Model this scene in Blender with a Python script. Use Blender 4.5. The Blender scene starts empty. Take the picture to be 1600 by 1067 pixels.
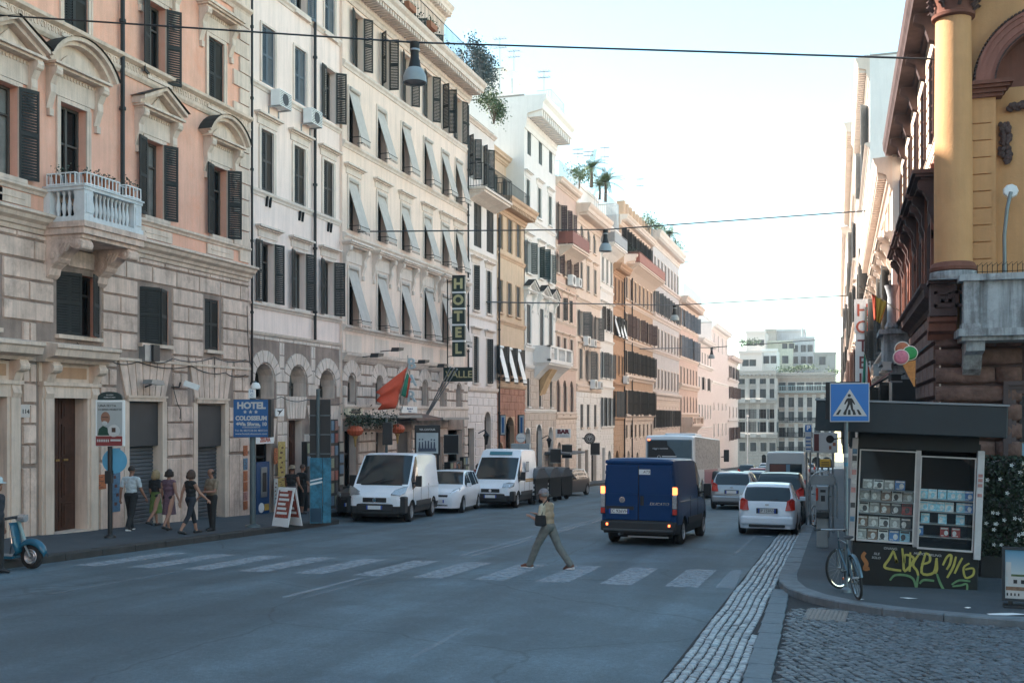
import bpy, bmesh, math, random
from mathutils import Vector, Matrix
random.seed(7)
R = math.radians
C = bpy.context.scene.collection
# ---------------------------------------------------------------- camera, sky, sun, exposure
AN = math.atan(510/1600); CA, SA = math.cos(AN), math.sin(AN)
CAMZ = 2.3; SLOPE = .0381
cd = bpy.data.cameras.new('camera'); cam = bpy.data.objects.new('camera', cd); C.objects.link(cam)
cam.location = (0, 0, CAMZ); cam.rotation_euler = (R(90), 0, AN)
cd.sensor_width = 36; cd.lens = 36; cd.shift_y = .0728; cd.clip_end = 2000; cd.clip_start = .1
bpy.context.scene.camera = cam
SUN_EL = R(40); SUN_DIR = Vector((-1, .05, 0)).normalized()
w = bpy.data.worlds.new('World'); bpy.context.scene.world = w; w.use_nodes = True
nt = w.node_tree; bgn = nt.nodes['Background']
sky = nt.nodes.new('ShaderNodeTexSky'); sky.sky_type = 'NISHITA'; sky.sun_disc = False
sky.sun_elevation = SUN_EL; sky.sun_rotation = math.atan2(SUN_DIR.x, SUN_DIR.y)
sky.dust_density = .05; sky.ozone_density = 2; sky.air_density = 1.0
tint = nt.nodes.new('ShaderNodeVectorMath'); tint.operation = 'MULTIPLY'; tint.inputs[1].default_value = (.93, .97, .765)   # white balance of the sky light
nt.links.new(sky.outputs[0], tint.inputs[0]); nt.links.new(tint.outputs[0], bgn.inputs[0]); bgn.inputs[1].default_value = .125
sl = bpy.data.lights.new('sun', 'SUN'); sl.energy = 4.6; sl.angle = R(.53); sl.color = (1, .93, .84)
so = bpy.data.objects.new('sun', sl); C.objects.link(so)
sd = Vector((SUN_DIR.x*math.cos(SUN_EL), SUN_DIR.y*math.cos(SUN_EL), math.sin(SUN_EL)))
so.rotation_euler = sd.to_track_quat('Z', 'Y').to_euler()
vs = bpy.context.scene.view_settings; vs.view_transform = 'Standard'; vs.look = 'None'; vs.gamma = 1; vs.exposure = 2.2

# ---------------------------------------------------------------- pixel <-> world (photo pixels, 1600x1067)
def ray(x, y):
    dx = x-800; return (dx*CA-1600*SA, dx*SA+1600*CA, 650-y)
def gz(Y): return -SLOPE*Y
def G(x, y, up=0):
    r = ray(x, y); t = (-CAMZ+up)/(r[2]+SLOPE*r[1]); return Vector((r[0]*t, r[1]*t, CAMZ+r[2]*t))
def PX(x, y, X):
    r = ray(x, y); t = X/r[0]; return Vector((X, r[1]*t, r[2]*t+CAMZ))
def PY(x, y, Y):
    r = ray(x, y); t = Y/r[1]; return Vector((r[0]*t, Y, r[2]*t+CAMZ))

# ---------------------------------------------------------------- materials
MATS = {}
def mat(name, col, rough=.7, metal=0, noise=.12, scale=3, bump=0, bscale=40, streak=0, spec=.5, emit=0, alpha=1, coat=0, trans=0, stain=None, road=0):
    if name in MATS: return MATS[name]
    m = bpy.data.materials.new(name); m.use_nodes = True; t = m.node_tree; n = t.nodes; L = t.links
    b = n['Principled BSDF']; b.inputs['Roughness'].default_value = rough; b.inputs['Metallic'].default_value = metal
    b.inputs['Specular IOR Level'].default_value = spec
    if coat: b.inputs['Coat Weight'].default_value = coat; b.inputs['Coat Roughness'].default_value = .06
    if trans: b.inputs['Transmission Weight'].default_value = trans; b.inputs['IOR'].default_value = 1.45
    if alpha < 1: b.inputs['Alpha'].default_value = alpha
    c = tuple(col)+(1,)
    b.inputs['Base Color'].default_value = c
    if emit: b.inputs['Emission Color'].default_value = c; b.inputs['Emission Strength'].default_value = emit
    tc = n.new('ShaderNodeTexCoord'); src = tc.outputs['Object']
    geo = n.new('ShaderNodeNewGeometry')
    if noise or streak or stain:
        nz = n.new('ShaderNodeTexNoise'); nz.inputs['Scale'].default_value = scale; nz.inputs['Detail'].default_value = 6; nz.inputs['Roughness'].default_value = .65
        L.new(geo.outputs['Position'], nz.inputs['Vector'])
        mr = n.new('ShaderNodeMapRange'); mr.inputs[1].default_value = .3; mr.inputs[2].default_value = .7
        mr.inputs[3].default_value = 1-noise; mr.inputs[4].default_value = 1+noise*.6
        L.new(nz.outputs[0], mr.inputs[0])
        fac = mr.outputs[0]
        if streak:
            mp = n.new('ShaderNodeMapping'); mp.inputs['Scale'].default_value = (3.2, 3.2, .22); L.new(geo.outputs['Position'], mp.inputs[0])
            n2 = n.new('ShaderNodeTexNoise'); n2.inputs['Scale'].default_value = 1.6; n2.inputs['Detail'].default_value = 5; n2.inputs['Roughness'].default_value = .7
            L.new(mp.outputs[0], n2.inputs['Vector'])
            m2 = n.new('ShaderNodeMapRange'); m2.inputs[1].default_value = .42; m2.inputs[2].default_value = .72; m2.inputs[3].default_value = 1; m2.inputs[4].default_value = 1-streak
            L.new(n2.outputs[0], m2.inputs[0])
            mu = n.new('ShaderNodeMath'); mu.operation = 'MULTIPLY'; L.new(fac, mu.inputs[0]); L.new(m2.outputs[0], mu.inputs[1]); fac = mu.outputs[0]
        if road:   # wheel polished streaks along the street, patches and coarse grain
            for sc_, vec, lo_, hi_, k_ in ((1.0, (1.3,.07,1), .38, .66, .34), (.35, (1,1,1), .47, .53, .18), (90, (1,1,1), .35, .65, .5), (18, (1,1,1), .4, .7, .22)):
                mp = n.new('ShaderNodeMapping'); mp.inputs['Scale'].default_value = vec; L.new(geo.outputs['Position'], mp.inputs[0])
                n2 = n.new('ShaderNodeTexNoise'); n2.inputs['Scale'].default_value = sc_; n2.inputs['Detail'].default_value = 5; L.new(mp.outputs[0], n2.inputs['Vector'])
                m2 = n.new('ShaderNodeMapRange'); m2.inputs[1].default_value = lo_; m2.inputs[2].default_value = hi_; m2.inputs[3].default_value = 1-k_*.6; m2.inputs[4].default_value = 1+k_*.6; L.new(n2.outputs[0], m2.inputs[0])
                mu = n.new('ShaderNodeMath'); mu.operation = 'MULTIPLY'; L.new(fac, mu.inputs[0]); L.new(m2.outputs[0], mu.inputs[1]); fac = mu.outputs[0]
            vo = n.new('ShaderNodeTexVoronoi'); vo.feature = 'DISTANCE_TO_EDGE'; vo.inputs['Scale'].default_value = .33; nq = n.new('ShaderNodeTexNoise'); nq.inputs['Scale'].default_value = 1.1; nq.inputs['Detail'].default_value = 6; ad = n.new('ShaderNodeMixRGB'); ad.inputs[0].default_value = .35; L.new(geo.outputs['Position'], nq.inputs['Vector']); L.new(geo.outputs['Position'], ad.inputs[1]); L.new(nq.outputs['Color'], ad.inputs[2]); L.new(ad.outputs[0], vo.inputs['Vector'])
            m2 = n.new('ShaderNodeMapRange'); m2.inputs[1].default_value = .0; m2.inputs[2].default_value = .006; m2.inputs[3].default_value = .62; m2.inputs[4].default_value = 1; L.new(vo.outputs['Distance'], m2.inputs[0])
            mu = n.new('ShaderNodeMath'); mu.operation = 'MULTIPLY'; L.new(fac, mu.inputs[0]); L.new(m2.outputs[0], mu.inputs[1]); fac = mu.outputs[0]
        mx = n.new('ShaderNodeVectorMath'); mx.operation = 'SCALE'; mx.inputs[0].default_value = col; L.new(fac, mx.inputs['Scale'])
        out = mx.outputs[0]
        if stain:
            n3 = n.new('ShaderNodeTexNoise'); n3.inputs['Scale'].default_value = .9; n3.inputs['Detail'].default_value = 8; n3.inputs['Roughness'].default_value = .75
            L.new(geo.outputs['Position'], n3.inputs['Vector'])
            m3 = n.new('ShaderNodeMapRange'); m3.inputs[1].default_value = .5; m3.inputs[2].default_value = .68; m3.inputs[3].default_value = 0; m3.inputs[4].default_value = stain[1]
            L.new(n3.outputs[0], m3.inputs[0])
            mix = n.new('ShaderNodeMix'); mix.data_type = 'RGBA'; L.new(m3.outputs[0], mix.inputs[0]); L.new(out, mix.inputs[6]); mix.inputs[7].default_value = tuple(stain[0])+(1,)
            out = mix.outputs[2]
        L.new(out, b.inputs['Base Color'])
    if bump:
        nb = n.new('ShaderNodeTexNoise'); nb.inputs['Scale'].default_value = bscale; nb.inputs['Detail'].default_value = 4
        L.new(geo.outputs['Position'], nb.inputs['Vector'])
        bp = n.new('ShaderNodeBump'); bp.inputs['Strength'].default_value = bump; bp.inputs['Distance'].default_value = .02
        L.new(nb.outputs[0], bp.inputs['Height']); L.new(bp.outputs[0], b.inputs['Normal'])
    m.diffuse_color = c; MATS[name] = m; return m

def plaster(name, col, streak=.14, noise=.1, stain=None): return mat(name, col, .9, noise=noise, scale=1.4, bump=.25, bscale=25, streak=streak, stain=stain, spec=.2)
M_dark = mat('dark_void', (.008, .009, .01), .9, noise=0)
M_glass = mat('window_glass', (.01, .012, .013), .08, noise=0, spec=.3)
M_glass2 = mat('window_glass_curtain', (.22, .22, .21), .25, noise=.3, scale=4, spec=.5)
M_iron = mat('black_iron', (.02, .022, .024), .5, metal=.4, noise=.1)
M_steel = mat('galvanised_steel', (.33, .36, .38), .42, metal=.8, noise=.12)
M_white = mat('white_paint', (.75, .76, .76), .45, noise=.05)
M_black = mat('black_plastic', (.018, .019, .021), .5, noise=.1)
M_rubber = mat('tyre_rubber', (.02, .02, .021), .85, noise=.15)
M_rim = mat('wheel_rim', (.42, .43, .45), .35, metal=.7, noise=.05)
M_wood = mat('dark_stained_wood', (.075, .03, .018), .55, noise=.35, scale=5, streak=.4)
M_sh_dk = mat('shutter_dark_green_grey', (.022, .022, .02), .75, noise=.25, scale=2)
M_sh_gr = mat('shutter_grey', (.065, .068, .068), .6, noise=.2, scale=2)
M_sh_bl = mat('shutter_blue_grey', (.085, .11, .135), .6, noise=.2, scale=2)
M_sh_tq = mat('shutter_teal_green', (.03, .048, .045), .6, noise=.2, scale=2)
M_sh_br = mat('shutter_brown', (.05, .026, .022), .6, noise=.2, scale=2)
M_sh_mid = mat('shutter_warm_grey', (.033, .03, .027), .6, noise=.2, scale=2)
M_canvas = mat('awning_canvas', (.50, .455, .42), .9, noise=.12, streak=.1)
M_terra = mat('terracotta', (.32, .13, .07), .85, noise=.2)
M_leaf = mat('leaf_green', (.075, .12, .05), .6, noise=.45, scale=14)
M_leafb = mat('leaf_blue_green', (.06, .09, .095), .6, noise=.4, scale=14)
M_leafd = mat('leaf_dark', (.03, .05, .028), .6, noise=.4, scale=14)
M_bark = mat('bark', (.10, .075, .055), .9, noise=.3)
M_skin = mat('skin', (.36, .20, .14), .6, noise=.08)
M_skint = mat('skin_tanned', (.27, .13, .085), .6, noise=.08)
M_plate = mat('plate_white', (.7, .72, .72), .4, noise=0)
M_red = mat('red_lens', (.5, .03, .02), .25, noise=0)
M_redlit = mat('red_lens_lit', (.95, .16, .05), .25, noise=0, emit=1.3)
M_lens = mat('clear_lens', (.5, .52, .54), .12, metal=.5, noise=.3, scale=30)
M_chrome = mat('chrome', (.65, .67, .68), .15, metal=1, noise=0)

# ---------------------------------------------------------------- mesh builder
class MB:
    def __init__(s): s.v = []; s.f = []; s.m = []; s.mats = []; s.k = 0
    def use(s, m):
        if m not in s.mats: s.mats.append(m)
        s.k = s.mats.index(m); return s
    def quad(s, *p):
        i = len(s.v); s.v += [tuple(q) for q in p]; s.f.append(tuple(range(i, i+len(p)))); s.m.append(s.k); return s
    def add(s, vs, fs):
        i = len(s.v); s.v += [tuple(q) for q in vs]
        for f in fs: s.f.append(tuple(i+k for k in f)); s.m.append(s.k)
        return s
    def box(s, x0, x1, y0, y1, z0, z1, M=None, skip=''):
        if x0 > x1: x0, x1 = x1, x0
        if y0 > y1: y0, y1 = y1, y0
        if z0 > z1: z0, z1 = z1, z0
        p = [(x0,y0,z0),(x1,y0,z0),(x1,y1,z0),(x0,y1,z0),(x0,y0,z1),(x1,y0,z1),(x1,y1,z1),(x0,y1,z1)]
        if M: p = [M @ Vector(q) for q in p]
        F = {'b':(0,3,2,1),'t':(4,5,6,7),'f':(0,1,5,4),'r':(1,2,6,5),'k':(2,3,7,6),'l':(3,0,4,7)}
        return s.add(p, [F[k] for k in F if k not in skip])
    def prism(s, poly, h0, h1, ax='z'):
        n = len(poly)
        def P(a, b, h): return {'z':(a,b,h),'y':(a,h,b),'x':(h,a,b)}[ax]
        vs = [P(a,b,h0) for a,b in poly]+[P(a,b,h1) for a,b in poly]
        return s.add(vs, [tuple(range(n-1,-1,-1)), tuple(range(n,2*n))]+[(i,(i+1)%n,n+(i+1)%n,n+i) for i in range(n)])
    def tube(s, pts, r, n=8, cap=True, sq=1):
        pts = [Vector(p) for p in pts]; rs = r if isinstance(r, (list, tuple)) else [r]*len(pts)
        i0 = len(s.v); N = len(pts); up = None
        for i, p in enumerate(pts):
            d = (pts[min(i+1,N-1)]-pts[max(i-1,0)])
            d = d.normalized() if d.length > 1e-9 else Vector((0,0,1))
            if up is None: up = Vector((0,0,1)) if abs(d.z) < .9 else Vector((1,0,0))
            a = d.cross(up)
            if a.length < 1e-4: a = d.cross(Vector((0,1,0)))
            a.normalize(); b = a.cross(d); up = b
            for k in range(n):
                t = 2*math.pi*k/n; q = p+a*math.cos(t)*rs[i]+b*math.sin(t)*rs[i]*sq; s.v.append(tuple(q))
        for i in range(N-1):
            for k in range(n):
                s.f.append((i0+i*n+k, i0+i*n+(k+1)%n, i0+(i+1)*n+(k+1)%n, i0+(i+1)*n+k)); s.m.append(s.k)
        if cap:
            s.f.append(tuple(i0+k for k in range(n-1,-1,-1))); s.m.append(s.k)
            s.f.append(tuple(i0+(N-1)*n+k for k in range(n))); s.m.append(s.k)
        return s
    def lathe(s, prof, c=(0,0,0), n=20, ax='z', a0=0, a1=2*math.pi, M=None):
        full = abs(a1-a0-2*math.pi) < 1e-6; m = n if full else n+1
        i0 = len(s.v)
        for r, h in prof:
            for k in range(m):
                t = a0+(a1-a0)*k/n; x, y = r*math.cos(t), r*math.sin(t)
                q = {'z':(x,y,h),'y':(x,h,y),'x':(h,x,y)}[ax]
                q = Vector(q)
                if M: q = M @ q
                s.v.append((q[0]+c[0], q[1]+c[1], q[2]+c[2]))
        for i in range(len(prof)-1):
            for k in range(n if full else n):
                k2 = (k+1) % m
                s.f.append((i0+i*m+k, i0+i*m+k2, i0+(i+1)*m+k2, i0+(i+1)*m+k)); s.m.append(s.k)
        return s
    def sphere(s, c, r, n=10, sc=(1,1,1)):
        pr = [(max(1e-4, math.sin(math.pi*i/n)), -math.cos(math.pi*i/n)) for i in range(n+1)]
        M = Matrix.Diagonal((r*sc[0], r*sc[1], r*sc[2], 1)); return s.lathe(pr, c, n+4, M=M)
    def xf(s, M, i0=0):
        s.v = s.v[:i0]+[tuple(M @ Vector(q)) for q in s.v[i0:]]; return s
    def mesh(s, name, m=None, smooth=None, merge=False):
        me = bpy.data.meshes.new(name); me.from_pydata(s.v, [], s.f)
        ms = [m] if m else s.mats
        for q in ms: me.materials.append(q)
        if not m and len(ms) > 1: me.polygons.foreach_set('material_index', s.m)
        bm = bmesh.new(); bm.from_mesh(me)
        if merge: bmesh.ops.remove_doubles(bm, verts=bm.verts, dist=1e-4)
        bmesh.ops.recalc_face_normals(bm, faces=bm.faces); bm.to_mesh(me); bm.free()
        if smooth:
            me.polygons.foreach_set('use_smooth', [True]*len(me.polygons)); me.set_sharp_from_angle(angle=R(smooth))
        return me
    def obj(s, name, m=None, parent=None, loc=(0,0,0), rot=(0,0,0), smooth=None, merge=False):
        return place(s.mesh(name, m, smooth, merge), name, parent, loc, rot)
def place(me, name, parent=None, loc=(0,0,0), rot=(0,0,0)):
    o = bpy.data.objects.new(name, me); C.objects.link(o); o.location = loc; o.rotation_euler = rot
    if parent: o.parent = parent
    return o
def tag(o, label, cat, group=None, kind=None):
    if label: o['label'] = label
    if cat: o['category'] = cat
    if group: o['group'] = group
    if kind: o['kind'] = kind
    return o
def empty(name, loc, rz=0, label=None, cat=None, group=None):
    o = bpy.data.objects.new(name, None); C.objects.link(o); o.location = loc
    o.rotation_euler = (0, 0, rz) if not isinstance(rz, tuple) else rz; o.empty_display_size = .3
    return tag(o, label, cat, group)
def struct(o): o['kind'] = 'structure'; return o
def textmesh(s, size, m, depth=.004, bold=.0, shear=0, sx=1, align='CENTER'):
    cu = bpy.data.curves.new('lettering', 'FONT'); cu.body = s; cu.size = size; cu.extrude = depth; cu.offset = bold; cu.shear = shear
    cu.align_x = align; cu.align_y = 'CENTER'; cu.resolution_u = 3
    o = bpy.data.objects.new('lettering', cu); C.objects.link(o); bpy.context.view_layer.update()
    me = bpy.data.meshes.new_from_object(o.evaluated_get(bpy.context.evaluated_depsgraph_get()))
    bpy.data.objects.remove(o); me.materials.clear(); me.materials.append(m)
    if sx != 1:
        for v in me.vertices: v.co.x *= sx
    return me
def text(s, size, m, parent, loc, rot=(R(90),0,0), name='lettering', **k):
    return place(textmesh(s, size, m, **k), name, parent, loc, rot)
def leaves(n, inside, size, rnd, mb=None):
    mb = mb or MB()
    for i in range(n):
        p = Vector(inside()); a = Vector((rnd.uniform(-1,1), rnd.uniform(-1,1), rnd.uniform(-1,1))).normalized()
        b = a.cross(Vector((rnd.uniform(-1,1), rnd.uniform(-1,1), rnd.uniform(-1,1)))).normalized(); s = size*rnd.uniform(.6,1.3)
        mb.quad(p-a*s*.5, p+b*s*.35, p+a*s*.5, p-b*s*.35)
    return mb
# ---------------------------------------------------------------- air
hz_ = MB().box(-412, 412, -152, 612, -26, 48).obj('haze', None)
hz_['kind'] = 'stuff'; hm = bpy.data.materials.new('haze_air'); hm.use_nodes = True; t = hm.node_tree; t.nodes.clear(); o_ = t.nodes.new('ShaderNodeOutputMaterial'); pv_ = t.nodes.new('ShaderNodeVolumePrincipled'); pv_.inputs['Color'].default_value = (.93,.96,1,1); pv_.inputs['Density'].default_value = .0004; pv_.inputs['Anisotropy'].default_value = .2; t.links.new(pv_.outputs[0], o_.inputs['Volume']); hz_.data.materials.clear(); hz_.data.materials.append(hm)
# ---------------------------------------------------------------- ground
M_asph = mat('asphalt', (.080, .124, .152), .72, noise=.22, scale=.8, bump=.5, bscale=120, stain=((.05,.078,.105), .5), spec=.6, road=1)
M_pave = mat('pavement_asphalt', (.056,.07,.083), .85, noise=.25, scale=1.2, bump=.4, bscale=90, stain=((.07,.07,.07), .4))
M_kerb = mat('travertine_kerb', (.16,.185,.205), .8, noise=.3, scale=3, bump=.5, bscale=50, streak=.2)
M_kerbd = mat('dark_basalt_kerb', (.04,.04,.04), .8, noise=.35, scale=3, bump=.5, bscale=50)
M_cob = mat('basalt_cobble', (.10,.122,.14), .5, noise=.75, scale=8, bump=.6, bscale=60, spec=.7)
M_joint = mat('cobble_joint_sand', (.028, .03, .033), .95, noise=.4, scale=6, bump=.6, bscale=40)
def sheet(name, poly, up, m, thick=0):
    mb = MB(); n = len(poly)
    top = [(x, y, gz(y)+up) for x, y in poly]
    if thick:
        mb.add(top+[(x, y, z-thick) for x, y, z in top], [tuple(range(n))]+[(i,(i+1)%n,n+(i+1)%n,n+i) for i in range(n)])
    else: mb.quad(*top)
    return mb.obj(name, m)
mb = MB()
ys = [-140, 0, 60, 230, 600]
mb.add([(x, y, gz(y)-.3) for y in ys for x in (-400, 400)], [(2*i, 2*i+1, 2*i+3, 2*i+2) for i in range(4)])
struct(mb.obj('ground', M_joint))
mb = MB(); xs = [-17.05+i*(18.6)/16 for i in range(17)]; yy = [-40+i*6 for i in range(46)]
mb.add([(x, y, gz(y)) for y in yy for x in xs], [(j*17+i, j*17+i+1, (j+1)*17+i+1, (j+1)*17+i) for j in range(45) for i in range(16)])
struct(mb.obj('road', M_asph))
struct(sheet('road', [(-60, 232), (60, 232), (60, 250), (-60, 250)], .004, M_asph))
struct(sheet('pavement', [(-19.2, -40), (-15.35, -40), (-15.35, 29.3), (-17.2, 31.2), (-17.2, 232), (-19.2, 232)], .15, M_pave, .4))
def kerb(path, w, up, m, name='kerb'):
    mb = MB(); rnd = random.Random(3)
    for (x0,y0),(x1,y1) in zip(path[:-1], path[1:]):
        L = math.hypot(x1-x0, y1-y0); n = max(1, round(L/1.1)); dx, dy = (x1-x0)/L, (y1-y0)/L; nx, ny = dy, -dx
        for i in range(n):
            a, b = L*i/n+.008, L*(i+1)/n-.008; h = up+rnd.uniform(-.004,.004)
            P = lambda s, o: (x0+dx*s+nx*o, y0+dy*s+ny*o)
            q = [P(a,0),P(b,0),P(b,w),P(a,w)]; c = .018
            q2 = [P(a+.006,c*(1 if w>0 else -1)),P(b-.006,c*(1 if w>0 else -1)),P(b-.006,w),P(a+.006,w)]
            vs = [(x,y,gz(y)-.2) for x,y in q]+[(x,y,gz(y)+h-c) for x,y in q]+[(x,y,gz(y)+h) for x,y in q2]
            F = []
            for k in range(4):
                F.append((k,(k+1)%4,4+(k+1)%4,4+k)); F.append((4+k,4+(k+1)%4,8+(k+1)%4,8+k))
            mb.add(vs, F+[(8,9,10,11)])
    return struct(mb.obj(name, m))
kerb([(-15.05,-20),(-15.05,29.2),(-16.9,31),(-16.9,232)], -.3, .15, M_kerbd)
KP = [(-1.05,232),(-1.05,19.6),(-1.0,18.6),(-.82,17.6),(-.47,16.8),(0,16.2),(.6,15.75),(1.4,15.45),(2.6,15.25),(6,15.2),(14,15.2)]
kerb(KP, -.32, .13, M_kerb)
off = [(x+.31, y+.0) for x, y in KP[:2]]+[(-.7,18.65),(-.55,17.75),(-.24,17.05),(.15,16.5),(.68,16.06),(1.45,15.77),(2.6,15.56),(6,15.51),(14,15.51)]
struct(sheet('pavement', off+[(14,21.2),(1.4,21.2),(1.4,232)], .126, M_pave, .35))
# cobbles: real stones
M_sett = mat('sky_sheen_sett', (.30,.345,.375), .42, noise=.45, scale=11, bump=.6, bscale=60, spec=.7)  # pale base colour holds the sky reflected off the polished stones
def cobbles(name, inside, x0, x1, y0, y1, sx, sy, ang=0, seed=1, wob=.012, up=.02, m=None):
    rnd = random.Random(seed); mb = MB(); c, s_ = math.cos(ang), math.sin(ang)
    nx, ny = int((x1-x0)/sx), int((y1-y0)/sy); rows = [rnd.uniform(-.5,.5)*sy*.4 for _ in range(nx+1)]
    cx, cy = (x0+x1)/2, (y0+y1)/2
    for i in range(nx):
        y = y0+rnd.uniform(0, sy)
        while y < y1:
            L = sy*rnd.uniform(.75, 1.3); a0, a1 = x0+i*sx, x0+(i+1)*sx; mx, my = (a0+a1)/2-cx, y+L/2-cy
            wv = math.sin((y)*1.7+i*.25)*wob*2
            X, Y = cx+mx*c-my*s_+wv, cy+mx*s_+my*c
            if inside(X, Y):
                hw, hl = sx/2-.005-rnd.uniform(0,.006), L/2-.010-rnd.uniform(0,.006)
                h = up+rnd.uniform(-.006,.007); tx, ty = rnd.uniform(-.006,.006), rnd.uniform(-.006,.006); ra = rnd.uniform(-.06,.06)
                cc, ss = math.cos(ang+ra), math.sin(ang+ra); vs = []
                for k, (f, z) in enumerate(((1,-.03),(1,-.006),(.78,.006))):
                    for (u, v) in ((-1,-1),(1,-1),(1,1),(-1,1)):
                        px, py = u*(hw*f if f==1 else hw-.014), v*(hl*f if f==1 else hl-.014)
                        xx, yy_ = X+px*cc-py*ss, Y+px*ss+py*cc
                        vs.append((xx, yy_, gz(yy_)+h+z+u*tx+v*ty))
                F = [(j*4+k, j*4+(k+1)%4, (j+1)*4+(k+1)%4, (j+1)*4+k) for j in range(2) for k in range(4)]+[(8,9,10,11)]
                mb.add(vs, F)
            y += L
    return mb.obj(name, m or M_cob, smooth=50)
def xl(y): return -1.68
def bx(y): return -.93-.019*(y-10.6)
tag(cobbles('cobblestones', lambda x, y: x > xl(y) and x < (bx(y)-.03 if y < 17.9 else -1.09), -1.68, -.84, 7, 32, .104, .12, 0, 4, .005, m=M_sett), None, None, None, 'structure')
def corner_in(x, y):   # road side of the corner kerb
    for (xa,ya),(xb,yb) in zip(KP[1:-1], KP[2:]):
        if xa <= x <= xb: return y < ya+(yb-ya)*(x-xa)/(xb-xa)-.04
    return False
tag(cobbles('cobblestones', lambda x, y: x > bx(y)+.34 and (x < -.47 and y < 16.6 or corner_in(x, y)) and not (-.47 < x < .12 and 14.95 < y < 15.85), -.7, 9, 5, 17.4, .115, .11, R(24), 5, .005), None, None, None, 'structure')
struct(sheet('cobble_bed', [(-1.71,6),(9,6),(9,15.2),(1.4,15.45),(-.47,16.8),(-1.05,19.6),(-1.05,32),(-1.71,32)], .006, M_joint))
# flush granite band continuing the kerb line
mb = MB(); y = 7.0; rnd = random.Random(9)
while y < 18.0:
    L = rnd.uniform(.75, 1.15); y1 = min(y+L, 18.1)
    x0, x1 = bx(y+L/2), bx(y+L/2)+.28
    vs = []
    for z, c in ((-.05, 0), (.028, 0), (.036, .012)):
        vs += [(x0+c, y+c, gz(y)+z), (x1-c, y+c, gz(y)+z), (x1-c, y1-.014-c, gz(y1)+z), (x0+c, y1-.014-c, gz(y1)+z)]
    mb.add(vs, [(j*4+k, j*4+(k+1)%4, (j+1)*4+(k+1)%4, (j+1)*4+k) for j in range(2) for k in range(4)]+[(8,9,10,11)])
    y = y1
struct(mb.obj('granite_kerb_band', mat('granite_band', (.13,.165,.19), .75, noise=.2, scale=9, bump=.5, bscale=80)))
# drain grate
g = empty('drain_grate', (-.17, 15.4, gz(15.4)+.02), R(-4), 'rusty grey perforated metal drain cover let into the cobbles at the corner kerb', 'drain cover')
mb = MB(); mb.box(-.29,.29,-.42,.42,-.03,.012); mb.obj('cover_plate', mat('rusty_steel', (.19,.175,.165), .7, metal=.3, noise=.3, scale=12), g)
mb = MB()
for i in range(14):
    for j in range(9): mb.box(-.25+j*.06,-.22+j*.06,-.38+i*.056,-.36+i*.056,.012,.02)
mb.obj('raised_studs', mat('worn_steel', (.3,.29,.28), .6, metal=.3), g)
# painted markings: worn zebra and lane lines
def paint_mat(name, a):
    m = mat(name, (.44, .50, .56), .7, noise=.1, scale=4)
    t = m.node_tree; n = t.nodes; b = n['Principled BSDF']
    geo = n.new('ShaderNodeNewGeometry'); nz = n.new('ShaderNodeTexNoise'); nz.inputs['Scale'].default_value = 7; nz.inputs['Detail'].default_value = 8; nz.inputs['Roughness'].default_value = .8
    mr = n.new('ShaderNodeMapRange'); mr.inputs[1].default_value = .42; mr.inputs[2].default_value = .75; mr.inputs[3].default_value = a; mr.inputs[4].default_value = a*.3
    t.links.new(geo.outputs['Position'], nz.inputs['Vector']); t.links.new(nz.outputs[0], mr.inputs[0]); t.links.new(mr.outputs[0], b.inputs['Alpha'])
    return m
P1, P2, P3 = paint_mat('worn_paint', .38), paint_mat('very_worn_paint', .17), paint_mat('zebra_paint', .5)
def pxpoly(pts, up): return [(G(x,y).x, G(x,y).y) for x, y in pts]
zb = []
i = 0; x = -2.9
while x > -14.6:      # stripes run along the street
    zb.append((x, x+.57)); x -= 1.14
for i, (a, b) in enumerate(zb):
    yn = 17.9-.12*(-2.9-a); yf = yn+2.9
    struct(sheet('crosswalk_stripe', [(a, yn), (b, yn+.05), (b, yf+.05), (a, yf)], .006, P3))
struct(sheet('crosswalk_stripe', [(-2.05,18.1),(-1.72,18.1),(-1.84,21),(-2.05,21)], .006, P1))
def line(x0, y0, x1, y1, w, m): struct(sheet('lane_marking', [(x0, y0), (x0+w, y0), (x1+w, y1), (x1, y1)], .005, m))
line(-8.35, 14.2, -8.35, 17.0, .12, P1); line(-8.35+.3, 14.2, -8.05, 17.2, .12, P2)
line(-8.1, 21.5, -8.3, 40, .11, P1); line(-7.85, 21.5, -8.02, 40, .11, P1)
line(-11.9, 13.2, -11.9, 16.5, .11, P2); line(-4.6, 10.6, -4.7, 12.6, .1, P2)
line(-2.35, 24.5, -2.35, 33, .1, P2); line(-4.35, 33, -4.4, 37, .1, P2); line(-12.6, 21.4, -12.6, 45, .1, P2)
# litter on the pavement and gutter
for k, (x, y, s, r, lab) in enumerate(((1418,935,.13,.1,'thin white strip of paper on the pavement below the graffiti'), (1511,950,.07,.5,'tiny scrap of paper on the pavement left of the billboard'), (1570,960,.26,.3,'flat white paper lying on the pavement before the billboard'), (1200,838,.16,.2,'pale litter in the gutter cobbles by the kerb'),(1345,937,.06,.2,'small white scrap by the bicycle front wheel'))):
    p = G(x, y, .13 if x > 1300 else .02); rnd = random.Random(k); mb = MB()
    pts = [(s*(.6+.5*rnd.random())*math.cos(t*math.pi/4)*1.2, s*.35*(.6+.5*rnd.random())*math.sin(t*math.pi/4), .006+.012*rnd.random()) for t in range(8)]
    mb.add([(0,0,.02)]+pts, [(0, 1+i, 1+(i+1)%8) for i in range(8)])
    tag(mb.obj('paper_scrap', M_white, None, p, (0,0,r)), lab, 'litter')
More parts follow.
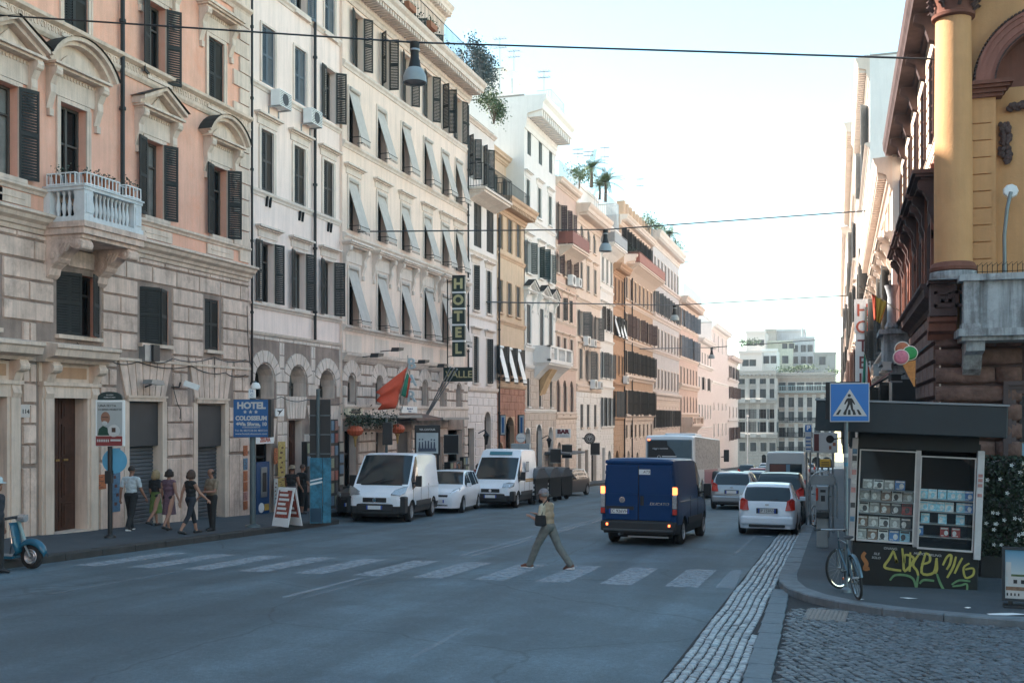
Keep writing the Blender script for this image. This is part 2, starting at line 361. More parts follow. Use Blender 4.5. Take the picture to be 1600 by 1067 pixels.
# ---------------------------------------------------------------- facades
MC = {}
def cached(key, fn):
    if key not in MC: MC[key] = fn()
    return MC[key]
def shutter_mesh(w, h, m, n=None, lod=1):
    w, h = round(w, 2), round(h, 1)
    def mk():
        mb = MB(); t = .035; nn = n or max(8, int(h/(.075 if lod else .13)))
        mb.box(0,.055,-t/2,t/2,0,h); mb.box(w-.055,w,-t/2,t/2,0,h)
        for z in (0, h*.48, h-.09): mb.box(.055,w-.055,-t/2,t/2,z,z+.09)
        for i in range(nn):
            z = .1+(h-.2)*i/nn; s = (h-.2)/nn
            mb.quad((.05,-t*.45,z),(w-.05,-t*.45,z),(w-.05,t*.4,z+s*.97),(.05,t*.4,z+s*.97))
        return mb.mesh('shutter', m)
    return cached(('sh', w, h, m.name, lod), mk)
def hood_geo(mb, w, h, kind, trim, dark):
    """crowning above an opening of width w whose head is at height h"""
    mb.use(trim); W = w/2+.3
    def corn(z, W, d):
        mb.box(-W,W,-.06*d,.0,z,z+.05); mb.box(-W-.05,W+.05,-.14*d,0,z+.05,z+.1); mb.box(-W-.1,W+.1,-.24*d,0,z+.1,z+.17)
    if kind == 'flat': corn(h+.35, W, 1); mb.box(-W+.06,W-.06,-.04,0,h+.14,h+.35)
    elif kind == 'small': corn(h+.16, W-.02, .8)
    elif kind in ('console', 'tri', 'seg'):
        z = h+.72; mb.box(-W,W,-.05,0,h+.12,z)
        for k in range(int(2*W/.11)): mb.box(-W+.06+k*.11,-W+.12+k*.11,-.075,-.045,z-.12,z-.04)
        for sx in (-1, 1):
            x = sx*(W+.08); pr = [(0,z),(-.34,z),(-.36,z-.1),(-.27,z-.2),(-.15,z-.42),(-.16,z-.62),(-.09,z-.8),(-.02,z-1.02),(0,z-1.02)]
            mb.prism([(a,b) for a,b in pr], x-.1, x+.1, 'x')
            mb.lathe([(.001,x-.115),(.1,x-.11),(.1,x+.11),(.001,x+.115)], (0,-.25,z-.12), 10, 'x')
            mb.box(x-.07,x+.07,-.1,0,z-1.2,z-1.02)
        Wc = W+.2
        mb.box(-Wc,Wc,-.3,0,z,z+.06); mb.box(-Wc-.06,Wc+.06,-.4,0,z+.06,z+.12)
        if kind == 'console': mb.box(-Wc-.1,Wc+.1,-.46,0,z+.12,z+.2)
        if kind == 'tri':
            H = (Wc+.06)*.52
            for s in (-1, 1):
                for (d, o, t) in ((.3,.0,.1),(.44,.1,.1)):
                    x0, x1 = s*(Wc+.1), 0; z0, z1 = z+.12+o, z+.12+o+H
                    vs = [(x0,0,z0),(x0,-d,z0),(x0,-d,z0+t),(x0,0,z0+t),(x1,0,z1),(x1,-d,z1),(x1,-d,z1+t),(x1,0,z1+t)]
                    mb.add(vs, [(0,1,2,3),(4,7,6,5),(0,4,5,1),(1,5,6,2),(2,6,7,3),(3,7,4,0)])
                mb.use(dark); vs = [(s*(Wc+.16),0,z+.325),(s*(Wc+.16),-.5,z+.325),(0,-.5,z+.325+H),(0,0,z+.325+H)]; mb.quad(*vs); mb.use(trim)
            mb.prism([(-Wc,z+.12),(Wc,z+.12),(0,z+.12+H)], -.08, 0, 'y')
            mb.prism([(-.32,z+.2),(.32,z+.2),(0,z+.2+.32)], -.13, -.08, 'y')
        if kind == 'seg':
            n = 12; H = .62*(Wc+.06)/1.0; Rr = ((Wc+.1)**2+H**2)/(2*H); cz = z+.12+H-Rr; th = math.asin(min(1,(Wc+.1)/Rr))
            for (d, o, t) in ((.3,0,.1),(.44,.1,.1)):
                for k in range(n):
                    a0, a1 = -th+2*th*k/n, -th+2*th*(k+1)/n
                    P = lambda a, r: (r*math.sin(a), cz+r*math.cos(a))
                    q = [P(a0,Rr+o), P(a1,Rr+o), P(a1,Rr+o+t), P(a0,Rr+o+t)]; mb.prism(q, -d, 0, 'y')
            mb.use(dark)
            for k in range(n):
                a0, a1 = -th+2*th*k/n, -th+2*th*(k+1)/n
                p, q = (Rr+.205)*math.sin(a0), (Rr+.205)*math.sin(a1); z0, z1 = cz+(Rr+.205)*math.cos(a0), cz+(Rr+.205)*math.cos(a1)
                mb.quad((p,0,z0),(p,-.5,z0),(q,-.5,z1),(q,0,z1))
            mb.use(trim)
            pts = [((Rr)*math.sin(-th+2*th*k/n), cz+Rr*math.cos(-th+2*th*k/n)) for k in range(n+1)]
            mb.prism(pts, -.08, 0, 'y')
            pts = [(p*.55, z+.2+(q-z-.12)*.55) for p, q in pts]; mb.prism(pts, -.13, -.08, 'y')
    elif kind == 'arch':
        n = 10; r = w/2+.02
        for k in range(n):
            a0, a1 = math.pi*k/n, math.pi*(k+1)/n; zc = h-w/2
            q = [(r*math.cos(a0),zc+r*math.sin(a0)),(r*math.cos(a1),zc+r*math.sin(a1)),((r+.16)*math.cos(a1),zc+(r+.16)*math.sin(a1)),((r+.16)*math.cos(a0),zc+(r+.16)*math.sin(a0))]
            mb.prism(q, -.06, 0, 'y')
        mb.prism([(-.1,h-.02),(.1,h-.02),(.14,h+.3),(-.14,h+.3)], -.1, 0, 'y')
def window_meshes(w, h, hood, trim, frame, arch, sill, sur, depth, wallm):
    w, h = round(w, 2), round(h, 1)
    def mkf():
        mb = MB(); d = depth; top = h-(w/2 if arch else 0)
        mb.use(frame); f = .07; y0, y1 = d-.07, d-.02
        mb.box(-w/2,-w/2+f,y0,y1,0,top); mb.box(w/2-f,w/2,y0,y1,0,top); mb.box(-w/2+f,w/2-f,y0,y1,0,f)
        if not arch: mb.box(-w/2+f,w/2-f,y0,y1,h-f,h)
        mb.box(-.04,.04,y0-.01,y1,f,top-f); mb.box(-w/2+f,-.04,y0,y1,top*.68,top*.68+.05); mb.box(.04,w/2-f,y0,y1,top*.68,top*.68+.05)
        mb.use(wallm)
        mb.quad((-w/2,0,0),(-w/2,d,0),(-w/2,d,top),(-w/2,0,top)); mb.quad((w/2,0,0),(w/2,d,0),(w/2,d,top),(w/2,0,top)); mb.quad((-w/2,0,0),(w/2,0,0),(w/2,d,0),(-w/2,d,0))
        if not arch: mb.quad((-w/2,0,h),(w/2,0,h),(w/2,d,h),(-w/2,d,h))
        else:
            n = 8; r = w/2
            pt = [(r*math.cos(math.pi*k/n), top+r*math.sin(math.pi*k/n)) for k in range(n+1)]
            for (a,b),(c,e) in zip(pt[:-1], pt[1:]): mb.quad((a,0,b),(c,0,e),(c,d,e),(a,d,b))
            for s in (0, 1):
                q = pt[:n//2+1] if s == 0 else pt[n//2:]
                cx = w/2 if s == 0 else -w/2
                mb.add([(cx,0,h)]+[(a,0,b) for a,b in q], [(0,i,i+1) for i in range(1,len(q))])
        return mb.mesh('window')
    def mkp():
        mb = MB(); mb.quad((-w/2,depth,0),(w/2,depth,0),(w/2,depth,h),(-w/2,depth,h)); return mb.mesh('pane', M_glass)
    def mks():
        mb = MB(); mb.use(trim); s = sur; top = h-(w/2 if arch else 0)
        if s:
            mb.box(-w/2-s,-w/2,-.045,0,0,top); mb.box(w/2,w/2+s,-.045,0,0,top)
            if not arch: mb.box(-w/2-s,w/2+s,-.045,0,h,h+s*.9)
            mb.box(-w/2-s-.02,-w/2-s+.03,-.06,0,0,top); mb.box(w/2+s-.03,w/2+s+.02,-.06,0,0,top)
        if sill: mb.box(-w/2-s-.06,w/2+s+.06,-.14,0,-.1,0)
        if hood: hood_geo(mb, w, h, hood, trim, M_sh_dk)
        return mb.mesh('surround') if mb.v else None
    k = (w, h, hood, trim.name, frame.name, arch, sill, sur, depth, wallm.name)
    return cached(('wf',)+k, mkf), cached(('wp', w, h, depth), mkp), cached(('ws',)+k, mks)

M_frame = mat('window_frame_grey', (.07,.062,.055), .6)
class Bld:
    def __init__(s, name, label, side, plane, x0, x1, top, wall, trim=None, cat='building', base=None, depth=11, group=None, frame=None, ytop=None, v0m=None):
        """side L/R/F; plane: X (L,R) or Y (F); x0,x1 photo columns of the corners or world coords if tuple; top: world height"""
        s.side, s.plane, s.wall, s.trim, s.depth = side, plane, wall, trim or wall, depth; s.frame = frame or M_frame
        s.a = x0[0] if isinstance(x0, tuple) else s.W(x0); s.b = x1[0] if isinstance(x1, tuple) else s.W(x1)
        s.zb = gz(s.a if side != 'F' else plane) if base is None else base
        s.len = abs(s.b-s.a); s.top = top-s.zb
        loc, rz = {'L': ((plane, s.a, s.zb), R(90)), 'R': ((plane, s.a, s.zb), R(-90)), 'F': ((s.a, plane, s.zb), 0)}[side]
        s.e = empty(name, loc, rz, label, cat, group); s.holes = []; s.bands = []; s.sg = -1 if side == 'R' else 1
        s.u1 = s.len*s.sg; s.trimb = MB().use(s.trim); s.vmin = -3.5 if side != 'F' else -2; s.rust = []
    def W(s, x, y=400):
        return PX(x, y, s.plane).y if s.side != 'F' else PY(x, y, s.plane).x
    def U(s, x): return (s.W(x)-s.a)*s.sg
    def V(s, x, y): return (PX(x, y, s.plane).z if s.side != 'F' else PY(x, y, s.plane).z)-s.zb
    def lo(s): return min(0, s.u1)
    def hi(s): return max(0, s.u1)
    def win(s, u, v0, v1, w, hood=None, arch=False, shut='o', sm=None, sill=True, sur=.12, depth=.3, pane=None, lod=1, frame=None, wallm=None, awn=None, lw=None, rnd=random):
        v1 = v0+round(v1-v0, 1); w = round(w, 2)
        s.holes.append((u-w/2, u+w/2, v0, v1))
        f, p, su = window_meshes(w, v1-v0, hood, s.trim, frame or s.frame, arch, sill, sur, depth, wallm or s.wall)
        o = place(f, 'window', s.e, (u, 0, v0)); q = place(p, 'pane', o)
        if not pane and rnd.random() < .3: pane = M_glass2
        if pane: q2 = cached(('pv',q.data.name,pane.name), q.data.copy); q2.materials[0] = pane; q.data = q2
        if su: place(su, 'surround', o)
        h = v1-v0; sm = sm or M_sh_dk; lw = lw or w/2
        if arch and shut == 'c': h = h-w*.12
        if shut in ('o', 'c', 'h', 'w', 'l'):
            me = shutter_mesh(lw, h-.02, sm, lod=lod)
            for sd_ in (-1, 1):
                if shut == 'c': t = 0
                elif shut == 'o': t = rnd.uniform(158, 176) if sd_ < 0 else rnd.uniform(125, 170)
                elif shut == 'w': t = rnd.uniform(95, 130)
                elif shut == 'h': t = rnd.uniform(12, 40)
                else: t = 0 if sd_ < 0 else 165
                y = .05 if t < 30 else -.05
                place(me, 'shutter', o, (sd_*(w/2), y, .01), (0, 0, R(-t) if sd_ < 0 else R(180+t)))
        if awn:
            al = h*.93; ang = R(16)
            def mk():
                mb = MB(); W = w/2-.02; n = 6
                for i in range(n):
                    z0, z1 = h-.12-al*i/n*math.cos(ang), h-.12-al*(i+1)/n*math.cos(ang); y0, y1 = -.02-al*i/n*math.sin(ang)*.95, -.02-al*(i+1)/n*math.sin(ang)*.95
                    mb.box(-W,W,-.012,.012,0,1); k = len(mb.v)-8
                    for j, (yy, zz) in enumerate(((y1,z1),(y1,z1),(y1+.02,z1),(y1+.02,z1),(y0,z0),(y0,z0),(y0+.02,z0),(y0+.02,z0))): mb.v[k+j] = (mb.v[k+j][0], yy, zz)
                z1 = h-.12-al*math.cos(ang); y1 = -.02-al*math.sin(ang)*.95
                mb.box(-W,W,y1-.01,y1+.01,z1-.16,z1)
                mb.lathe([(.001,-W),(.085,-W),(.085,W),(.001,W)], (0,-.06,h-.06), 8, 'x')
                return mb.mesh('awning', awn)
            place(cached(('aw', w, round(h,1), awn.name), mk), 'awning', o, (0,0,0), (R(rnd.uniform(-2.5,1.5)),0,0))
            def mk2():
                mb = MB(); z1 = h-.12-al*math.cos(ang); y1 = -.02-al*math.sin(ang)*.95
                for sd_ in (-1, 1): mb.box(sd_*(w/2+.01)-.012, sd_*(w/2+.01)+.012, y1, .05, z1+.02, z1+.045)
                mb.box(-w/2,w/2,y1-.015,y1+.015,z1-.01,z1+.02)
                for k in range(7): mb.box(-w/2+.05+k*w/7,-w/2+.07+k*w/7,y1-.02,y1,z1-.26,z1-.17)
                return mb.mesh('awning_arm', M_iron)
            place(cached(('awa', w, round(h,1)), mk2), 'awning_arm', o)
        return o
    def row(s, cols, xr, yt, yb, w, **k):
        v0, v1 = s.V(xr, yb), s.V(xr, yt); sh = k.pop('shut', 'o')
        for i, c in enumerate(cols):
            st = sh[i % len(sh)] if isinstance(sh, str) and len(sh) > 1 else sh
            s.win(s.U(c), v0, v1, w, shut=st, **k)
        return v0, v1
    def rown(s, n, xr, yt, yb, w, **k):
        v0, v1 = s.V(xr, yb), s.V(xr, yt); sh = k.pop('shut', 'o')
        for i in range(n):
            st = sh[i % len(sh)]
            s.win(s.u1*(i+.5)/n, v0, v1, w, shut=st, **k)
    def band(s, v0, v1, m): s.bands.append((v0, v1, m))
    def mold(s, v, prof, u0=None, u1=None, ext=0):
        """prof: list of (out, dz) from bottom to top; closed to the wall"""
        u0 = s.lo() if u0 is None else u0; u1 = s.hi() if u1 is None else u1
        pts = [(0.0, v+prof[0][1])]+[(-o, v+dz) for o, dz in prof]+[(0.0, v+prof[-1][1])]
        n = len(pts); vs = [(u0-ext, a, b) for a, b in pts]+[(u1+ext, a, b) for a, b in pts]
        s.trimb.add(vs, [tuple(range(n)), tuple(range(2*n-1, n-1, -1))]+[(i,(i+1)%n,n+(i+1)%n,n+i) for i in range(n)])
    def ledge(s, v, d=.12, h=.22, **k): s.mold(v, [(d*.3,0),(d*.5,h*.3),(d,h*.55),(d,h*.85),(d*.2,h)], **k)
    def cornice(s, v, d=.8, h=.9, dent=.35, ext=0):
        s.mold(v, [(.06,0),(.1,h*.15),(.16,h*.2),(.2,h*.45),(d*.85,h*.55),(d*.88,h*.75),(d,h*.85),(d+.05,h),(.0,h+.04)], ext=ext)
        if dent:
            n = int(s.len/dent)
            for i in range(n):
                u = s.lo()+(i+.5)*s.len/n; s.trimb.box(u-dent*.22,u+dent*.22,-d*.8,0,v+h*.34,v+h*.55)
    def courses(s, v0, v1, ch, m, ex=0.0, blen=1.0, proud=.035, gap=.03, name='rusticated_stone', u0=None, u1=None, vgap=None, extra=[]):
        s.rust.append((v0, v1, ch, m, blen, proud, gap, name, u0, u1, vgap or gap, extra))
    def quoins(s, v0, v1, u, w, ch=.45, side=1):
        v = v0; i = 0
        while v < v1:
            ww = w if i % 2 else w*.62
            a, b = (u, u+ww*side); s.trimb.box(a, b, -.07, 0, v+.02, min(v+ch-.02, v1)); v += ch; i += 1
    def pipe(s, u, v0, v1, m=M_iron, r=.06):
        mb = MB(); mb.tube([(u,-.12,v0),(u,-.12,v1)], r, 8)
        v = v0+1
        while v < v1: mb.tube([(u,-.12,v),(u,-.12,v+.08)], r*1.5, 8); v += 2.4
        return mb.obj('downpipe', m, s.e, smooth=40)
    def done(s, side_wall=None, roof=None):
        lo, hi = s.lo(), s.hi(); us = {lo, hi}; vs = {s.vmin, s.top}
        for a, b, c, d in s.holes:
            us |= {max(lo,a), min(hi,b)}; vs |= {c, d}
        for a, b, m in s.bands: vs |= {max(a, s.vmin), min(b, s.top)}
        def uniq(x):
            x = sorted(x); o = [x[0]]
            for q in x[1:]:
                if q-o[-1] > 1e-4: o.append(q)
            return o
        us, vs = uniq(us), uniq(vs); mb = MB().use(s.wall)
        for i in range(len(us)-1):
            uc = (us[i]+us[i+1])/2; run = None
            for j in range(len(vs)-1):
                vc = (vs[j]+vs[j+1])/2
                if any(a < uc < b and c < vc < d for a, b, c, d in s.holes): continue
                m = s.wall
                for a, b, mm in s.bands:
                    if a <= vc <= b: m = mm
                mb.use(m).quad((us[i],0,vs[j]),(us[i+1],0,vs[j]),(us[i+1],0,vs[j+1]),(us[i],0,vs[j+1]))
        D = s.depth; mb.use(side_wall or s.wall)
        mb.quad((lo,0,s.vmin),(lo,0,s.top),(lo,D,s.top),(lo,D,s.vmin)); mb.quad((hi,0,s.vmin),(hi,0,s.top),(hi,D,s.top),(hi,D,s.vmin)); mb.quad((lo,D,s.vmin),(hi,D,s.vmin),(hi,D,s.top),(lo,D,s.top))
        mb.obj('wall', None, s.e)
        mb = MB(); mb.box(lo,hi,.0,D,s.top,s.top+.12); mb.obj('roof', roof or mat('roof_slab', (.3,.27,.24), .9), s.e)
        if s.trimb.v: s.trimb.obj('stone_trim', None, s.e)
        for (v0, v1, ch, m, bl, pr, gap, name, u0, u1, vg, extra) in s.rust:
            mb = MB(); v = v0; r = 0; L0 = lo if u0 is None else u0; H0 = hi if u1 is None else u1; H = [(a-.14,b+.14,c-.12,d+.14) for a,b,c,d in s.holes]+extra
            while v < v1-.05:
                a, b = v+gap/2, min(v+ch, v1)-gap/2; segs = [(L0, H0)]
                for (p, q, c, d) in H:
                    if c < b and d > a:
                        ns = []
                        for x, y in segs:
                            if q <= x or p >= y: ns.append((x, y))
                            else:
                                if p-x > .08: ns.append((x, p))
                                if y-q > .08: ns.append((q, y))
                        segs = ns
                for x, y in segs:
                    n = max(1, round((y-x)/bl)); off = 0 if r % 2 else .5
                    cuts = [x]+[x+(k+off)*(y-x)/n for k in range(1 if off == 0 else 0, n)]+[y]
                    cuts = [c for i, c in enumerate(cuts) if i == 0 or c-cuts[i-1] > .01]
                    for c0, c1 in zip(cuts[:-1], cuts[1:]):
                        c0 += vg/2; c1 -= vg/2
                        if c1-c0 < .05: continue
                        bv = min(.025, pr*.6)
                        V = [(c0,0,a),(c1,0,a),(c1,0,b),(c0,0,b),(c0+bv*.4,-pr,a+bv),(c1-bv*.4,-pr,a+bv),(c1-bv*.4,-pr,b-bv),(c0+bv*.4,-pr,b-bv)]
                        mb.add(V, [(4,5,6,7),(0,1,5,4),(1,2,6,5),(2,3,7,6),(3,0,4,7)])
                v += ch; r += 1
            if mb.v: mb.obj(name, m, s.e)
        return s.e
def railing(mb, pts, z0, h, step=.13, r=.012):
    for (x0,y0),(x1,y1) in zip(pts[:-1], pts[1:]):
        L = math.hypot(x1-x0, y1-y0); n = max(1, int(L/step))
        for z in (z0+.06, z0+h): mb.tube([(x0,y0,z),(x1,y1,z)], r*1.6, 5)
        for i in range(n+1):
            x, y = x0+(x1-x0)*i/n, y0+(y1-y0)*i/n; mb.tube([(x,y,z0),(x,y,z0+h)], r, 4, cap=False)
def baluster(h): return [(.05,0),(.05,h*.06),(.03,h*.1),(.045,h*.22),(.062,h*.34),(.05,h*.5),(.028,h*.72),(.03,h*.86),(.05,h*.93),(.05,h)]
def ac_unit(label, parent_b, u, v, s=1):
    x = {'L': (parent_b.plane+.0, parent_b.a+u), 'R': (parent_b.plane, parent_b.a-u)}[parent_b.side]
    e = empty('air_conditioner', (x[0], x[1], v+parent_b.zb), parent_b.e.rotation_euler[2], label, 'air conditioner', 'air conditioning units fixed to the facades')
    mb = MB(); mb.box(-.42*s,.42*s,-.5,-.14,.04,.62*s); mb.obj('casing', M_white, e)
    mb = MB(); mb.lathe([(.001,-.508),(.2*s,-.508),(.22*s,-.5)], (0,0,.33*s), 16, 'y')
    for k in range(9): mb.box(-.4*s,.4*s,-.512,-.5,.08+k*.06*s,.095+k*.06*s)
    mb.obj('fan_grille', M_black, e)
    mb = MB(); mb.box(-.36*s,-.32*s,-.52,0,0,.04); mb.box(.32*s,.36*s,-.52,0,0,.04); mb.box(-.36*s,-.32*s,-.04,0,-.3,.0); mb.box(.32*s,.36*s,-.04,0,-.3,0); mb.obj('bracket', M_steel, e)
    return e
# ---------------------------------------------------------------- left side of the street
XL = -18.8
st_rust = plaster('weathered_travertine', (.74, .565, .475), .38, .25, stain=((.20,.145,.12), .6))
st_rust2 = plaster('grey_travertine', (.72, .61, .545), .34, .16)
st_trim = plaster('travertine_trim', (.70, .56, .465), .3, .15)
st_light = plaster('pale_stone_trim', (.72, .61, .54), .2, .08)
pl_pink = plaster('salmon_plaster', (.81, .45, .335), .18, .1, stain=((.78,.33,.20), .5))
pl_cream = plaster('cream_pink_plaster', (.88, .71, .64), .17, .05)
pl_peach = plaster('peach_plaster', (.84, .66, .56), .16, .05)
pl_greyp = plaster('grey_pink_plaster', (.74, .66, .63), .1, .05)
pl_ochre = plaster('ochre_plaster', (.62, .46, .33), .15, .08)
pl_white = plaster('white_plaster', (.76, .72, .68), .08, .04)
pl_rose = plaster('rose_plaster', (.64, .47, .39), .12, .06)
pl_beige = plaster('beige_plaster', (.70, .57, .48), .1, .05)
pl_orange = plaster('orange_plaster', (.50, .31, .20), .15, .08)
pl_brown = plaster('terracotta_plaster', (.50, .34, .235), .15, .08)
pl_pale = plaster('pale_pink_plaster', (.68, .59, .55), .08, .04)
pl_brick = plaster('red_brick_stone', (.42, .22, .16), .2, .25)
M_rollup = mat('roller_shutter_grey', (.115, .125, .14), .6, metal=.2, noise=.25, scale=2, streak=.2)
M_glassc = M_glass2

def fan(b, u, v, w, h, n=7, m=None, sp=.35, pr=.05):
    """flat arch of wedge shaped stones over an opening"""
    mb = MB(); t = w/2+.15
    for i in range(n):
        a0, a1 = -t+2*t*i/n, -t+2*t*(i+1)/n; q0, q1 = a0*(1+sp), a1*(1+sp); g = .018
        P = [(u+a0+g,v),(u+a1-g,v),(u+q1-g,v+h),(u+q0+g,v+h)]; mb.prism(P, -pr, 0, 'y')
    mb.obj('voussoirs', m or b.rust[0][3], b.e)
    return (u-t*(1+sp)-.05, u+t*(1+sp)+.05, v-.02, v+h)
def archfan(b, u, v0, v1, w, m, n=9, h=.75, pr=.05):
    mb = MB(); r = w/2+.06; zc = v1-w/2
    for i in range(n):
        a0, a1 = math.pi*i/n+.02, math.pi*(i+1)/n-.02; R2 = r+h
        P = [(u+r*math.cos(a0),zc+r*math.sin(a0)),(u+R2*math.cos(a0),zc+R2*math.sin(a0)*1.0),(u+R2*math.cos(a1),zc+R2*math.sin(a1)),(u+r*math.cos(a1),zc+r*math.sin(a1))]
        mb.prism(P, -pr, 0, 'y')
    mb.obj('voussoirs', m, b.e)
    return (u-r-h*.72, u+r+h*.72, zc+.12, v1+h*.95)
def opening(b, u0, u1, v0, v1, kind, d=.35, m=None, name=None, arch=False):
    """shop or door opening with its reveal and leaf"""
    a, c = min(u0,u1), max(u0,u1); v1 = v0+round(v1-v0, 1); b.holes.append((a, c, v0, v1)); mb = MB().use(b.trim)
    mb.quad((a,0,v0),(a,d+.1,v0),(a,d+.1,v1),(a,0,v1)); mb.quad((c,0,v0),(c,d+.1,v0),(c,d+.1,v1),(c,0,v1)); mb.quad((a,0,v0),(c,0,v0),(c,d+.1,v0),(a,d+.1,v0))
    if not arch: mb.quad((a,0,v1),(c,0,v1),(c,d+.1,v1),(a,d+.1,v1))
    else:
        r = (c-a)/2; n = 8; top = v1-r; x = (a+c)/2
        pt = [(x+r*math.cos(math.pi*k/n), top+r*math.sin(math.pi*k/n)) for k in range(n+1)]
        for (p,q),(s,t) in zip(pt[:-1], pt[1:]): mb.quad((p,0,q),(s,0,t),(s,d+.1,t),(p,d+.1,q))
        for cx, q in ((c, pt[:n//2+1]), (a, pt[n//2:])): mb.add([(cx,0,v1)]+[(p,0,z) for p,z in q], [(0,i,i+1) for i in range(1,len(q))])
    f = mb.obj('door_frame' if kind != 'roll' else 'shop_frame', None, b.e)
    if kind == 'roll':
        mb = MB(); n = int((v1-v0)/.11)
        for i in range(n):
            z = v0+(v1-v0)*i/n; z2 = v0+(v1-v0)*(i+.86)/n; mb.prism([(d,z),(d-.025,z+.02),(d-.025,z2-.02),(d,z2)], a, c, 'x')
        mb.quad((a,d+.01,v0),(c,d+.01,v0),(c,d+.01,v1),(a,d+.01,v1))
        mb.obj('roller_shutter', m or M_rollup, f)
        MB().box(a+.02,c-.02,d-.2,d-.02,v1-1.3,v1-.02).obj('shutter_box', mat('shutter_slats_dark', (.045,.045,.048), .6), f)
    elif kind == 'dark':
        MB().quad((a,d+.6,v0),(c,d+.6,v0),(c,d+.6,v1),(a,d+.6,v1)).obj('interior', M_dark, f)
        mb = MB()
        for x in (a, c-.06): mb.box(x,x+.06,d,d+.06,v0,v1)
        mb.box(a,c,d,d+.06,v1-.5,v1-.42); mb.obj('door_posts', m or M_black, f)
    elif kind == 'glass':
        mb = MB()
        for x in (a, (a+c)/2-.04, c-.08): mb.box(x,x+.08,d,d+.06,v0,v1)
        mb.box(a,c,d,d+.06,v0,v0+.15); mb.box(a,c,d,d+.06,v0+(v1-v0)*.75,v0+(v1-v0)*.75+.08); mb.obj('door', m or M_black, f)
        MB().quad((a,d+.08,v0),(c,d+.08,v0),(c,d+.08,v1),(a,d+.08,v1)).obj('pane', M_glass, f)
    elif kind == 'wood':
        x = (a+c)/2; mb = MB()
        for p, q in ((a, x-.01), (x+.01, c)):
            mb.box(p,q,d,d+.06,v0,v1); n = 3; hs = (v1-v0)
            for z0, z1 in ((.04,.22),(.26,.52),(.56,.8),(.84,.97)):
                mb.box(p+.08,q-.08,d-.03,d,v0+hs*z0,v0+hs*z1); mb.box(p+.14,q-.14,d-.05,d-.03,v0+hs*z0+.06,v0+hs*z1-.06)
        o = mb.obj('door', m or M_wood, f)
        MB().box(x-.2,x-.06,d-.09,d-.05,v0+hs*.53,v0+hs*.545).box(x+.08,x+.24,d-.09,d-.05,v0+hs*.53,v0+hs*.545).obj('handle', mat('brass', (.5,.35,.15), .35, metal=.9), o)
    return f
st_joint = plaster('grimy_shaded_joint', (.33,.255,.22), .3, .3)  # dark colour gives the shallow grooves the shade of deep, dirty joints
# ============ 1: pink corner-bay palazzo
b = Bld('pink_palazzo', 'salmon pink palazzo with rusticated ground floor and pedimented windows at the left edge', 'L', XL, (-4,), 388, 24, pl_pink, st_trim, frame=M_frame)
U, V = b.U, b.V
vB0, vB1 = V(217, 402), V(217, 383); vS = V(243, 345); vF0, vF1 = V(243, 141), V(243, 113)
b.band(-4, vB0, st_joint)
extra = []
pl_hi = [U(118)-3.2*k for k in range(1, 7)]
# mezzanine
m0, m1 = V(241, 538), V(241, 452)
for u, sh, w_ in [(U(121),'h',1.5),(U(241),'h',1.3),(U(331),'c',.75)]+[(x,'h',1.2) for x in pl_hi]: b.win(u, m0, m1, w_, shut=sh, sur=0, sill=True)
# piano nobile
p0, p1 = V(243, 342), V(243, 222)
b.win(U(6), p0, p1, .85, hood='tri', shut='o', lw=.5)
b.win(U(114), vB1+.05, V(114,168), .95, hood='seg', shut='n', pane=M_glass)
b.win(U(241), p0, p1, .78, hood='tri', shut='o', lw=.44)
b.win(U(343), p0, p1, .78, hood='seg', shut='o', lw=.44)
for u in pl_hi[1:]: b.win(u, p0, p1, 1.15, hood='tri', shut='o', lw=.68)
# third floor
t0, t1 = V(337, 172), V(337, 64)
b.win(U(118), t0, t1, .9, hood='console', shut='c'); b.win(U(245), t0, t1, .78, hood='console', shut='o', lw=.44); b.win(U(337), t0, t1, .85, hood='console', shut='c')
for u in pl_hi: b.win(u, t0, t1, 1.15, hood='console', shut='c')
f0 = V(388, 2)
for u in [U(118), U(245), U(361)]+pl_hi: b.win(u, f0+.25, f0+2.5, 1.05, shut='c')
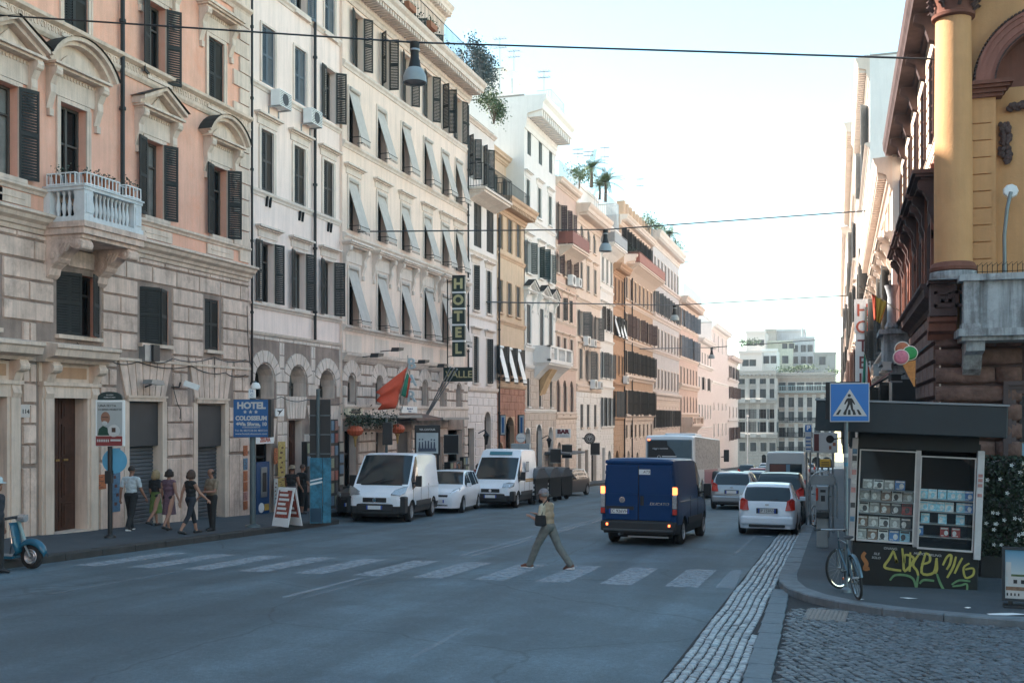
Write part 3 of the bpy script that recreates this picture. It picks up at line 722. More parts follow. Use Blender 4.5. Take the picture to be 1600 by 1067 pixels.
# shops and doors
dv = .16
for a_, c_, yt, k in ((200, 252, 627, 'roll'), (307, 350, 630, 'roll')):
    top = V((a_+c_)/2, yt); opening(b, U(a_), U(c_), -1.1, top, k, .3)
    u = (U(a_)+U(c_))/2; w_ = U(c_)-U(a_)
    extra.append(fan(b, u, top+.16, w_, V(u and (a_+c_)/2, 560)-top-.2, 7, st_rust))
    b.trimb.box(U(a_)-.1,U(c_)+.1,-.1,0,top,top+.16); b.trimb.box(U(a_)-.14,U(c_)+.14,-.14,0,top+.1,top+.16)
    b.trimb.box(U(a_)-.2,U(a_),-.05,0,-1.2,top); b.trimb.box(U(c_),U(c_)+.2,-.05,0,-1.2,top); extra.append((U(a_)-.22,U(c_)+.22,-3,top+.2))
for a_, c_, yt, yh in ((80, 132, 622, 546), (-62, 6, 615, 540)):
    top = V(100, 622); u0, u1 = U(a_), U(c_); opening(b, u0, u1, -.86, top, 'wood', .3)
    wd = .42; h1 = V(100, 585)
    for s_ in (u0-wd, u1): b.trimb.box(s_,s_+wd,-.1,0,-1.2,top); b.trimb.box(s_+.08,s_+wd-.08,-.15,-.1,-1.2,top)
    b.trimb.box(u0-wd,u1+wd,-.12,0,top,top+.3); b.trimb.box(u0-wd-.03,u1+wd+.03,-.18,0,top+.3,top+.4)
    vh = V(100, 568); b.trimb.box(u0-wd-.05,u1+wd+.05,-.05,0,top+.4,vh)
    MB().box(u0,u1,-.07,-.05,top+.5,vh-.1).obj('lintel_panel', pl_orange, b.e)
    b.mold(vh, [(.3,0),(.36,.08),(.62,.14),(.66,.3),(.72,.34),(.72,.42),(.2,.5)], u0-wd-.15, u1+wd+.15)
    for s_ in (u0-wd*.55, u1+wd*.55):
        pr = [(0,vh),(-.38,vh),(-.4,vh-.12),(-.26,vh-.3),(-.14,vh-.6),(-.2,vh-.78),(-.12,vh-.98),(0,vh-1.02)]; b.trimb.prism(pr, s_-.13, s_+.13, 'x')
        b.trimb.lathe([(.001,s_-.16),(.13,s_-.15),(.13,s_+.15),(.001,s_+.16)], (0,-.3,vh-.15), 12, 'x')
    extra.append((u0-wd-.12, u1+wd+.12, -3, vh+.5))
b.trimb.box(U(80)-.05,U(132)+.05,-.2,.3,-1.2,-.8)
b.courses(.95, vB0, .5, st_rust, blen=1.15, proud=.06, gap=.038, extra=extra)
b.courses(-1.2, .93, 2.1, st_rust, blen=1.6, proud=.06, gap=.02, name='plinth_stone', extra=extra)
b.trimb.box(b.lo(),b.hi(),-.1,0,V(215,565),V(215,562)+.02)
# ledge, dado, frieze
b.mold(vB0, [(.05,0),(.08,.1),(.14,.12),(.18,.2),(.3,.27),(.34,.36),(.42,.4),(.42,.46),(.1,.56)], ext=.0)
b.ledge(vS-.22, .14, .2)
for u in [U(10), U(243), U(343)]+pl_hi:
    b.trimb.box(u-.72,u+.72,-.05,0,vB0+.6,vS-.25); b.trimb.box(u-.52,u+.52,-.07,-.05,vB0+.78,vS-.42)
fh = vF1-vF0
b.mold(vF0, [(.04,0),(.1,.08),(.12,.16)]); b.trimb.box(b.lo(),b.hi(),-.06,0,vF0+.16,vF1-.14); b.mold(vF1-.14, [(.08,0),(.2,.06),(.22,.14)])
mb = MB(); n = int(b.len/.24)
for i in range(n):
    u = b.lo()+(i+.5)*.24; zc = vF0+.16+(fh-.3)*.5; r = .085
    for k in range(8):
        a0, a1 = math.pi*2*k/8, math.pi*2*(k+1)/8
        if k in (6,): continue
        mb.prism([(u+r*math.cos(a0),zc+r*1.15*math.sin(a0)),(u+r*math.cos(a1),zc+r*1.15*math.sin(a1)),(u+(r-.03)*math.cos(a1),zc+(r-.03)*1.15*math.sin(a1)),(u+(r-.03)*math.cos(a0),zc+(r-.03)*1.15*math.sin(a0))], -.085, -.06, 'y')
    mb.prism([(u+.09,zc-.1),(u+.15,zc-.1),(u+.12,zc+.11)], -.08, -.06, 'y')
mb.obj('carved_frieze', st_trim, b.e)
b.ledge(V(388, 30), .2, .3); b.ledge(V(388,30)+.75, .12, .2)
b.quoins(vB0+.6, b.top-1, b.hi(), -.95, .52); b.cornice(b.top-.9)
b.pipe(U(186), vB0+.5, b.top-1); pink = b; b.done()
# pale plaque and house number on the ground floor, utility boxes
tp = b.e
MB().box(U(21),U(43),-.075,-.06,V(32,652),V(32,632)).obj('wall_plaque', mat('pale_marble', (.55,.5,.47), .5), tp)
text('114', .16, M_black, tp, ((U(36)),-.08,V(32,643)), name='house_number')
# balcony with balustrade
bz = b.zb; yL = PX(68, 340, XL).y; yR = 2*PX(114,300,XL).y-yL+.1; XO = XL+1.22
z_rail = PX(131, 287, XO).z; z_bt = PX(131, 345, XO).z; z_sl = PX(131, 370, XO).z
e = empty('stone_balcony', (XL, yL, z_sl), R(90), None, None); e.parent = None
e.parent = tp; e.location = ((yL-b.a), 0, z_sl-bz); e.rotation_euler = (0,0,0); e.name = 'balcony'
Wb = yR-yL; hb = z_rail-z_bt
M_balw = plaster('white_painted_stone', (.66,.68,.69), .16, .12, stain=((.3,.3,.3), .5))
mb = MB(); z0 = z_bt-z_sl; z1 = z_rail-z_sl
mb.box(-.04,Wb+.04,-1.26,-.0,z0,z0+.13); mb.box(-.03,Wb+.03,-1.25,0,z1-.13,z1); mb.box(-.06,Wb+.06,-1.28,0,z1-.05,z1-.01)
for x, y in ((.15,-1.08),(Wb-.15,-1.08)): mb.box(x-.15,x+.15,y-.15,y+.15,z0+.13,z1-.13); mb.box(x-.1,x+.1,y-.17,y+.17,z0+.22,z1-.22)
for x in (.12, Wb-.12): mb.box(x-.12,x+.12,-.2,0,z0+.13,z1-.13)
mb.obj('rail', M_balw, e)
bm_ = MB().lathe(baluster(z1-z0-.26), (0,0,0), 10).mesh('baluster', M_balw, 50)
nb = 10
for i in range(nb): place(bm_, 'baluster', e, (.42+(Wb-.84)*i/(nb-1), -1.1, z0+.13))
for i in range(4):
    for x in (.12, Wb-.12): place(bm_, 'baluster', e, (x, -.32-.17*i-.03, z0+.13))
mb = MB(); mb.box(-.1,Wb+.1,-1.32,0,z0-.14,z0); mb.box(-.06,Wb+.06,-1.26,0,z0-.3,z0-.14); mb.box(0,Wb,-1.15,0,z0-.4,z0-.3)
mb.obj('slab', st_rust, e)
for x in (.2, Wb-.2):
    mb = MB(); zt = z0-.4; pr = [(0,zt),(-1.08,zt),(-1.16,zt-.1),(-1.12,zt-.24),(-.98,zt-.28),(-.8,zt-.2),(-.5,zt-.42),(-.32,zt-.62),(-.2,zt-.7),(-.16,zt-.86),(-.06,zt-.95),(0,zt-.95)]
    mb.prism(pr, x-.19, x+.19, 'x')
    for yy, zz, rr in ((-1.02,zt-.15,.13),(-.28,zt-.4,.2)):
        mb.lathe([(.001,x-.22),(rr,x-.215),(rr,x+.215),(.001,x+.22)], (0,yy,zz), 14, 'x'); mb.lathe([(.001,x-.25),(rr*.45,x-.24),(rr*.45,x+.24),(.001,x+.25)], (0,yy,zz), 10, 'x')
    for k in range(4): mb.tube([(x-.2,-.5-.1*k,zt-.12),(x-.2,-.38-.1*k,zt-.32)], .025, 5)
    mb.obj('console_bracket', st_rust, e)
def planter_rail(name, label, x0, x1, y0, y1, z):
    p0_ = (XL-y0, yL+x0, z)
    r_ = empty(name, (XL-(y0+y1)/2, yL+(x0+x1)/2, z), R(90), label, 'planter'); lx, ly = (x1-x0)/2, abs(y1-y0)/2
    mb = MB()
    for zz in (.03,.3): mb.tube([(-lx,-ly,zz),(lx,-ly,zz),(lx,ly,zz),(-lx,ly,zz),(-lx,-ly,zz)], .018, 5)
    n = max(2,int(2*lx/.13)); m_ = max(1,int(2*ly/.13))
    for i in range(n+1):
        for s_ in (-ly, ly): mb.box(-lx+2*lx*i/n-.011,-lx+2*lx*i/n+.011,s_-.01,s_+.01,0,.3)
    for i in range(1,m_):
        for s_ in (-lx, lx): mb.box(s_-.01,s_+.01,-ly+2*ly*i/m_-.011,-ly+2*ly*i/m_+.011,0,.3)
    mb.obj('holder', M_white, r_)
    mb = MB(); k = max(1, int(max(lx,ly)*2/.3)); 
    for i in range(k):
        t = (i+.5)/k; c = (-lx+2*lx*t, 0) if lx > ly else (0, -ly+2*ly*t); mb.lathe([(.07,.02),(.1,.24),(.11,.24),(.11,.27),(.001,.25)], (c[0],c[1],0), 10)
    mb.obj('flower_pot', M_terra, r_)
    rnd = random.Random(int(lx*100)); leaves(int(260*max(lx,ly)), lambda: (rnd.uniform(-lx,lx), rnd.uniform(-ly,ly), .27+abs(rnd.gauss(0,.09))), .07, rnd).obj('foliage', M_leafd, r_)
planter_rail('balcony_planter', 'row of terracotta pots in a white wire rail along the stone balcony front', .1, 1.3, -1.22, -1.0, z_rail)
planter_rail('balcony_planter', 'short white wire planter on the far end of the stone balcony rail', 1.55, Wb-.02, -1.22, -1.0, z_rail)
planter_rail('balcony_planter', 'white wire planter across the near short side of the stone balcony', .0, .22, -.95, -.1, z_rail)
# small things fixed to the pink palazzo ground floor
def wallpt(x, y, out=0): p = PX(x, y, XL+out); return p
p = wallpt(228, 553); e = empty('junction_box', p, R(90), 'grey and black utility box on the rusticated wall below the mezzanine window', 'utility box')
MB().box(-.3,-.02,-.2,0,-.22,.24).obj('grey_box', M_steel, e); MB().box(.0,.28,-.26,0,-.2,.26).obj('black_box', M_black, e)
p = wallpt(282, 597, .3); e = empty('security_camera', p, R(90), 'white tubular security camera on a bracket above the second shop shutter', 'camera')
MB().box(-.09,.09,-.55,-.12,-.06,.1, Matrix.Rotation(R(25),4,'Z')@Matrix.Rotation(R(20),4,'X')).obj('housing', M_white, e); MB().tube([(0,.3,-.15),(0,.05,-.15),(0,0,0)], .025, 6).obj('bracket', M_black, e)
p = wallpt(238, 600, .3); e = empty('security_camera', p, R(90), 'small grey floodlight above the first shop shutter', 'lamp')
MB().prism([(-.3,0),(.3,-.02),(.25,.1),(-.25,.12)], -.2, .1, 'y').obj('housing', M_steel, e); MB().tube([(0,.3,-.1),(0,0,0)], .02, 6).obj('bracket', M_black, e); e.name = 'floodlight'
mb = MB()
def cable(mb, pts, r=.013, out=.08, n=6):
    for (x0,y0),(x1,y1) in zip(pts[:-1], pts[1:]):
        P0, P1 = wallpt(x0,y0,out), wallpt(x1,y1,out); q = []
        for i in range(n+1):
            t = i/n; q.append(P0.lerp(P1,t)-Vector((0,0,.12*4*t*(1-t))))
        mb.tube(q, r, 4)
cable(mb, [(120,535),(165,560),(215,565),(300,572),(352,582),(385,585)]); cable(mb, [(230,562),(270,560),(335,558),(385,562)], out=.15); cable(mb, [(335,558),(336,590)]); cable(mb, [(0,560),(60,548),(120,538)])
tag(mb.obj('wall_cables', M_black), 'black cables sagging along the pink palazzo above the shops', 'cable')
mb = MB(); cable(mb, [(386,478),(388,540),(392,570)]); cable(mb, [(392,618),(440,620),(480,624),(535,630)]); cable(mb, [(270,600),(282,640),(281,652)], out=.12)
tag(mb.obj('wall_cables', M_black), 'black cables along the cream building above the cash machine', 'cable')

# ============ 2: cream building, arched mezzanine
b = Bld('cream_building', 'cream pink building with three window columns and arched mezzanine beside the salmon palazzo', 'L', XL-.12, 388, 535, 21.5, pl_cream, st_light)
U, V = b.U, b.V; g0 = V(460, 527)
b.band(-4, g0, st_joint); ex = []
for c in (413, 465, 511):
    v0, v1 = V(c, 622), V(c, 568 if c == 413 else 572 if c == 465 else 578); b.win(U(c), v0, v1, 1.25, arch=True, shut='n', sur=0, sill=False, depth=.6, wallm=st_rust2)
    ex.append(archfan(b, U(c), v0, v1, 1.25, st_rust2, 9, .4)); 
opening(b, U(400), U(424), -.5, V(412, 692), 'dark', .2); opening(b, U(451), U(472), -.5, V(460, 656), 'wood', .3); opening(b, U(487), U(528), -.5, V(505, 668), 'dark', .3)
for a_, c_, y_ in ((400,424,692),(451,472,656),(487,528,668)):
    ex.append(fan(b, (U(a_)+U(c_))/2, V((a_+c_)/2, y_)+.05, U(c_)-U(a_), .8, 7, st_rust2, .25))
b.courses(.9, g0-.1, .47, st_rust2, blen=.95, proud=.03, gap=.022, extra=ex); b.courses(-1.6, .9, 2.5, st_rust2, blen=1.2, proud=.05, gap=.02, name='plinth_stone')
b.mold(g0-.1, [(.04,0),(.08,.06),(.1,.12)]); b.ledge(V(460,488)-.1, .13, .2)
b.row([418,468,513], 418, 378, 474, .8, hood='flat', shut='o', sm=M_sh_dk, lw=.44)
b.ledge(V(418,307)-.1, .1, .25)
b.row([417,467.5,512.5], 417, 206, 300, .82, hood='flat', shut='c', sm=M_sh_mid, sill=False)
b.ledge(V(418,142)-.1, .1, .22)
b.row([418.5,468.5], 418, 44, 133, .85, shut='c', sm=M_sh_bl, sill=False, sur=.08); b.row([516], 418, 44, 133, .8, shut='o', sm=M_sh_dk, sill=False, sur=.08, lw=.42)
b.ledge(V(535,77), .12, .25)
v0 = V(514, 57); 
for c, s_ in ((418,'c'),(470,'o'),(514.5,'c')): b.win(U(c), v0, v0+2.2, .85, shut=s_, sm=M_sh_bl, sur=.08)
b.cornice(b.top-.8); b.pipe(U(488), g0, b.top-.8); b.pipe(U(389), 3.5, b.top-.8, r=.04); cream = b; b.done()
ac_unit('air conditioning unit under the first blue shuttered window of the cream building', b, U(427), V(427,168)-.1, .95)
ac_unit('air conditioning unit beside the downpipe of the cream building', b, U(477), V(477,195)-.1, .95)
mb = MB()
for c, y in ((419, 324),(470,346),(514.5,363)):
    for s_ in (-1.2,.7): mb.tube([(U(c)+s_*.12,-.02,V(c,y)),(U(c)+s_*.12,-.06,V(c,y)+.35)], .05, 6)
mb.obj('vent', M_dark, b.e)

# ============ 3: peach hotel with awnings
b = Bld('peach_hotel', 'tall peach hotel building with rows of grey drop awnings in front of its windows', 'L', XL, 535, 730, 19.2, pl_peach, st_light)
U, V = b.U, b.V; cols = [552,596,633,667.5,695,716]; b.top = V(729,160)+.55; g0 = V(600, 564)
b.band(-4, g0, st_joint); b.band(g0, V(600,525), st_light)
b.row([560,601,636,670,695,717], 560, 26, 108, .8, shut='owo', sm=M_sh_dk, sill=False, lw=.42, sur=.06); b.ledge(V(553,116), .12, .3)
b.row(cols, 553, 142, 226, .88, shut='n', awn=M_canvas, sill=False, sur=.08); b.ledge(V(553,238), .12, .28)
b.row(cols, 553, 280, 362, .88, shut='n', awn=M_canvas, hood='flat', sill=False, sur=.1); b.ledge(V(553,380), .18, .3)
b.row(cols, 553, 418, 509, .88, shut='n', awn=M_canvas, hood='console', sill=False, sur=.1); b.ledge(V(553,519), .18, .25)
for c in cols: b.trimb.box(U(c)-.7,U(c)+.7,-.03,0,g0+.2,V(553,524))
MB().box(b.lo()+.02,b.hi()-.02,-.015,0,g0+.25,V(600,525)-.05).obj('dado_panel', pl_peach, b.e)
b.mold(g0-.15, [(.04,0),(.12,.12),(.2,.2),(.22,.3)]); ex = []
for c in (549,592,629,663,691,716):
    v0, v1 = V(c, 628+(c-549)*.045), V(c, 584+(c-549)*.09); b.win(U(c), v0, v1, .62, arch=True, shut='n', sur=0, sill=False, depth=.3, wallm=st_rust2); ex.append(archfan(b, U(c), v0, v1, .62, st_rust2, 7, .5))
for a_, c_, y_, k in ((538,556,672,'glass'),(588,600,676,'dark'),(621,640,674,'roll'),(664,676,690,'glass'),(700,722,672,'dark'),(683,690,690,'dark')):
    opening(b, U(a_), U(c_), -.8, V((a_+c_)/2, y_), k, .3, mat('brown_roller', (.10,.05,.04), .6) if k == 'roll' else None); ex.append((U(a_)-.2,U(c_)+.2,-3,V((a_+c_)/2,y_)+.15))
b.courses(.8, g0-.15, .46, st_rust2, blen=.75, proud=.06, gap=.06, extra=ex, vgap=.025); b.courses(-1.8, .8, 2.6, st_rust2, blen=1.2, proud=.07, gap=.02, name='plinth_stone', extra=ex)
b.mold(V(600,640), [(.04,0),(.1,.1),(.1,.2)])
vc = V(729,160); b.cornice(vc, 1.0, .95, .25, ext=.25)
b.pipe(b.hi()-.15, g0, vc-.2, r=.05); b.done(); peach = b
at = Bld('rooftop_storey', 'set back pink top storey with arched doors above the peach hotel', 'L', XL-1.1, (PX(535,400,XL).y,), (PX(730,400,XL).y-.6,), b.zb+b.top+4.3, pl_peach, st_light, base=b.zb+b.top+.12)
at.vmin = 0
for c in (560,596,628,650,675,700): at.win(PX(c,400,XL).y-at.a+.2, .05, 2.35, 1.0, arch=True, shut='w', sm=M_sh_dk, sur=.05, sill=False, lw=.5)
at.cornice(3.4, .6, .8, .3); at.done(); at.e['category'] = 'rooftop storey'
r = empty('terrace_railing', (XL+.9, b.a, b.zb+vc+.98), R(90), 'black iron terrace railing along the cornice of the peach hotel', 'railing')
mb = MB(); railing(mb, [(0,0),(b.len,0),(b.len,1.4)], 0, 1.05, .16); mb.obj('bars', M_iron, r)
rnd = random.Random(5); mb = MB()
for i in range(16):
    c0 = rnd.uniform(.5,b.len-1); hh = rnd.uniform(.5,1.6); leaves(60, lambda: (c0+rnd.gauss(0,.22), .45+rnd.gauss(0,.12), abs(rnd.gauss(hh*.4,.3))), .11, rnd, mb)
tag(place(mb.mesh('terrace_plants', M_leafd), 'terrace_plants', None, (XL+.9, b.a, b.zb+vc+1.0), (0,0,R(90))), 'dark potted plants lined up behind the iron terrace railing on the peach hotel', 'plants')
for k, (x, y) in enumerate(((671,42),(637,12),(678,40))[:2]):
    p = PX(x, y, XL+.95); e = empty('hanging_planter', (p.x, p.y, p.z-.15), R(90), ['terracotta flower box hung on the terrace railing above the street lamp','terracotta flower box hung on the terrace railing at the top edge of the photo'][k], 'planter')
    MB().prism([(-.35,0),(.35,0),(.42,.26),(-.42,.26)], -.24, -.02, 'y').obj('box', M_terra, e)
    rnd = random.Random(k); leaves(70, lambda: (rnd.uniform(-.38,.38), rnd.uniform(-.22,-.04), .26+abs(rnd.gauss(0,.09))), .08, rnd).obj('foliage', M_leaf, e)
p = PX(722, 95, XL+.2); tag(place(MB().box(-.01,.01,-.35,.35,-.9,.5).mesh('hanging_cloth', M_white), 'hanging_cloth', None, p, (0,0,R(8))), 'white cloth hanging on the terrace at the far end of the peach hotel', 'cloth')

# ============ 4..16
def simple(name, label, x0, x1, top_px, wall, trim, rows, ledges=(), corn=None, rust=None, gr=None, X=XL, pipe=None, rh=.45, **k):
    b = Bld(name, label, 'L', X, x0, x1, 10, wall, trim, **k); b.top = b.V(*top_px)
    for r in rows:
        cols, xr, yt, yb, w_, kw = r
        kw = dict(kw); kw.setdefault('lod', 0)
        if isinstance(cols, int): b.rown(cols, xr, yt, yb, w_, **kw)
        else: b.row(cols, xr, yt, yb, w_, **kw)
    for x, y, d, h in ledges: b.ledge(b.V(x, y), d, h)
    if corn: b.cornice(b.top-corn[1], *corn)
    if rust: b.band(-4, b.V(*rust[0]), rust[1]); b.courses(.3, b.V(*rust[0]), rh, rust[1], blen=1.0, proud=.035, gap=.035); b.mold(b.V(*rust[0]), [(.05,0),(.12,.1),(.14,.25)])
    if gr:
        for a_, c_, x, y, kd, ar in gr: opening(b, b.U(a_), b.U(c_), -1, b.V(x, y), kd, .3, arch=ar)
    if pipe: b.pipe(b.U(pipe), 1, b.top-.5)
    b.done(); return b
g4 = simple('grey_pink_building', 'narrow pale grey building with dark closed shutters just past the peach hotel', 730, 776, (740,305), pl_greyp, st_light,
  [([746.5,766], 746, 316, 386, 1.25, dict(shut='c', sill=False, sur=0)), ([743,763.5], 743, 415, 485, .8, dict(shut='h', hood='flat', sur=.05)), ([743,763.5], 743, 527, 598, .8, dict(shut='h', hood='flat', sur=.05))],
  [(740,396,.08,.2),(740,497,.08,.2)], None, ((740,612), pl_greyp), [(757,767,762,643,'dark',True),(730.5,741,736,668,'dark',False)], pipe=777)
g5 = simple('ochre_building', 'narrow ochre building with three striped drop awnings over a red stone ground floor', 776, 820, (800,322), pl_ochre, plaster('ochre_trim', (.58,.40,.28), .15),
  [([781,796,809.5], 781, 334, 388, .8, dict(shut='c', sm=M_sh_gr, sur=.08, sill=False)), ([781,795.5,809], 781, 436, 488, .75, dict(shut='c', sm=M_sh_gr, sur=.08)), ([780,794,808], 780, 540, 594, .8, dict(shut='o', awn=M_white, sur=0, sill=False, lw=.6))],
  [(778,400,.12,.3),(778,505,.12,.3),(778,592,.15,.3)], (.9,.9,.3), ((778,606), pl_brick), [(790,804,797,652,'dark',True),(777.5,786,781,690,'dark',True)])
g6 = simple('white_palazzo', 'white palazzo with a deep dentilled cornice and green shutters', 819, 868, (819,150), pl_white, pl_white,
  [([827,844.5,860.5], 827, 191, 243, .85, dict(shut='c', sm=M_sh_tq, sur=0, sill=False)), ([824.5,842.5,859], 824.5, 281, 330, .75, dict(shut='c', sm=M_sh_tq, hood='flat', sur=.08)), ([826,845,859.5], 826, 378, 427, .85, dict(shut='owo', sm=M_sh_tq, hood='flat', sur=.08, lw=.5)),
   ([825.5,846,860], 826, 476, 537, .95, dict(shut='c', sm=M_sh_gr, hood='tri', sur=.1)), ([825.5,844,861], 825.5, 590, 635, .55, dict(shut='c', sm=M_sh_mid, sur=0))],
  [(826,345,.12,.3),(826,548,.15,.3),(826,645,.1,.25)], (1.4,2.0,.45), ((826,576), plaster('warm_travertine', (.58,.48,.41), .15, .1)), [(820.5,829,825,668,'dark',True),(838,847,842,664,'dark',True),(857,864,860,668,'dark',True)])
g7 = simple('rose_building', 'rose coloured building with a brown railed balcony under its top windows', 868, 900, (870,278), pl_rose, pl_beige,
  [([873.5,884,893.5], 872, 318, 376, .85, dict(shut='o', sm=M_sh_br, sur=.06, sill=False, lw=.45)), ([871.5,883,894], 872, 397, 427, .8, dict(shut='o', arch=True, sm=M_sh_br, sur=.05, lw=.4)), ([871.5,881.5,891.5], 872, 463, 498, .8, dict(shut='h', sm=M_sh_mid, hood='flat', sur=.08)),
   ([872,882,892.5], 872, 525, 565, .8, dict(shut='c', sm=M_sh_br, hood='small')), ([872,882.5,893], 872, 592, 648, .9, dict(shut='c', sm=M_sh_br, sur=.1, arch=True))],
  [(872,390,.1,.3),(872,445,.1,.25),(872,505,.1,.25),(872,576,.18,.35),(872,650,.1,.3)], (.5,.6,.3), ((872,655), pl_beige), [(871,877,874,690,'dark',True),(883,889,886,694,'dark',False)])
g8 = simple('beige_building', 'beige building with a dentilled cornice, grey shutters and air conditioning units', 900, 938, (900,318), pl_beige, pl_beige,
  [([909,919.5,928.5], 909, 351, 384, .85, dict(shut='c', sm=M_sh_gr, arch=True, sur=.08)), ([908,918.5,929.5], 908, 409, 450, .8, dict(shut='c', sm=M_sh_gr, hood='flat', sur=.08)), ([908,922,932], 908, 487, 525, 1.0, dict(shut='oh', sm=M_sh_gr, sur=.06, lw=.7)),
   ([907,920,932], 908, 545, 592, 1.0, dict(shut='co', sm=M_sh_gr, hood='flat', sur=.06, lw=.7)), ([909,919,930], 909, 632, 668, .9, dict(shut='c', sm=M_sh_gr, sur=0))],
  [(908,472,.2,.4),(908,608,.15,.4)], (1.1,1.3,.4), ((908,612), pl_white), [(903,908,905,700,'dark',False),(914,919,916,702,'dark',False),(924,932,928,702,'glass',False)])
g9 = simple('white_building', 'slim white building with a grey mesh balcony near its roof', 938, 958, (940,352), pl_white, pl_white,
  [(3, 942, 395, 440, .7, dict(shut='c', sm=M_sh_gr, sur=.05)), (3, 942, 480, 515, .75, dict(shut='h', sm=M_sh_mid, hood='flat', sur=.06)), (3, 942, 550, 590, .8, dict(shut='o', sm=M_sh_gr, lw=.5)), (3, 942, 622, 666, .9, dict(shut='o', sm=M_sh_gr, lw=.5))],
  [(942,455,.1,.3),(942,535,.15,.3),(942,608,.15,.3)], (.7,.8,.4), ((942,670), pl_white), [(941,945,943,700,'dark',False),(950,955,952,704,'dark',True)])
g10 = simple('orange_building', 'narrow orange building with three small white awnings at mid height', 958, 975, (960,412), pl_orange, pl_orange,
  [(3, 960, 432, 470, .7, dict(shut='c', sm=M_sh_br)), (3, 960, 493, 524, .85, dict(shut='o', awn=M_white, sm=M_sh_dk, lw=.5)), (3, 960, 554, 584, .7, dict(shut='c', sm=M_sh_mid)), (3, 960, 612, 652, .9, dict(shut='o', sm=M_sh_gr, lw=.5))],
  [(960,480,.1,.3),(960,530,.15,.35),(960,604,.2,.4)], (.8,.9,.4), ((960,656), pl_brown), [(962,967,964,704,'dark',True)], pipe=974)
g11 = simple('terracotta_building', 'long terracotta building with dense dark brown shutters and a red railed roof terrace', 975, 1020, (978,400), pl_brown, pl_beige,
  [(7, 978, 432, 466, .9, dict(shut='c', sm=M_sh_br)), (7, 978, 490, 525, 1.0, dict(shut='o', sm=M_sh_br, lw=.65)), (7, 978, 548, 582, 1.0, dict(shut='o', sm=M_sh_dk, lw=.7)), (7, 978, 610, 650, 1.1, dict(shut='o', sm=M_sh_dk, lw=.75)), (7, 978, 664, 684, .8, dict(shut='c', sm=M_sh_mid))],
  [(978,477,.15,.35),(978,536,.2,.45),(978,594,.35,.6),(978,655,.3,.5)], (1.2,1.3,.5), ((978,658), pl_beige), [(980,984,982,704,'dark',True),(994,998,996,706,'dark',True)], pipe=986)
g12 = simple('stone_grey_building', 'tall pale grey stone building with a heavy parapet and plants on its roof', 1020, 1061, (1021,360), plaster('pale_grey_plaster', (.58,.54,.52), .1), st_light,
  [(8, 1024, 402, 435, .9, dict(shut='c', sm=M_sh_gr)), (8, 1024, 455, 488, .95, dict(shut='o', sm=M_sh_gr, lw=.5)), (8, 1024, 512, 542, .9, dict(shut='c', sm=M_sh_mid)), (8, 1024, 576, 606, .9, dict(shut='c', sm=M_sh_mid)), (8, 1024, 640, 668, 1.1, dict(shut='o', sm=M_sh_dk, lw=.6))],
  [(1024,443,.3,.5),(1024,500,.3,.6),(1024,552,.2,.5),(1024,622,.4,.7)], (.9,1.6,.6), ((1024,625), pl_beige), [(1027,1031,1029,705,'dark',True)])
g13 = simple('dusty_pink_building', 'dusty pink building with pale blue shutters and a projecting cornice', 1061, 1090, (1062,463), pl_rose, pl_beige,
  [(6, 1064, 482, 508, 1.0, dict(shut='o', sm=M_sh_bl, lw=.6)), (6, 1064, 524, 556, 1.0, dict(shut='o', sm=M_sh_bl, lw=.7)), (6, 1064, 573, 600, .9, dict(shut='c', sm=M_sh_mid)), (6, 1064, 618, 645, .9, dict(shut='c', sm=M_sh_br, arch=True)), (6,1064,660,680,1.0,dict(shut='c', sm=M_sh_dk))],
  [(1064,514,.2,.4),(1064,562,.2,.5),(1064,608,.4,.8),(1064,652,.3,.6)], (1.1,1.3,.6), None)
g14 = simple('pale_low_building', 'low pale pink building squeezed between taller houses far down the left side', 1090, 1112, (1091,528), pl_pale, pl_white,
  [(5, 1093, 548, 566, .9, dict(shut='c', sm=M_sh_gr)), (5, 1093, 588, 608, .9, dict(shut='ch', sm=M_sh_mid)), (5, 1093, 632, 654, .9, dict(shut='c', sm=M_sh_gr))],
  [(1093,574,.4,.6)], (1.0,.9,.6), ((1093,670), pl_pale))
g15 = simple('pale_tower_house', 'tall pale pink house with thin pilasters rising above the low building', 1112, 1137, (1113,505), pl_pale, pl_white,
  [(4, 1115, 520, 545, .7, dict(shut='c', sm=M_sh_gr)), (4, 1115, 628, 640, 1.0, dict(shut='n', arch=True)), (4, 1115, 662, 682, .9, dict(shut='c', sm=M_sh_gr))],
  [(1115,600,.15,.5)], (.8,1.0,.7), None)
g16 = simple('far_end_house', 'last pale pink house on the left with brown shutters before the street end', 1137, 1153, (1138,555), pl_pale, pl_pale,
  [(3, 1140, 572, 590, 1.2, dict(shut='o', sm=M_sh_br, lw=.9)), (3, 1140, 604, 622, 1.2, dict(shut='o', sm=M_sh_br, lw=.9)), (3, 1140, 636, 652, 1.2, dict(shut='c', sm=M_sh_br)), (3, 1140, 668, 688, 1.2, dict(shut='o', sm=M_sh_br, lw=.8))],
  [(1140,596,.3,.6),(1140,660,.2,.5)], (1.0,1.0,.6), None)
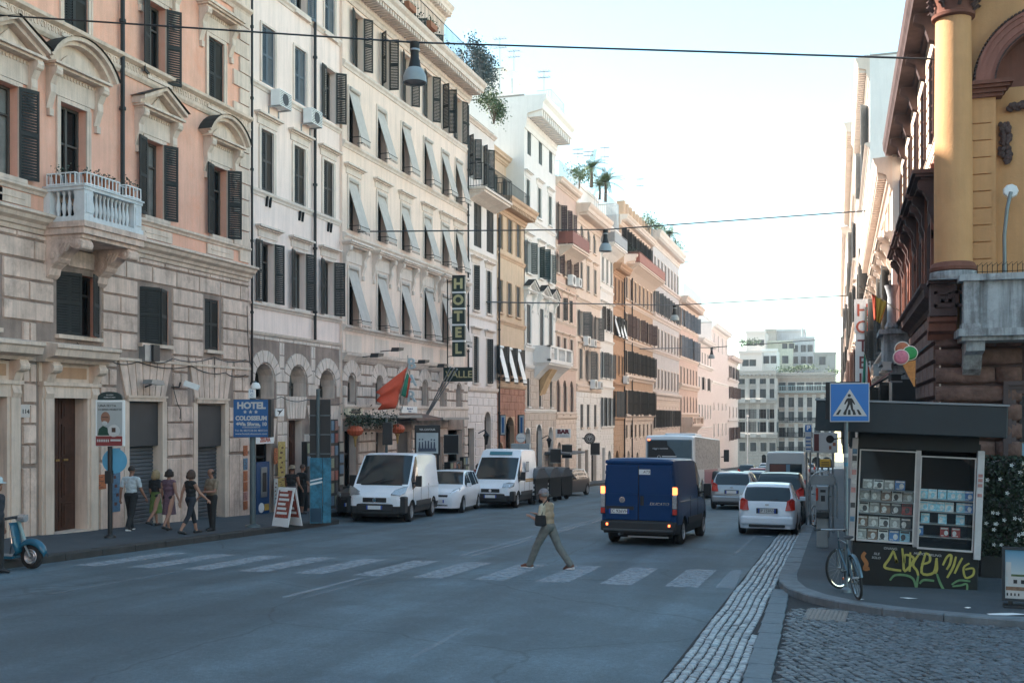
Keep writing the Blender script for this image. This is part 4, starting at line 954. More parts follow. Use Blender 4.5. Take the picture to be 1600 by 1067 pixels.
# ---------------------------------------------------------------- balconies and roofs on the left row
def balcony(b, u0, u1, v, d, name='balcony', kind='iron', m=M_iron, h=1.0, slabh=.5):
    e = empty(name, (0,0,0)); e.parent = b.e; e.location = ((u0+u1)/2, 0, v); w2 = abs(u1-u0)/2; mb = MB()
    mb.box(-w2,w2,-d,0,-.12,0); mb.box(-w2+.08,w2-.08,-d+.1,0,-.25,-.12); mb.prism([(0,-.25-slabh),(0,-.25),(-d*.85,-.25),(-d*.4,-.25-slabh*.45)], -w2+.15, w2-.15, 'x'); mb.obj('slab', b.trim, e)
    mb = MB()
    if kind == 'iron': railing(mb, [(-w2,0),(-w2,-d+.05),(w2,-d+.05),(w2,0)], 0, h, .14 if w2 < 12 else .3); mb.obj('railing', m, e)
    elif kind == 'panel':
        for z0, z1 in ((.1,h-.1),): mb.box(-w2,w2,-d+.03,-d+.06,z0,z1); mb.box(-w2,-w2+.03,-d+.05,0,z0,z1)
        railing(mb, [(-w2,0),(-w2,-d+.05),(w2,-d+.05)], 0, h, .5); mb.obj('railing', m, e)
    else:
        mb.box(-w2,w2,-d,-d+.22,0,.12); mb.box(-w2,w2,-d,-d+.22,h-.12,h)
        for x in (-w2+.2, -w2*.35, w2*.35, w2-.2): mb.box(x-.18,x+.18,-d+.01,-d+.2,.12,h-.12)
        mb.box(-w2,-w2+.2,-d,0,0,h); mb.box(w2-.2,w2,-d,0,0,h); mb.obj('parapet', b.trim, e)
        bb = MB().lathe(baluster(h-.24), (0,0,0), 8).mesh('baluster', b.trim, 50)
        for i in range(6): place(bb, 'baluster', e, (-w2*.28+w2*.56*i/5, -d+.11, .12))
    return e
# balcony shared by grey and ochre houses
balcony(g4, .1, g4.len-.1, g4.V(735,285)-.35, 1.0, m=M_iron, h=1.25, slabh=.35)
pg = Bld('rooftop_storey', 'pale rooftop storey behind the iron balcony of the narrow grey house', 'L', XL-.25, (g4.a,), (g4.b+.3,), g4.zb+g4.top+4.3, pl_greyp, st_light, base=g4.zb+g4.top+.1); pg.vmin = 0
for u in (1.3, 3.6): pg.win(u, .9, 3.1, .8, shut='w', sm=M_sh_dk, sill=False, sur=.06, lw=.4)
pg.ledge(pg.top-.3,.2,.25); pg.done()
po = Bld('rooftop_storey', 'ochre rooftop storey with green doors above the ochre house', 'L', XL-1.2, (g5.a,), (g5.b,), g5.zb+g5.top+3.5, pl_ochre, pl_ochre, base=g5.zb+g5.top+.1); po.vmin = 0
for u in (1.3,3.3,5): po.win(u, .1, 2.0, .8, shut='c', sm=M_sh_tq, sill=False, sur=.06)
po.cornice(po.top-.5,.4,.5,0); po.done()
def roofrail(label, b, off, out=.7, h=1.0, m=M_iron, L=None, name='roof_railing'):
    e = empty(name, (b.plane+out, b.a+off, b.zb+b.top+.1), R(90), label, 'railing'); mb = MB(); L = L or b.len-off
    railing(mb, [(0,1.0),(0,0),(L,0),(L,.8)], 0, h, .16); mb.obj('bars', m, e); return e
roofrail('iron railing on the roof edge of the narrow ochre building', g5, .2, .3, 1.0)
balcony(g6, g6.U(833), g6.U(868)+.4, g6.V(845,566), 1.15, kind='stone', slabh=.9)
MB().prism([(0,g6.V(850,578)),(-.9,g6.V(850,578)),(-.5,g6.V(850,592)),(0,g6.V(850,618))], g6.U(843), g6.U(851), 'x').obj('console_bracket', plaster('ochre_stone', (.55,.38,.22), .2), g6.e)
balcony(g7, g7.U(872), g7.u1-.1, g7.V(872,382), 1.1, kind='panel', m=mat('rust_red_panel', (.24,.09,.07), .7), slabh=.6)
balcony(g9, .2, g9.u1+.5, g9.V(942,382), 1.2, kind='panel', m=mat('grey_mesh', (.3,.31,.32), .6), slabh=.8)
balcony(g11, .5, g11.u1-.3, g11.V(978,412), 1.4, kind='panel', m=mat('rust_red_panel2', (.33,.12,.08), .7), slabh=.9)
pgs = Bld('rooftop_storey', 'terracotta rooftop storey with dark shutters behind the red terrace railing', 'L', XL-.4, (g11.a,), (g11.b,), g11.zb+g11.top+3.6, pl_brown, pl_beige, base=g11.zb+g11.top+.1); pgs.vmin = 0
for i in range(6): pgs.win(pgs.len*(i+.5)/6, .2, 2.5, 1.0, shut='w', sm=M_sh_dk, sill=False, sur=.06, lod=0)
pgs.cornice(pgs.top-.8,.8,.9,.5); pgs.done()
mb = MB()
for i in range(9): mb.box(pgs.len*(i+.5)/9-.3,pgs.len*(i+.5)/9+.3,-.3,.4,pgs.top+.12,pgs.top+1.5)
mb.obj('parapet_pier', pl_brown, pgs.e)
balcony(g13, g13.u1*.15, g13.u1*.8, g13.V(1064,664), 1.3, kind='stone', slabh=1.4)
def rbox(name, label, x0, x1, top, b0, w, setb=2, depth=7, wins=0, cat='rooftop house', mat_=None):
    q = Bld(name, label, 'L', XL-setb, x0, x1, 50, mat_ or w, w, cat=cat, base=b0, depth=depth); q.top = q.V(*top); q.vmin = 0
    for i in range(wins): q.win(q.len*(i+.5)/wins, .8, 2.2, .9, shut='n', sill=False, lod=0)
    q.trimb.box(q.lo()-.1,q.hi()+.1,-.1,.1,q.top-.12,q.top+.14); q.done(); return q
rbox('rooftop_house', 'white rooftop house behind the dentilled cornice of the white palazzo', 790, 812, (800,118), g6.zb+g6.top-4, pl_white, 3.5, 6)
rbox('rooftop_house', 'plain white rooftop block below the palm, on the beige building', 905, 935, (906,290), g8.zb+g8.top, pl_white, 1.2, 8)
rbox('rooftop_house', 'white rooftop house between the palms and the stone grey building', 962, 1000, (965,322), g10.zb+g10.top, pl_white, 3.0, 8)
rbox('rooftop_house', 'small white rooftop block on the stone grey building', 1000, 1022, (1005,345), g11.zb+g11.top, pl_white, 2.5, 8)
rbox('rooftop_house', 'white side walled rooftop house above the low pale building', 1092, 1118, (1095,490), g14.zb+g14.top, pl_white, 4, 8)
roofrail('roof terrace railing on the rose building', g7, .3, .2, 1.1, M_steel)
roofrail('tall steel railing along the roof of the white building', g9, .1, .5, 2.4, M_steel)
roofrail('steel railing on the parapet of the dusty pink building', g13, .3, .5, 1.6, M_steel)
roofrail('glass and steel railing at the far corner of the white palazzo roof', g6, 4.2, .6, 1.5, M_steel)
# greenery on the roofs
rnd = random.Random(21)
def blobs(name, label, cat, centres, m, size, n):
    mb = MB()
    for (c, s) in centres: leaves(int(n), lambda: (c[0]+rnd.gauss(0,s[0]), c[1]+rnd.gauss(0,s[1]), c[2]+rnd.gauss(0,s[2])), size, rnd, mb)
    return mb, name, label, cat, m
def plant(name, label, centres, m, size, n, stem=None, group=None):
    c0 = Vector(centres[0][0]); mb = MB()
    for (c, s) in centres:
        c = Vector(c)-c0; leaves(int(n), lambda: (c[0]+rnd.gauss(0,s[0]), c[1]+rnd.gauss(0,s[1]), c[2]+rnd.gauss(0,s[2])), size, rnd, mb)
    e = empty(name, c0, 0, label, 'plant', group); mb.obj('foliage', m, e)
    mb = MB()
    for (c, s) in centres[:6]:
        c = Vector(c)-c0; mb.tube([(stem or (0,0,-1.2)), tuple(c*.5+Vector((rnd.uniform(-.2,.2),0,-.3))), tuple(c)], [.035,.025,.01], 5)
    mb.obj('stem', M_bark, e); return e
Xo = XL+.6
cen = [(tuple(PX(x,y,Xo-.2)), (.2,.42,.33)) for x, y in ((752,100),(745,88),(758,112),(748,125),(764,128),(740,76),(757,90),(768,108),(746,108))]
plant('terrace_bush', 'large blue green bush spilling over the terrace at the far corner of the peach hotel', cen, M_leafb, .13, 420)
cen = [(tuple(PX(x,y,Xo)), (.2,.3,.26)) for x, y in ((772,160),(765,154),(755,154),(778,168),(780,178),(775,172))]
plant('hanging_creeper', 'bright green creeper hanging from the terrace past the end of the peach hotel', cen, M_leaf, .13, 300)
def palm(label, x, y, Xp, s=1.0):
    p = PX(x, y, Xp); e = empty('potted_palm', p-Vector((0,0,1.5*s)), 0, label, 'palm', 'palms on the roof terraces')
    MB().tube([(0,0,0),(.03,0,.8*s),(0,.02,1.5*s)], [.16*s,.12*s,.1*s], 7).obj('trunk', M_bark, e)
    mb = MB(); r2 = random.Random(int(x))
    for i in range(26):
        a = r2.uniform(0,6.28); el = r2.uniform(-.3,1.2); L = 1.5*s*r2.uniform(.7,1.1); pr = Vector((0,0,1.5*s)); d = Vector((math.cos(a)*math.cos(el), math.sin(a)*math.cos(el), math.sin(el)))
        side = d.cross(Vector((0,0,1))).normalized()
        for k in range(6):
            d2 = (d+Vector((0,0,-.16*k))).normalized(); q = pr+d2*L/6
            for sg in (-1, 1):
                for j in range(2):
                    c = pr.lerp(q, j*.5); mb.quad(c, c+side*sg*.3*s*(1-k/8)+d2*.16*s, c+side*sg*.27*s*(1-k/8)+d2*.22*s, c+d2*.06*s)
            pr = q
    mb.obj('fronds', M_leaf, e); return e
palm('palm with broad fronds on the white rooftop block of the beige building', 924, 262, XL-.8, 1.1)
palm('smaller palm behind the railing of the slim white building', 946, 285, XL+.1, 1.1)
palm('palm half hidden behind the other palm above the slim white building', 937, 290, XL-.6, .8)
palm('palm on the parapet of the stone grey building, nearest the street end', 1046, 366, XL-.4, 1.2)
for lab, pts, n_ in (('low green shrubs on the roof of the rose and beige buildings', ((905,270),(898,272),(912,274)), 200), ('dark green shrubs on the roof above the terracotta building', ((1012,342),(1018,348),(1024,352)), 200), ('green shrubs along the parapet of the stone grey building', ((1034,358),(1056,380),(1060,388),(1030,356)), 200), ('dry dark plants on the red terrace of the terracotta building', ((985,392),(990,400),(996,405),(1004,412)), 160)):
    plant('roof_shrub', lab, [(tuple(PX(x,y,XL+.3)), (.3,.7,.25)) for x, y in pts], M_leaf if 'dry' not in lab else M_leafd, .18, n_)
def antenna(label, x, y0, y1, X, group='television aerials on the roofs'):
    p0, p1 = PX(x, y1, X), PX(x, y0, X); h = p1.z-p0.z; e = empty('television_aerial', p0, 0, label, 'aerial', group)
    MB().tube([(0,0,-1.5),(0,0,h)], .022, 5).obj('mast', M_steel, e)
    mb = MB(); s = .012*(p0-Vector((0,0,2))).length*.045+.012
    for z in (h*.95, h*.72):
        mb.tube([(-.45,0,z),(.45,.1,z)], s*.6, 4)
        for k in range(5): mb.tube([(-.4+k*.2,-.25,z),(-.4+k*.2,.25,z)], s*.5, 4)
    mb.obj('dipoles', M_steel, e)
for lab, x, y0, y1, X in (('tall double aerial on the white rooftop house behind the white palazzo', 803, 78, 118, XL-4), ('thin aerial left of the tall double aerial above the peach hotel end', 781, 58, 118, XL-3), ('aerial on the roof of the white palazzo, right of its cornice start', 850, 110, 150, XL-1.5),
    ('aerial left of the palms over the rose building', 903, 232, 262, XL-2), ('aerial just left of the broad palm', 919, 236, 262, XL-3), ('tall aerial between the two palms', 945, 228, 290, XL-3), ('tall lone aerial over the terracotta building', 1000, 278, 322, XL-4), ('aerial on the roof of the dusty pink building', 1072, 390, 458, XL-2)): antenna(lab, x, y0, y1, X)
for lab, x, y, X in (('round satellite dish above the narrow ochre roof', 800, 124, XL-2.5), ('satellite dish beside the white rooftop house over the orange building', 977, 322, XL-2)):
    e = empty('satellite_dish', PX(x, y, X), R(200), lab, 'satellite dish'); M = Matrix.Rotation(R(80),4,'X')
    MB().lathe([(.001,.0),(.3,.05),(.6,.16)], (0,0,0), 16, M=M).obj('dish', M_white, e, smooth=40); MB().tube([(0,0,0),(0,-.7,.1)], .02, 5).tube([(0,.1,0),(0,.1,-1)], .04, 6).obj('arm', M_steel, e)
for lab, bb, x, y, s in (('air conditioning unit on the rose building, nearer of its pair', g7, 887, 448, 1.3), ('air conditioning unit on the rose building, farther of its pair', g7, 897, 450, 1.1), ('upper air conditioning unit on the beige building', g8, 911, 541, 1.2), ('second upper air conditioning unit on the beige building', g8, 921, 543, 1.0), ('lower air conditioning unit on the beige building', g8, 922, 608, 1.2), ('lower right air conditioning unit on the beige building', g8, 931, 608, 1.0), ('air conditioning unit beside the downpipe of the narrow orange building', g10, 973, 600, 1.2)):
    ac_unit(lab, bb, bb.U(x), bb.V(x, y), s)

# ---------------------------------------------------------------- buildings closing the street
pl_gst = plaster('grey_stone_facade', (.40,.365,.33), .2, .12); pl_gst2 = plaster('brown_grey_facade', (.42,.335,.275), .2, .12); st_g = plaster('grey_stone_trim', (.52,.48,.44), .2, .1)
def fbld(name, label, Y, x0, x1, ytop, wall, trim, rows, ledges=(), corn=None, base=None, **k):
    b = Bld(name, label, 'F', Y, x0, x1, 10, wall, trim, base=base, **k); b.top = b.V((x0+x1)/2, ytop)
    for cols, yt, yb, w_, kw in rows:
        kw = dict(kw); kw.setdefault('lod', 0); xr = (x0+x1)/2
        b.row(cols, xr, yt, yb, w_, **kw)
    for y, d, h in ledges: b.ledge(b.V((x0+x1)/2, y), d, h)
    if corn: b.cornice(b.top-corn[1], *corn)
    return b
YE = 226
b = fbld('grey_corner_palazzo', 'dark grey stone palazzo closing the street with stone balconies on three floors', YE, 1150, 1213, 580, pl_gst, st_g,
  [([1159,1176,1192,1207], 587, 600, 1.3, dict(shut='c', sm=M_sh_gr)), ([1159,1176,1192,1207], 608, 623, 1.3, dict(shut='c', sm=M_sh_gr)), ([1160,1177,1193,1207], 639, 655, 1.4, dict(shut='o', sm=M_sh_gr, lw=.7)), ([1160,1177,1193,1207], 659, 675, 1.4, dict(shut='o', sm=M_sh_gr, lw=.7)), ([1160,1177,1193,1207], 691, 705, 1.3, dict(shut='c', sm=M_sh_gr))],
  [(631,.9,1.2),(684,.9,1.0),(656.5,.3,.4)], (1.0,1.6,.8))
opening(b, b.U(1190), b.U(1197), -.6, b.V(1193,710), 'dark', .5, arch=True)
for x in (1151,1167,1184.5,1200,1212.5): b.trimb.box(b.U(x)-.35,b.U(x)+.35,-.18,0,b.V(1180,684),b.top-1.6)
for y in (626, 680):
    mb = MB(); v = b.V(1180, y+3)
    for i in range(3): mb.box(b.U(1156+i*16.5),b.U(1165+i*16.5),-1.1,-.95,v,v+.9)
    railing(mb, [(b.U(1152),-1.0),(b.U(1212),-1.0)], v, .9, .35, .04); mb.obj('balustrade', st_g, b.e)
b.courses(-.5, b.V(1180,684), .7, pl_gst, blen=1.6, proud=.06, gap=.06); b.done()
b = fbld('brown_closing_palazzo', 'brown grey palazzo with a glazed top balcony closing the street on the right', YE+2, 1213, 1304, 583, pl_gst2, st_g,
  [([1222,1237,1251,1265,1278,1291], 597, 611, 1.5, dict(shut='c', sm=M_sh_gr)), ([1222,1237,1251,1265,1278,1291], 621, 636, 1.4, dict(shut='c', sm=M_sh_gr)), ([1222,1237,1251,1265,1278,1291], 643, 659, 1.5, dict(shut='c', sm=M_sh_gr)), ([1222,1237,1251,1265,1278,1291], 668, 683, 1.5, dict(shut='o', sm=M_sh_gr)), ([1222,1237,1251,1265,1278,1291], 690, 705, 1.5, dict(shut='c', sm=M_sh_gr))],
  [(615,1.0,.7),(662,.5,.6),(709,.3,.6)], (1.0,1.0,0))
for x in (1214,1229,1244,1258,1272,1285,1298): b.trimb.box(b.U(x)-.4,b.U(x)+.4,-.2,0,b.V(1250,709),b.V(1250,616))
mb = MB(); railing(mb, [(b.U(1214),-1.3),(b.U(1303),-1.3)], b.V(1250,613), 1.4, .5, .05); mb.obj('balcony_railing', mat('green_glass_rail', (.3,.38,.38), .4), b.e)
for y in (660, 683, 706):
    mb = MB()
    for x in (1222,1237,1251,1265,1278,1291): railing(mb, [(b.U(x)-1.1,-.5),(b.U(x)+1.1,-.5)], b.V(1250,y), 1.0, .3, .035)
    mb.obj('balcony_railing', M_iron, b.e)
for x in (1222,1240,1258,1276,1292): opening(b, b.U(x)-1, b.U(x)+1, -.6, b.V(1250,713), 'dark', .5, arch=True)
b.done()
for (lab, Y, x0, x1, yt, yb, col, wins, sm) in (
    ('pale low roof house above the grey palazzo, left', 240, 1155, 1190, 550, 590, pl_pale, [([1165,1176], 562, 572)], 1),
    ('white house with a small domed roof room, upper left of the roofs', 255, 1166, 1196, 519, 560, pl_pale, [([1172,1180,1189], 531, 540)], 1),
    ('narrow white house between the roof houses', 246, 1190, 1214, 547, 590, pl_white, [([1198,1208], 556, 568)], 1),
    ('pale yellow roof house in the middle of the skyline', 262, 1196, 1238, 534, 590, plaster('pale_yellow_plaster', (.66,.62,.50), .15), [([1211,1227], 556, 568),([1227,1236], 537, 545)], 1),
    ('grey tower with an arched opening on the skyline', 270, 1196, 1212, 516, 560, pl_gst, [([1200], 532, 545)], 1),
    ('tall grey house with a balcony, highest on the skyline', 268, 1236, 1272, 528, 590, plaster('light_grey_facade', (.50,.49,.50), .15), [([1242,1256,1265], 539, 550),([1242,1256,1265], 557, 568)], 1),
    ('flat topped grey roof house right above the tallest balcony', 276, 1212, 1258, 516, 560, plaster('light_grey_facade', 0), [], 1),
    ('low grey roof house at the right end of the skyline', 262, 1272, 1306, 552, 600, pl_gst, [([1285], 557, 570)], 1)):
    b = fbld('roof_house', lab, Y, x0, x1, yt, col, col, [(c, a, d, 1.5, dict(shut='c', sm=M_sh_gr, sill=False)) for c, a, d in wins], (), None, base=PY(1200, yb+30, Y).z, group='houses on the hill behind the street end')
    b.trimb.box(-.2,b.len+.2,-.3,.1,b.top-.3,b.top+.3); b.done()
rnd = random.Random(77); 
for k, (x, y) in enumerate(((1160,535),(1245,574),(1300,580),(1220,577))):
    p = PY(x, y, 235); plant('roof_shrub', ['green roof terrace planting above the grey palazzo','long green hedge on the roof of the brown palazzo','pale green tree at the right end of the far roofs','roof garden shrubs in the middle of the far roofs'][k], [((p.x+i*1.0,p.y,p.z),(.7,.7,.35)) for i in range(4)], M_leaf, .4, 70)
antenna('mast on the tallest grey house on the skyline', 1253, 502, 520, 0) if False else None
p = PY(1253, 528, 270); e = empty('chimney_mast', p, 0, 'thin mast standing on the tallest roof of the skyline', 'mast'); MB().tube([(0,0,-1),(0,0,4)], .25, 6).obj('pole', M_steel, e)
# ---------------------------------------------------------------- right side: ochre corner building
XR = 1.9; YC = 21.5
pl_och = plaster('deep_ochre_plaster', (.58, .315, .15), .1, .1); st_red = plaster('red_brown_stone', (.20, .085, .06), .25, .2); st_dk = plaster('dark_purple_stone', (.10,.065,.06), .25, .3)
st_rock = mat('rough_red_rock', (.18,.10,.08), .9, noise=.45, scale=5, bump=1, bscale=14, streak=.3); st_rockg = mat('rough_grey_rock', (.17,.165,.17), .9, noise=.4, scale=5, bump=1, bscale=14, streak=.3)
pl_cr = plaster('cream_boards', (.68, .56, .44), .15, .08); st_wash = plaster('washed_grey_stone', (.44,.45,.46), .75, .3, stain=((.09,.07,.07), .9))
b = Bld('ochre_corner_palazzo', 'ochre corner palazzo with a round column, an arch and dark rusticated stone behind the kiosk', 'F', YC, (XR,), (9.5,), 11.2, pl_och, st_red, depth=.4, base=gz(YC)+.12)
U, V = b.U, b.V
def u_(x): return b.U(x)
zl0, zl1 = V(1500,527), V(1500,440)
b.band(-4, zl0, st_dk)
# arch niche: hole with recess
ur0, ur1 = u_(1556), u_(1556)+1.95; va, vb = zl1-.1, V(1560,130)
R0 = (ur1-ur0)/2; uc = (ur0+ur1)/2; topv = round(vb+R0, 3)
b.holes.append((ur0, ur1, va, topv)); mb = MB().use(pl_och)
n = 20; pt = [(uc+R0*math.cos(math.pi*k/n), vb+R0*math.sin(math.pi*k/n)) for k in range(n+1)]
for cx, q in ((ur1, pt[:n//2+1]), (ur0, pt[n//2:])): mb.add([(cx,0,topv)]+[(p,0,z) for p,z in q], [(0,i,i+1) for i in range(1,len(q))])
mb.use(pl_och).quad((ur0,0,va),(ur0,.38,va),(ur0,.38,vb),(ur0,0,vb)); mb.quad((ur1,0,va),(ur1,.38,va),(ur1,.38,vb),(ur1,0,vb)); mb.quad((ur0,.36,va),(ur1,.36,va),(ur1,.36,vb),(ur0,.36,vb))
mb.use(st_red)
for (p,q),(s_,t) in zip(pt[:-1], pt[1:]): mb.quad((p,0,q),(s_,0,t),(s_,.38,t),(p,.38,q))
mb.add([(uc,.36,vb)]+[(p,.36,z) for p,z in pt], [(0,i,i+1) for i in range(1,n+1)])
mb.obj('arched_niche', None, b.e)
mb = MB()
for o, t, d in ((.0,.1,.07),(.1,.12,.1),(.22,.1,.13),(.32,.06,.17)):
    for k in range(n):
        a0, a1 = math.pi*k/n, math.pi*(k+1)/n
        q = [(uc+(R0+o)*math.cos(a0),vb+(R0+o)*math.sin(a0)),(uc+(R0+o)*math.cos(a1),vb+(R0+o)*math.sin(a1)),(uc+(R0+o+t)*math.cos(a1),vb+(R0+o+t)*math.sin(a1)),(uc+(R0+o+t)*math.cos(a0),vb+(R0+o+t)*math.sin(a0))]
        mb.prism(q, -d, 0, 'y')
mb.obj('archivolt', plaster('archivolt_red', (.30,.13,.10), .2, .15), b.e)
mb = MB()
for k in range(60):
    a = math.pi*(k+.5)/60
    for rr in (R0+.02, R0+.40): mb.box(-.015,.015,-.2 if rr > R0+.1 else -.1,0,-.02,.02, Matrix.Translation((uc+rr*math.cos(a),0,vb+rr*math.sin(a)))@Matrix.Rotation(-a,4,'Y'))
mb.obj('dentils', st_dk, b.e)
mb = MB()
for s_, (x0, x1) in ((0,(ur0-.56,ur0+.12)),(1,(ur1-.12,ur1+.56))):
    for z, h, d in ((-.26,.07,.06),(-.19,.08,.11),(-.11,.06,.17),(-.05,.07,.22)): mb.box(x0-d+.06,x1+d-.06,-d,.2,vb+z,vb+z+h)
mb.obj('impost', st_red, b.e)
mb = MB(); z = zl1+.1
while z < vb-.45:
    for x0 in (ur0-.44, ur1+.08): mb.box(x0,x0+.36,-.035,0,z,z+.3)
    z += .325
mb.obj('pier_panels', pl_och, b.e)
# garland and green pipe in the niche
rnd = random.Random(3); mb = MB()
for k in range(60):
    t = k/59; a = math.pi*(1-t*.9)
    gx, gzv = (ur0+.55+.5*math.cos(a)*.8, V(1580,185)+.32*math.sin(a)) if t > .35 else (ur0+.2+rnd.uniform(-.01,.02), V(1580,245)+(t/.35)*(V(1580,185)-V(1580,245)))
    for q in range(4): mb.sphere((gx+rnd.uniform(-.09,.09), .3+rnd.uniform(-.04,.02), gzv+rnd.uniform(-.04,.04)), .045, 5, (1,.6,1.2))
mb.obj('carved_garland', st_dk, b.e, smooth=60)
# giant column
cx = u_(1488); cb, ct = V(1488,415), V(1488,33); rc = .345
mb = MB().use(pl_och); mb.lathe([(rc,cb),(rc*1.0,cb+1.6),(rc*.97,cb+3),(rc*.93,ct)], (cx,-.16,0), 32)
mb.use(st_red); mb.lathe([(rc*1.02,cb-.16),(rc*1.22,cb-.14),(rc*1.25,cb-.08),(rc*1.15,cb-.03),(rc*1.12,cb),(rc*1.04,cb+.02)], (cx,-.16,0), 32)
mb.lathe([(rc*.95,ct-.06),(rc*1.12,ct-.03),(rc*1.14,ct+.03),(rc*.98,ct+.06),(rc*.95,ct+.2),(rc*1.15,ct+.42),(rc*1.3,ct+.55)], (cx,-.16,0), 32)
mb.use(st_wash); mb.lathe([(rc*1.2,cb-.33),(rc*1.24,cb-.3),(rc*1.22,cb-.16)], (cx,-.16,0), 32); mb.box(cx-.46,cx+.46,-.62,0,zl1-.02,cb-.32)
mb.use(st_dk); mb.box(cx-.5,cx+.5,-.66,0,ct+.55,ct+.68)
for a in range(8):
    t = math.pi*2*a/8+.2; x, y = cx+rc*1.05*math.cos(t), -.16+rc*1.05*math.sin(t)
    for k in range(3): mb.tube([(x,y,ct+.12+.08*k),(x+.1*math.cos(t),y+.1*math.sin(t),ct+.22+.1*k),(x+.13*math.cos(t),y+.13*math.sin(t),ct+.18+.1*k)], .035, 6)
for s_ in (-1, 1):
    for k in range(2): mb.lathe([(.001,-.56-k*.02),(.13-.06*k,-.57-k*.02),(.13-.06*k,-.4),(.001,-.4)], (cx+s_*.33,0,ct+.42), 14, 'y')
mb.obj('round_column', None, b.e, smooth=40)
mb = MB()
for s_ in (0, 1, 2):
    pass
z = zl1+.05
while z < b.top-.6:
    mb.lathe([(.001,z),(.1,z+.03),(.13,z+.13),(.1,z+.24),(.001,z+.27)], (.02,-.02,0), 10); z += .27
mb.obj('corner_bosses', st_dk, b.e, smooth=50)
# rough rusticated blocks below the ledge
def pillow(mb, x0, x1, z0, z1, d, y0=0):
    nn, m_ = 8, 6; vs = []; 
    for i in range(m_+1):
        for j in range(nn+1):
            a = math.pi*j/nn; t = i/m_; e_ = min(1, min(t, 1-t)*4+.15); x = x0+(x1-x0)*t
            vs.append((x, y0-d*math.sin(a)**.6*e_**.5+random.uniform(-.008,.008), (z0+z1)/2-math.cos(a)*(z1-z0)/2*(.9+.1*e_)))
    mb.add(vs, [(i*(nn+1)+j,i*(nn+1)+j+1,(i+1)*(nn+1)+j+1,(i+1)*(nn+1)+j) for i in range(m_) for j in range(nn)]+[tuple(range(nn+1)), tuple(m_*(nn+1)+j for j in range(nn,-1,-1))])
hs = .355; z = -.3; k = 0; mr, mg = MB(), MB(); zt = zl0
while z < zt-.1:
    h1 = min(hs, zt-z); m_ = mg if z < V(1500,735) else mr
    if k % 2: segs = ((-.1,.95),(.97,1.42))
    else: segs = ((-.1,1.42),)
    for x0, x1 in segs: pillow(m_, x0, x1, z+.015, z+h1-.015, .14)
    for x0, x1 in ((2.9,3.7),(3.72,4.6),(5.0,6.2),(6.22,7.4)): pillow(m_, x0+(k%2)*.2, x1, z+.015, z+h1-.015, .12)
    z += hs; k += 1
mr.obj('rough_stone_blocks', st_rock, b.e, smooth=60); mg.obj('rough_stone_blocks', st_rockg, b.e, smooth=60)
# shop doorway with dark surround
x0 = u_(1566); opening(b, x0+.3, x0+1.35, -.4, V(1590,640)+.25, 'dark', .2)
mb = MB()
for o, d in ((0,.16),(.07,.11),(.15,.07)): mb.box(x0+o,x0+.08+o,-d,0,-.4,V(1590,600)); mb.box(x0+1.58-o,x0+1.66-o,-d,0,-.4,V(1590,600)); mb.box(x0+o,x0+1.66-o,-d-.01,0,V(1590,602)-o,V(1590,602)+.08-o)
mb.obj('door_surround', plaster('dark_stone_surround', (.13,.10,.10), .3, .2), b.e)
sg_ = MB().box(x0+.3,x0+1.4,-.03,.02,V(1590,690),V(1590,606)-.15).obj('shop_sign', M_black, b.e)
text('GE', .5, M_white, sg_, (x0+.78,-.045,V(1598,641)), bold=.01)
MB().box(x0+.32,x0+.7,-.0,.03,V(1590,720),V(1590,692)).obj('shop_window_poster', mat('pale_blue_card', (.25,.4,.5), .5), b.e)
# ledge, balustrade block, greek key block
b.mold(zl0-.05, [(.1,0),(.14,.1),(.3,.16),(.32,.3),(.4,.34),(.4,.42),(.2,.46)], -.25, u_(1492))
kb = MB(); k0, k1 = -.22, u_(1492); z0_, z1_ = V(1465,492), V(1465,447)
kb.box(k0,k1,-.42,0,z0_,z1_); kb.box(k0-.05,k1,-.5,0,z1_,z1_+.07); kb.box(k0-.03,k1,-.46,0,z0_-.06,z0_)
def key(mb, xx, zz, s):
    for (a, c, d, e_) in ((0,0,5,1),(0,0,1,5),(0,4,5,1),(4,1.6,1,3),(2,1.6,3,1),(2,1.6,1,1.6)): mb.box(xx+a*s,xx+(a+d)*s,-.45,-.42,zz+c*s,zz+(c+e_)*s)
for i in range(2): key(kb, k0+.06+i*.37, z0_+.1, .062)
kb.obj('greek_key_block', st_dk, b.e)
mb = MB(); v0, v1 = V(1540,527), V(1540,437); x0b = u_(1489)
mb.box(x0b,b.u1,-1.0,0,v0-.04,v0+.1); mb.box(x0b+.06,b.u1,-.92,0,v0-.12,v0-.04); mb.box(x0b+.12,b.u1,-.84,-.62,v0+.1,v1-.12); mb.box(x0b+.02,b.u1,-.94,-.5,v1-.12,v1); mb.box(x0b+.1,x0b+.36,-.88,-.6,v0+.1,v1-.12)
mb.box(x0b+.12,x0b+.3,-.62,0,v0+.1,v1-.12); mb.box(x0b+.06,x0b+.4,-.95,-.55,v0+.1,v0+.2); mb.obj('balcony_parapet', st_wash, b.e)
mb = MB(); mb.prism([(0,v0-.12),(-.85,v0-.12),(-.8,v0-.3),(-.45,v0-.36),(-.3,v0-.62),(-.1,v0-.75),(0,v0-.75)], u_(1502), u_(1530), 'x'); mb.obj('console_bracket', st_wash, b.e)
mb = MB()
for i in range(34):
    x = x0b+.35+i*.085
    mb.tube([(x,-.7,v1),(x,-.7,v1+.2)], .006, 4); mb.tube([(x+.085*math.sin(t*.52)*1.0,-.7,v1+.16+.07*math.cos(t*.52*1.0-1.57)) for t in range(7)], .005, 4, cap=False)
    pass
mb.tube([(x0b+.3,-.7,v1+.06),(b.u1,-.7,v1+.06)], .006, 4); mb.obj('hoop_wire_fence', M_iron, b.e)
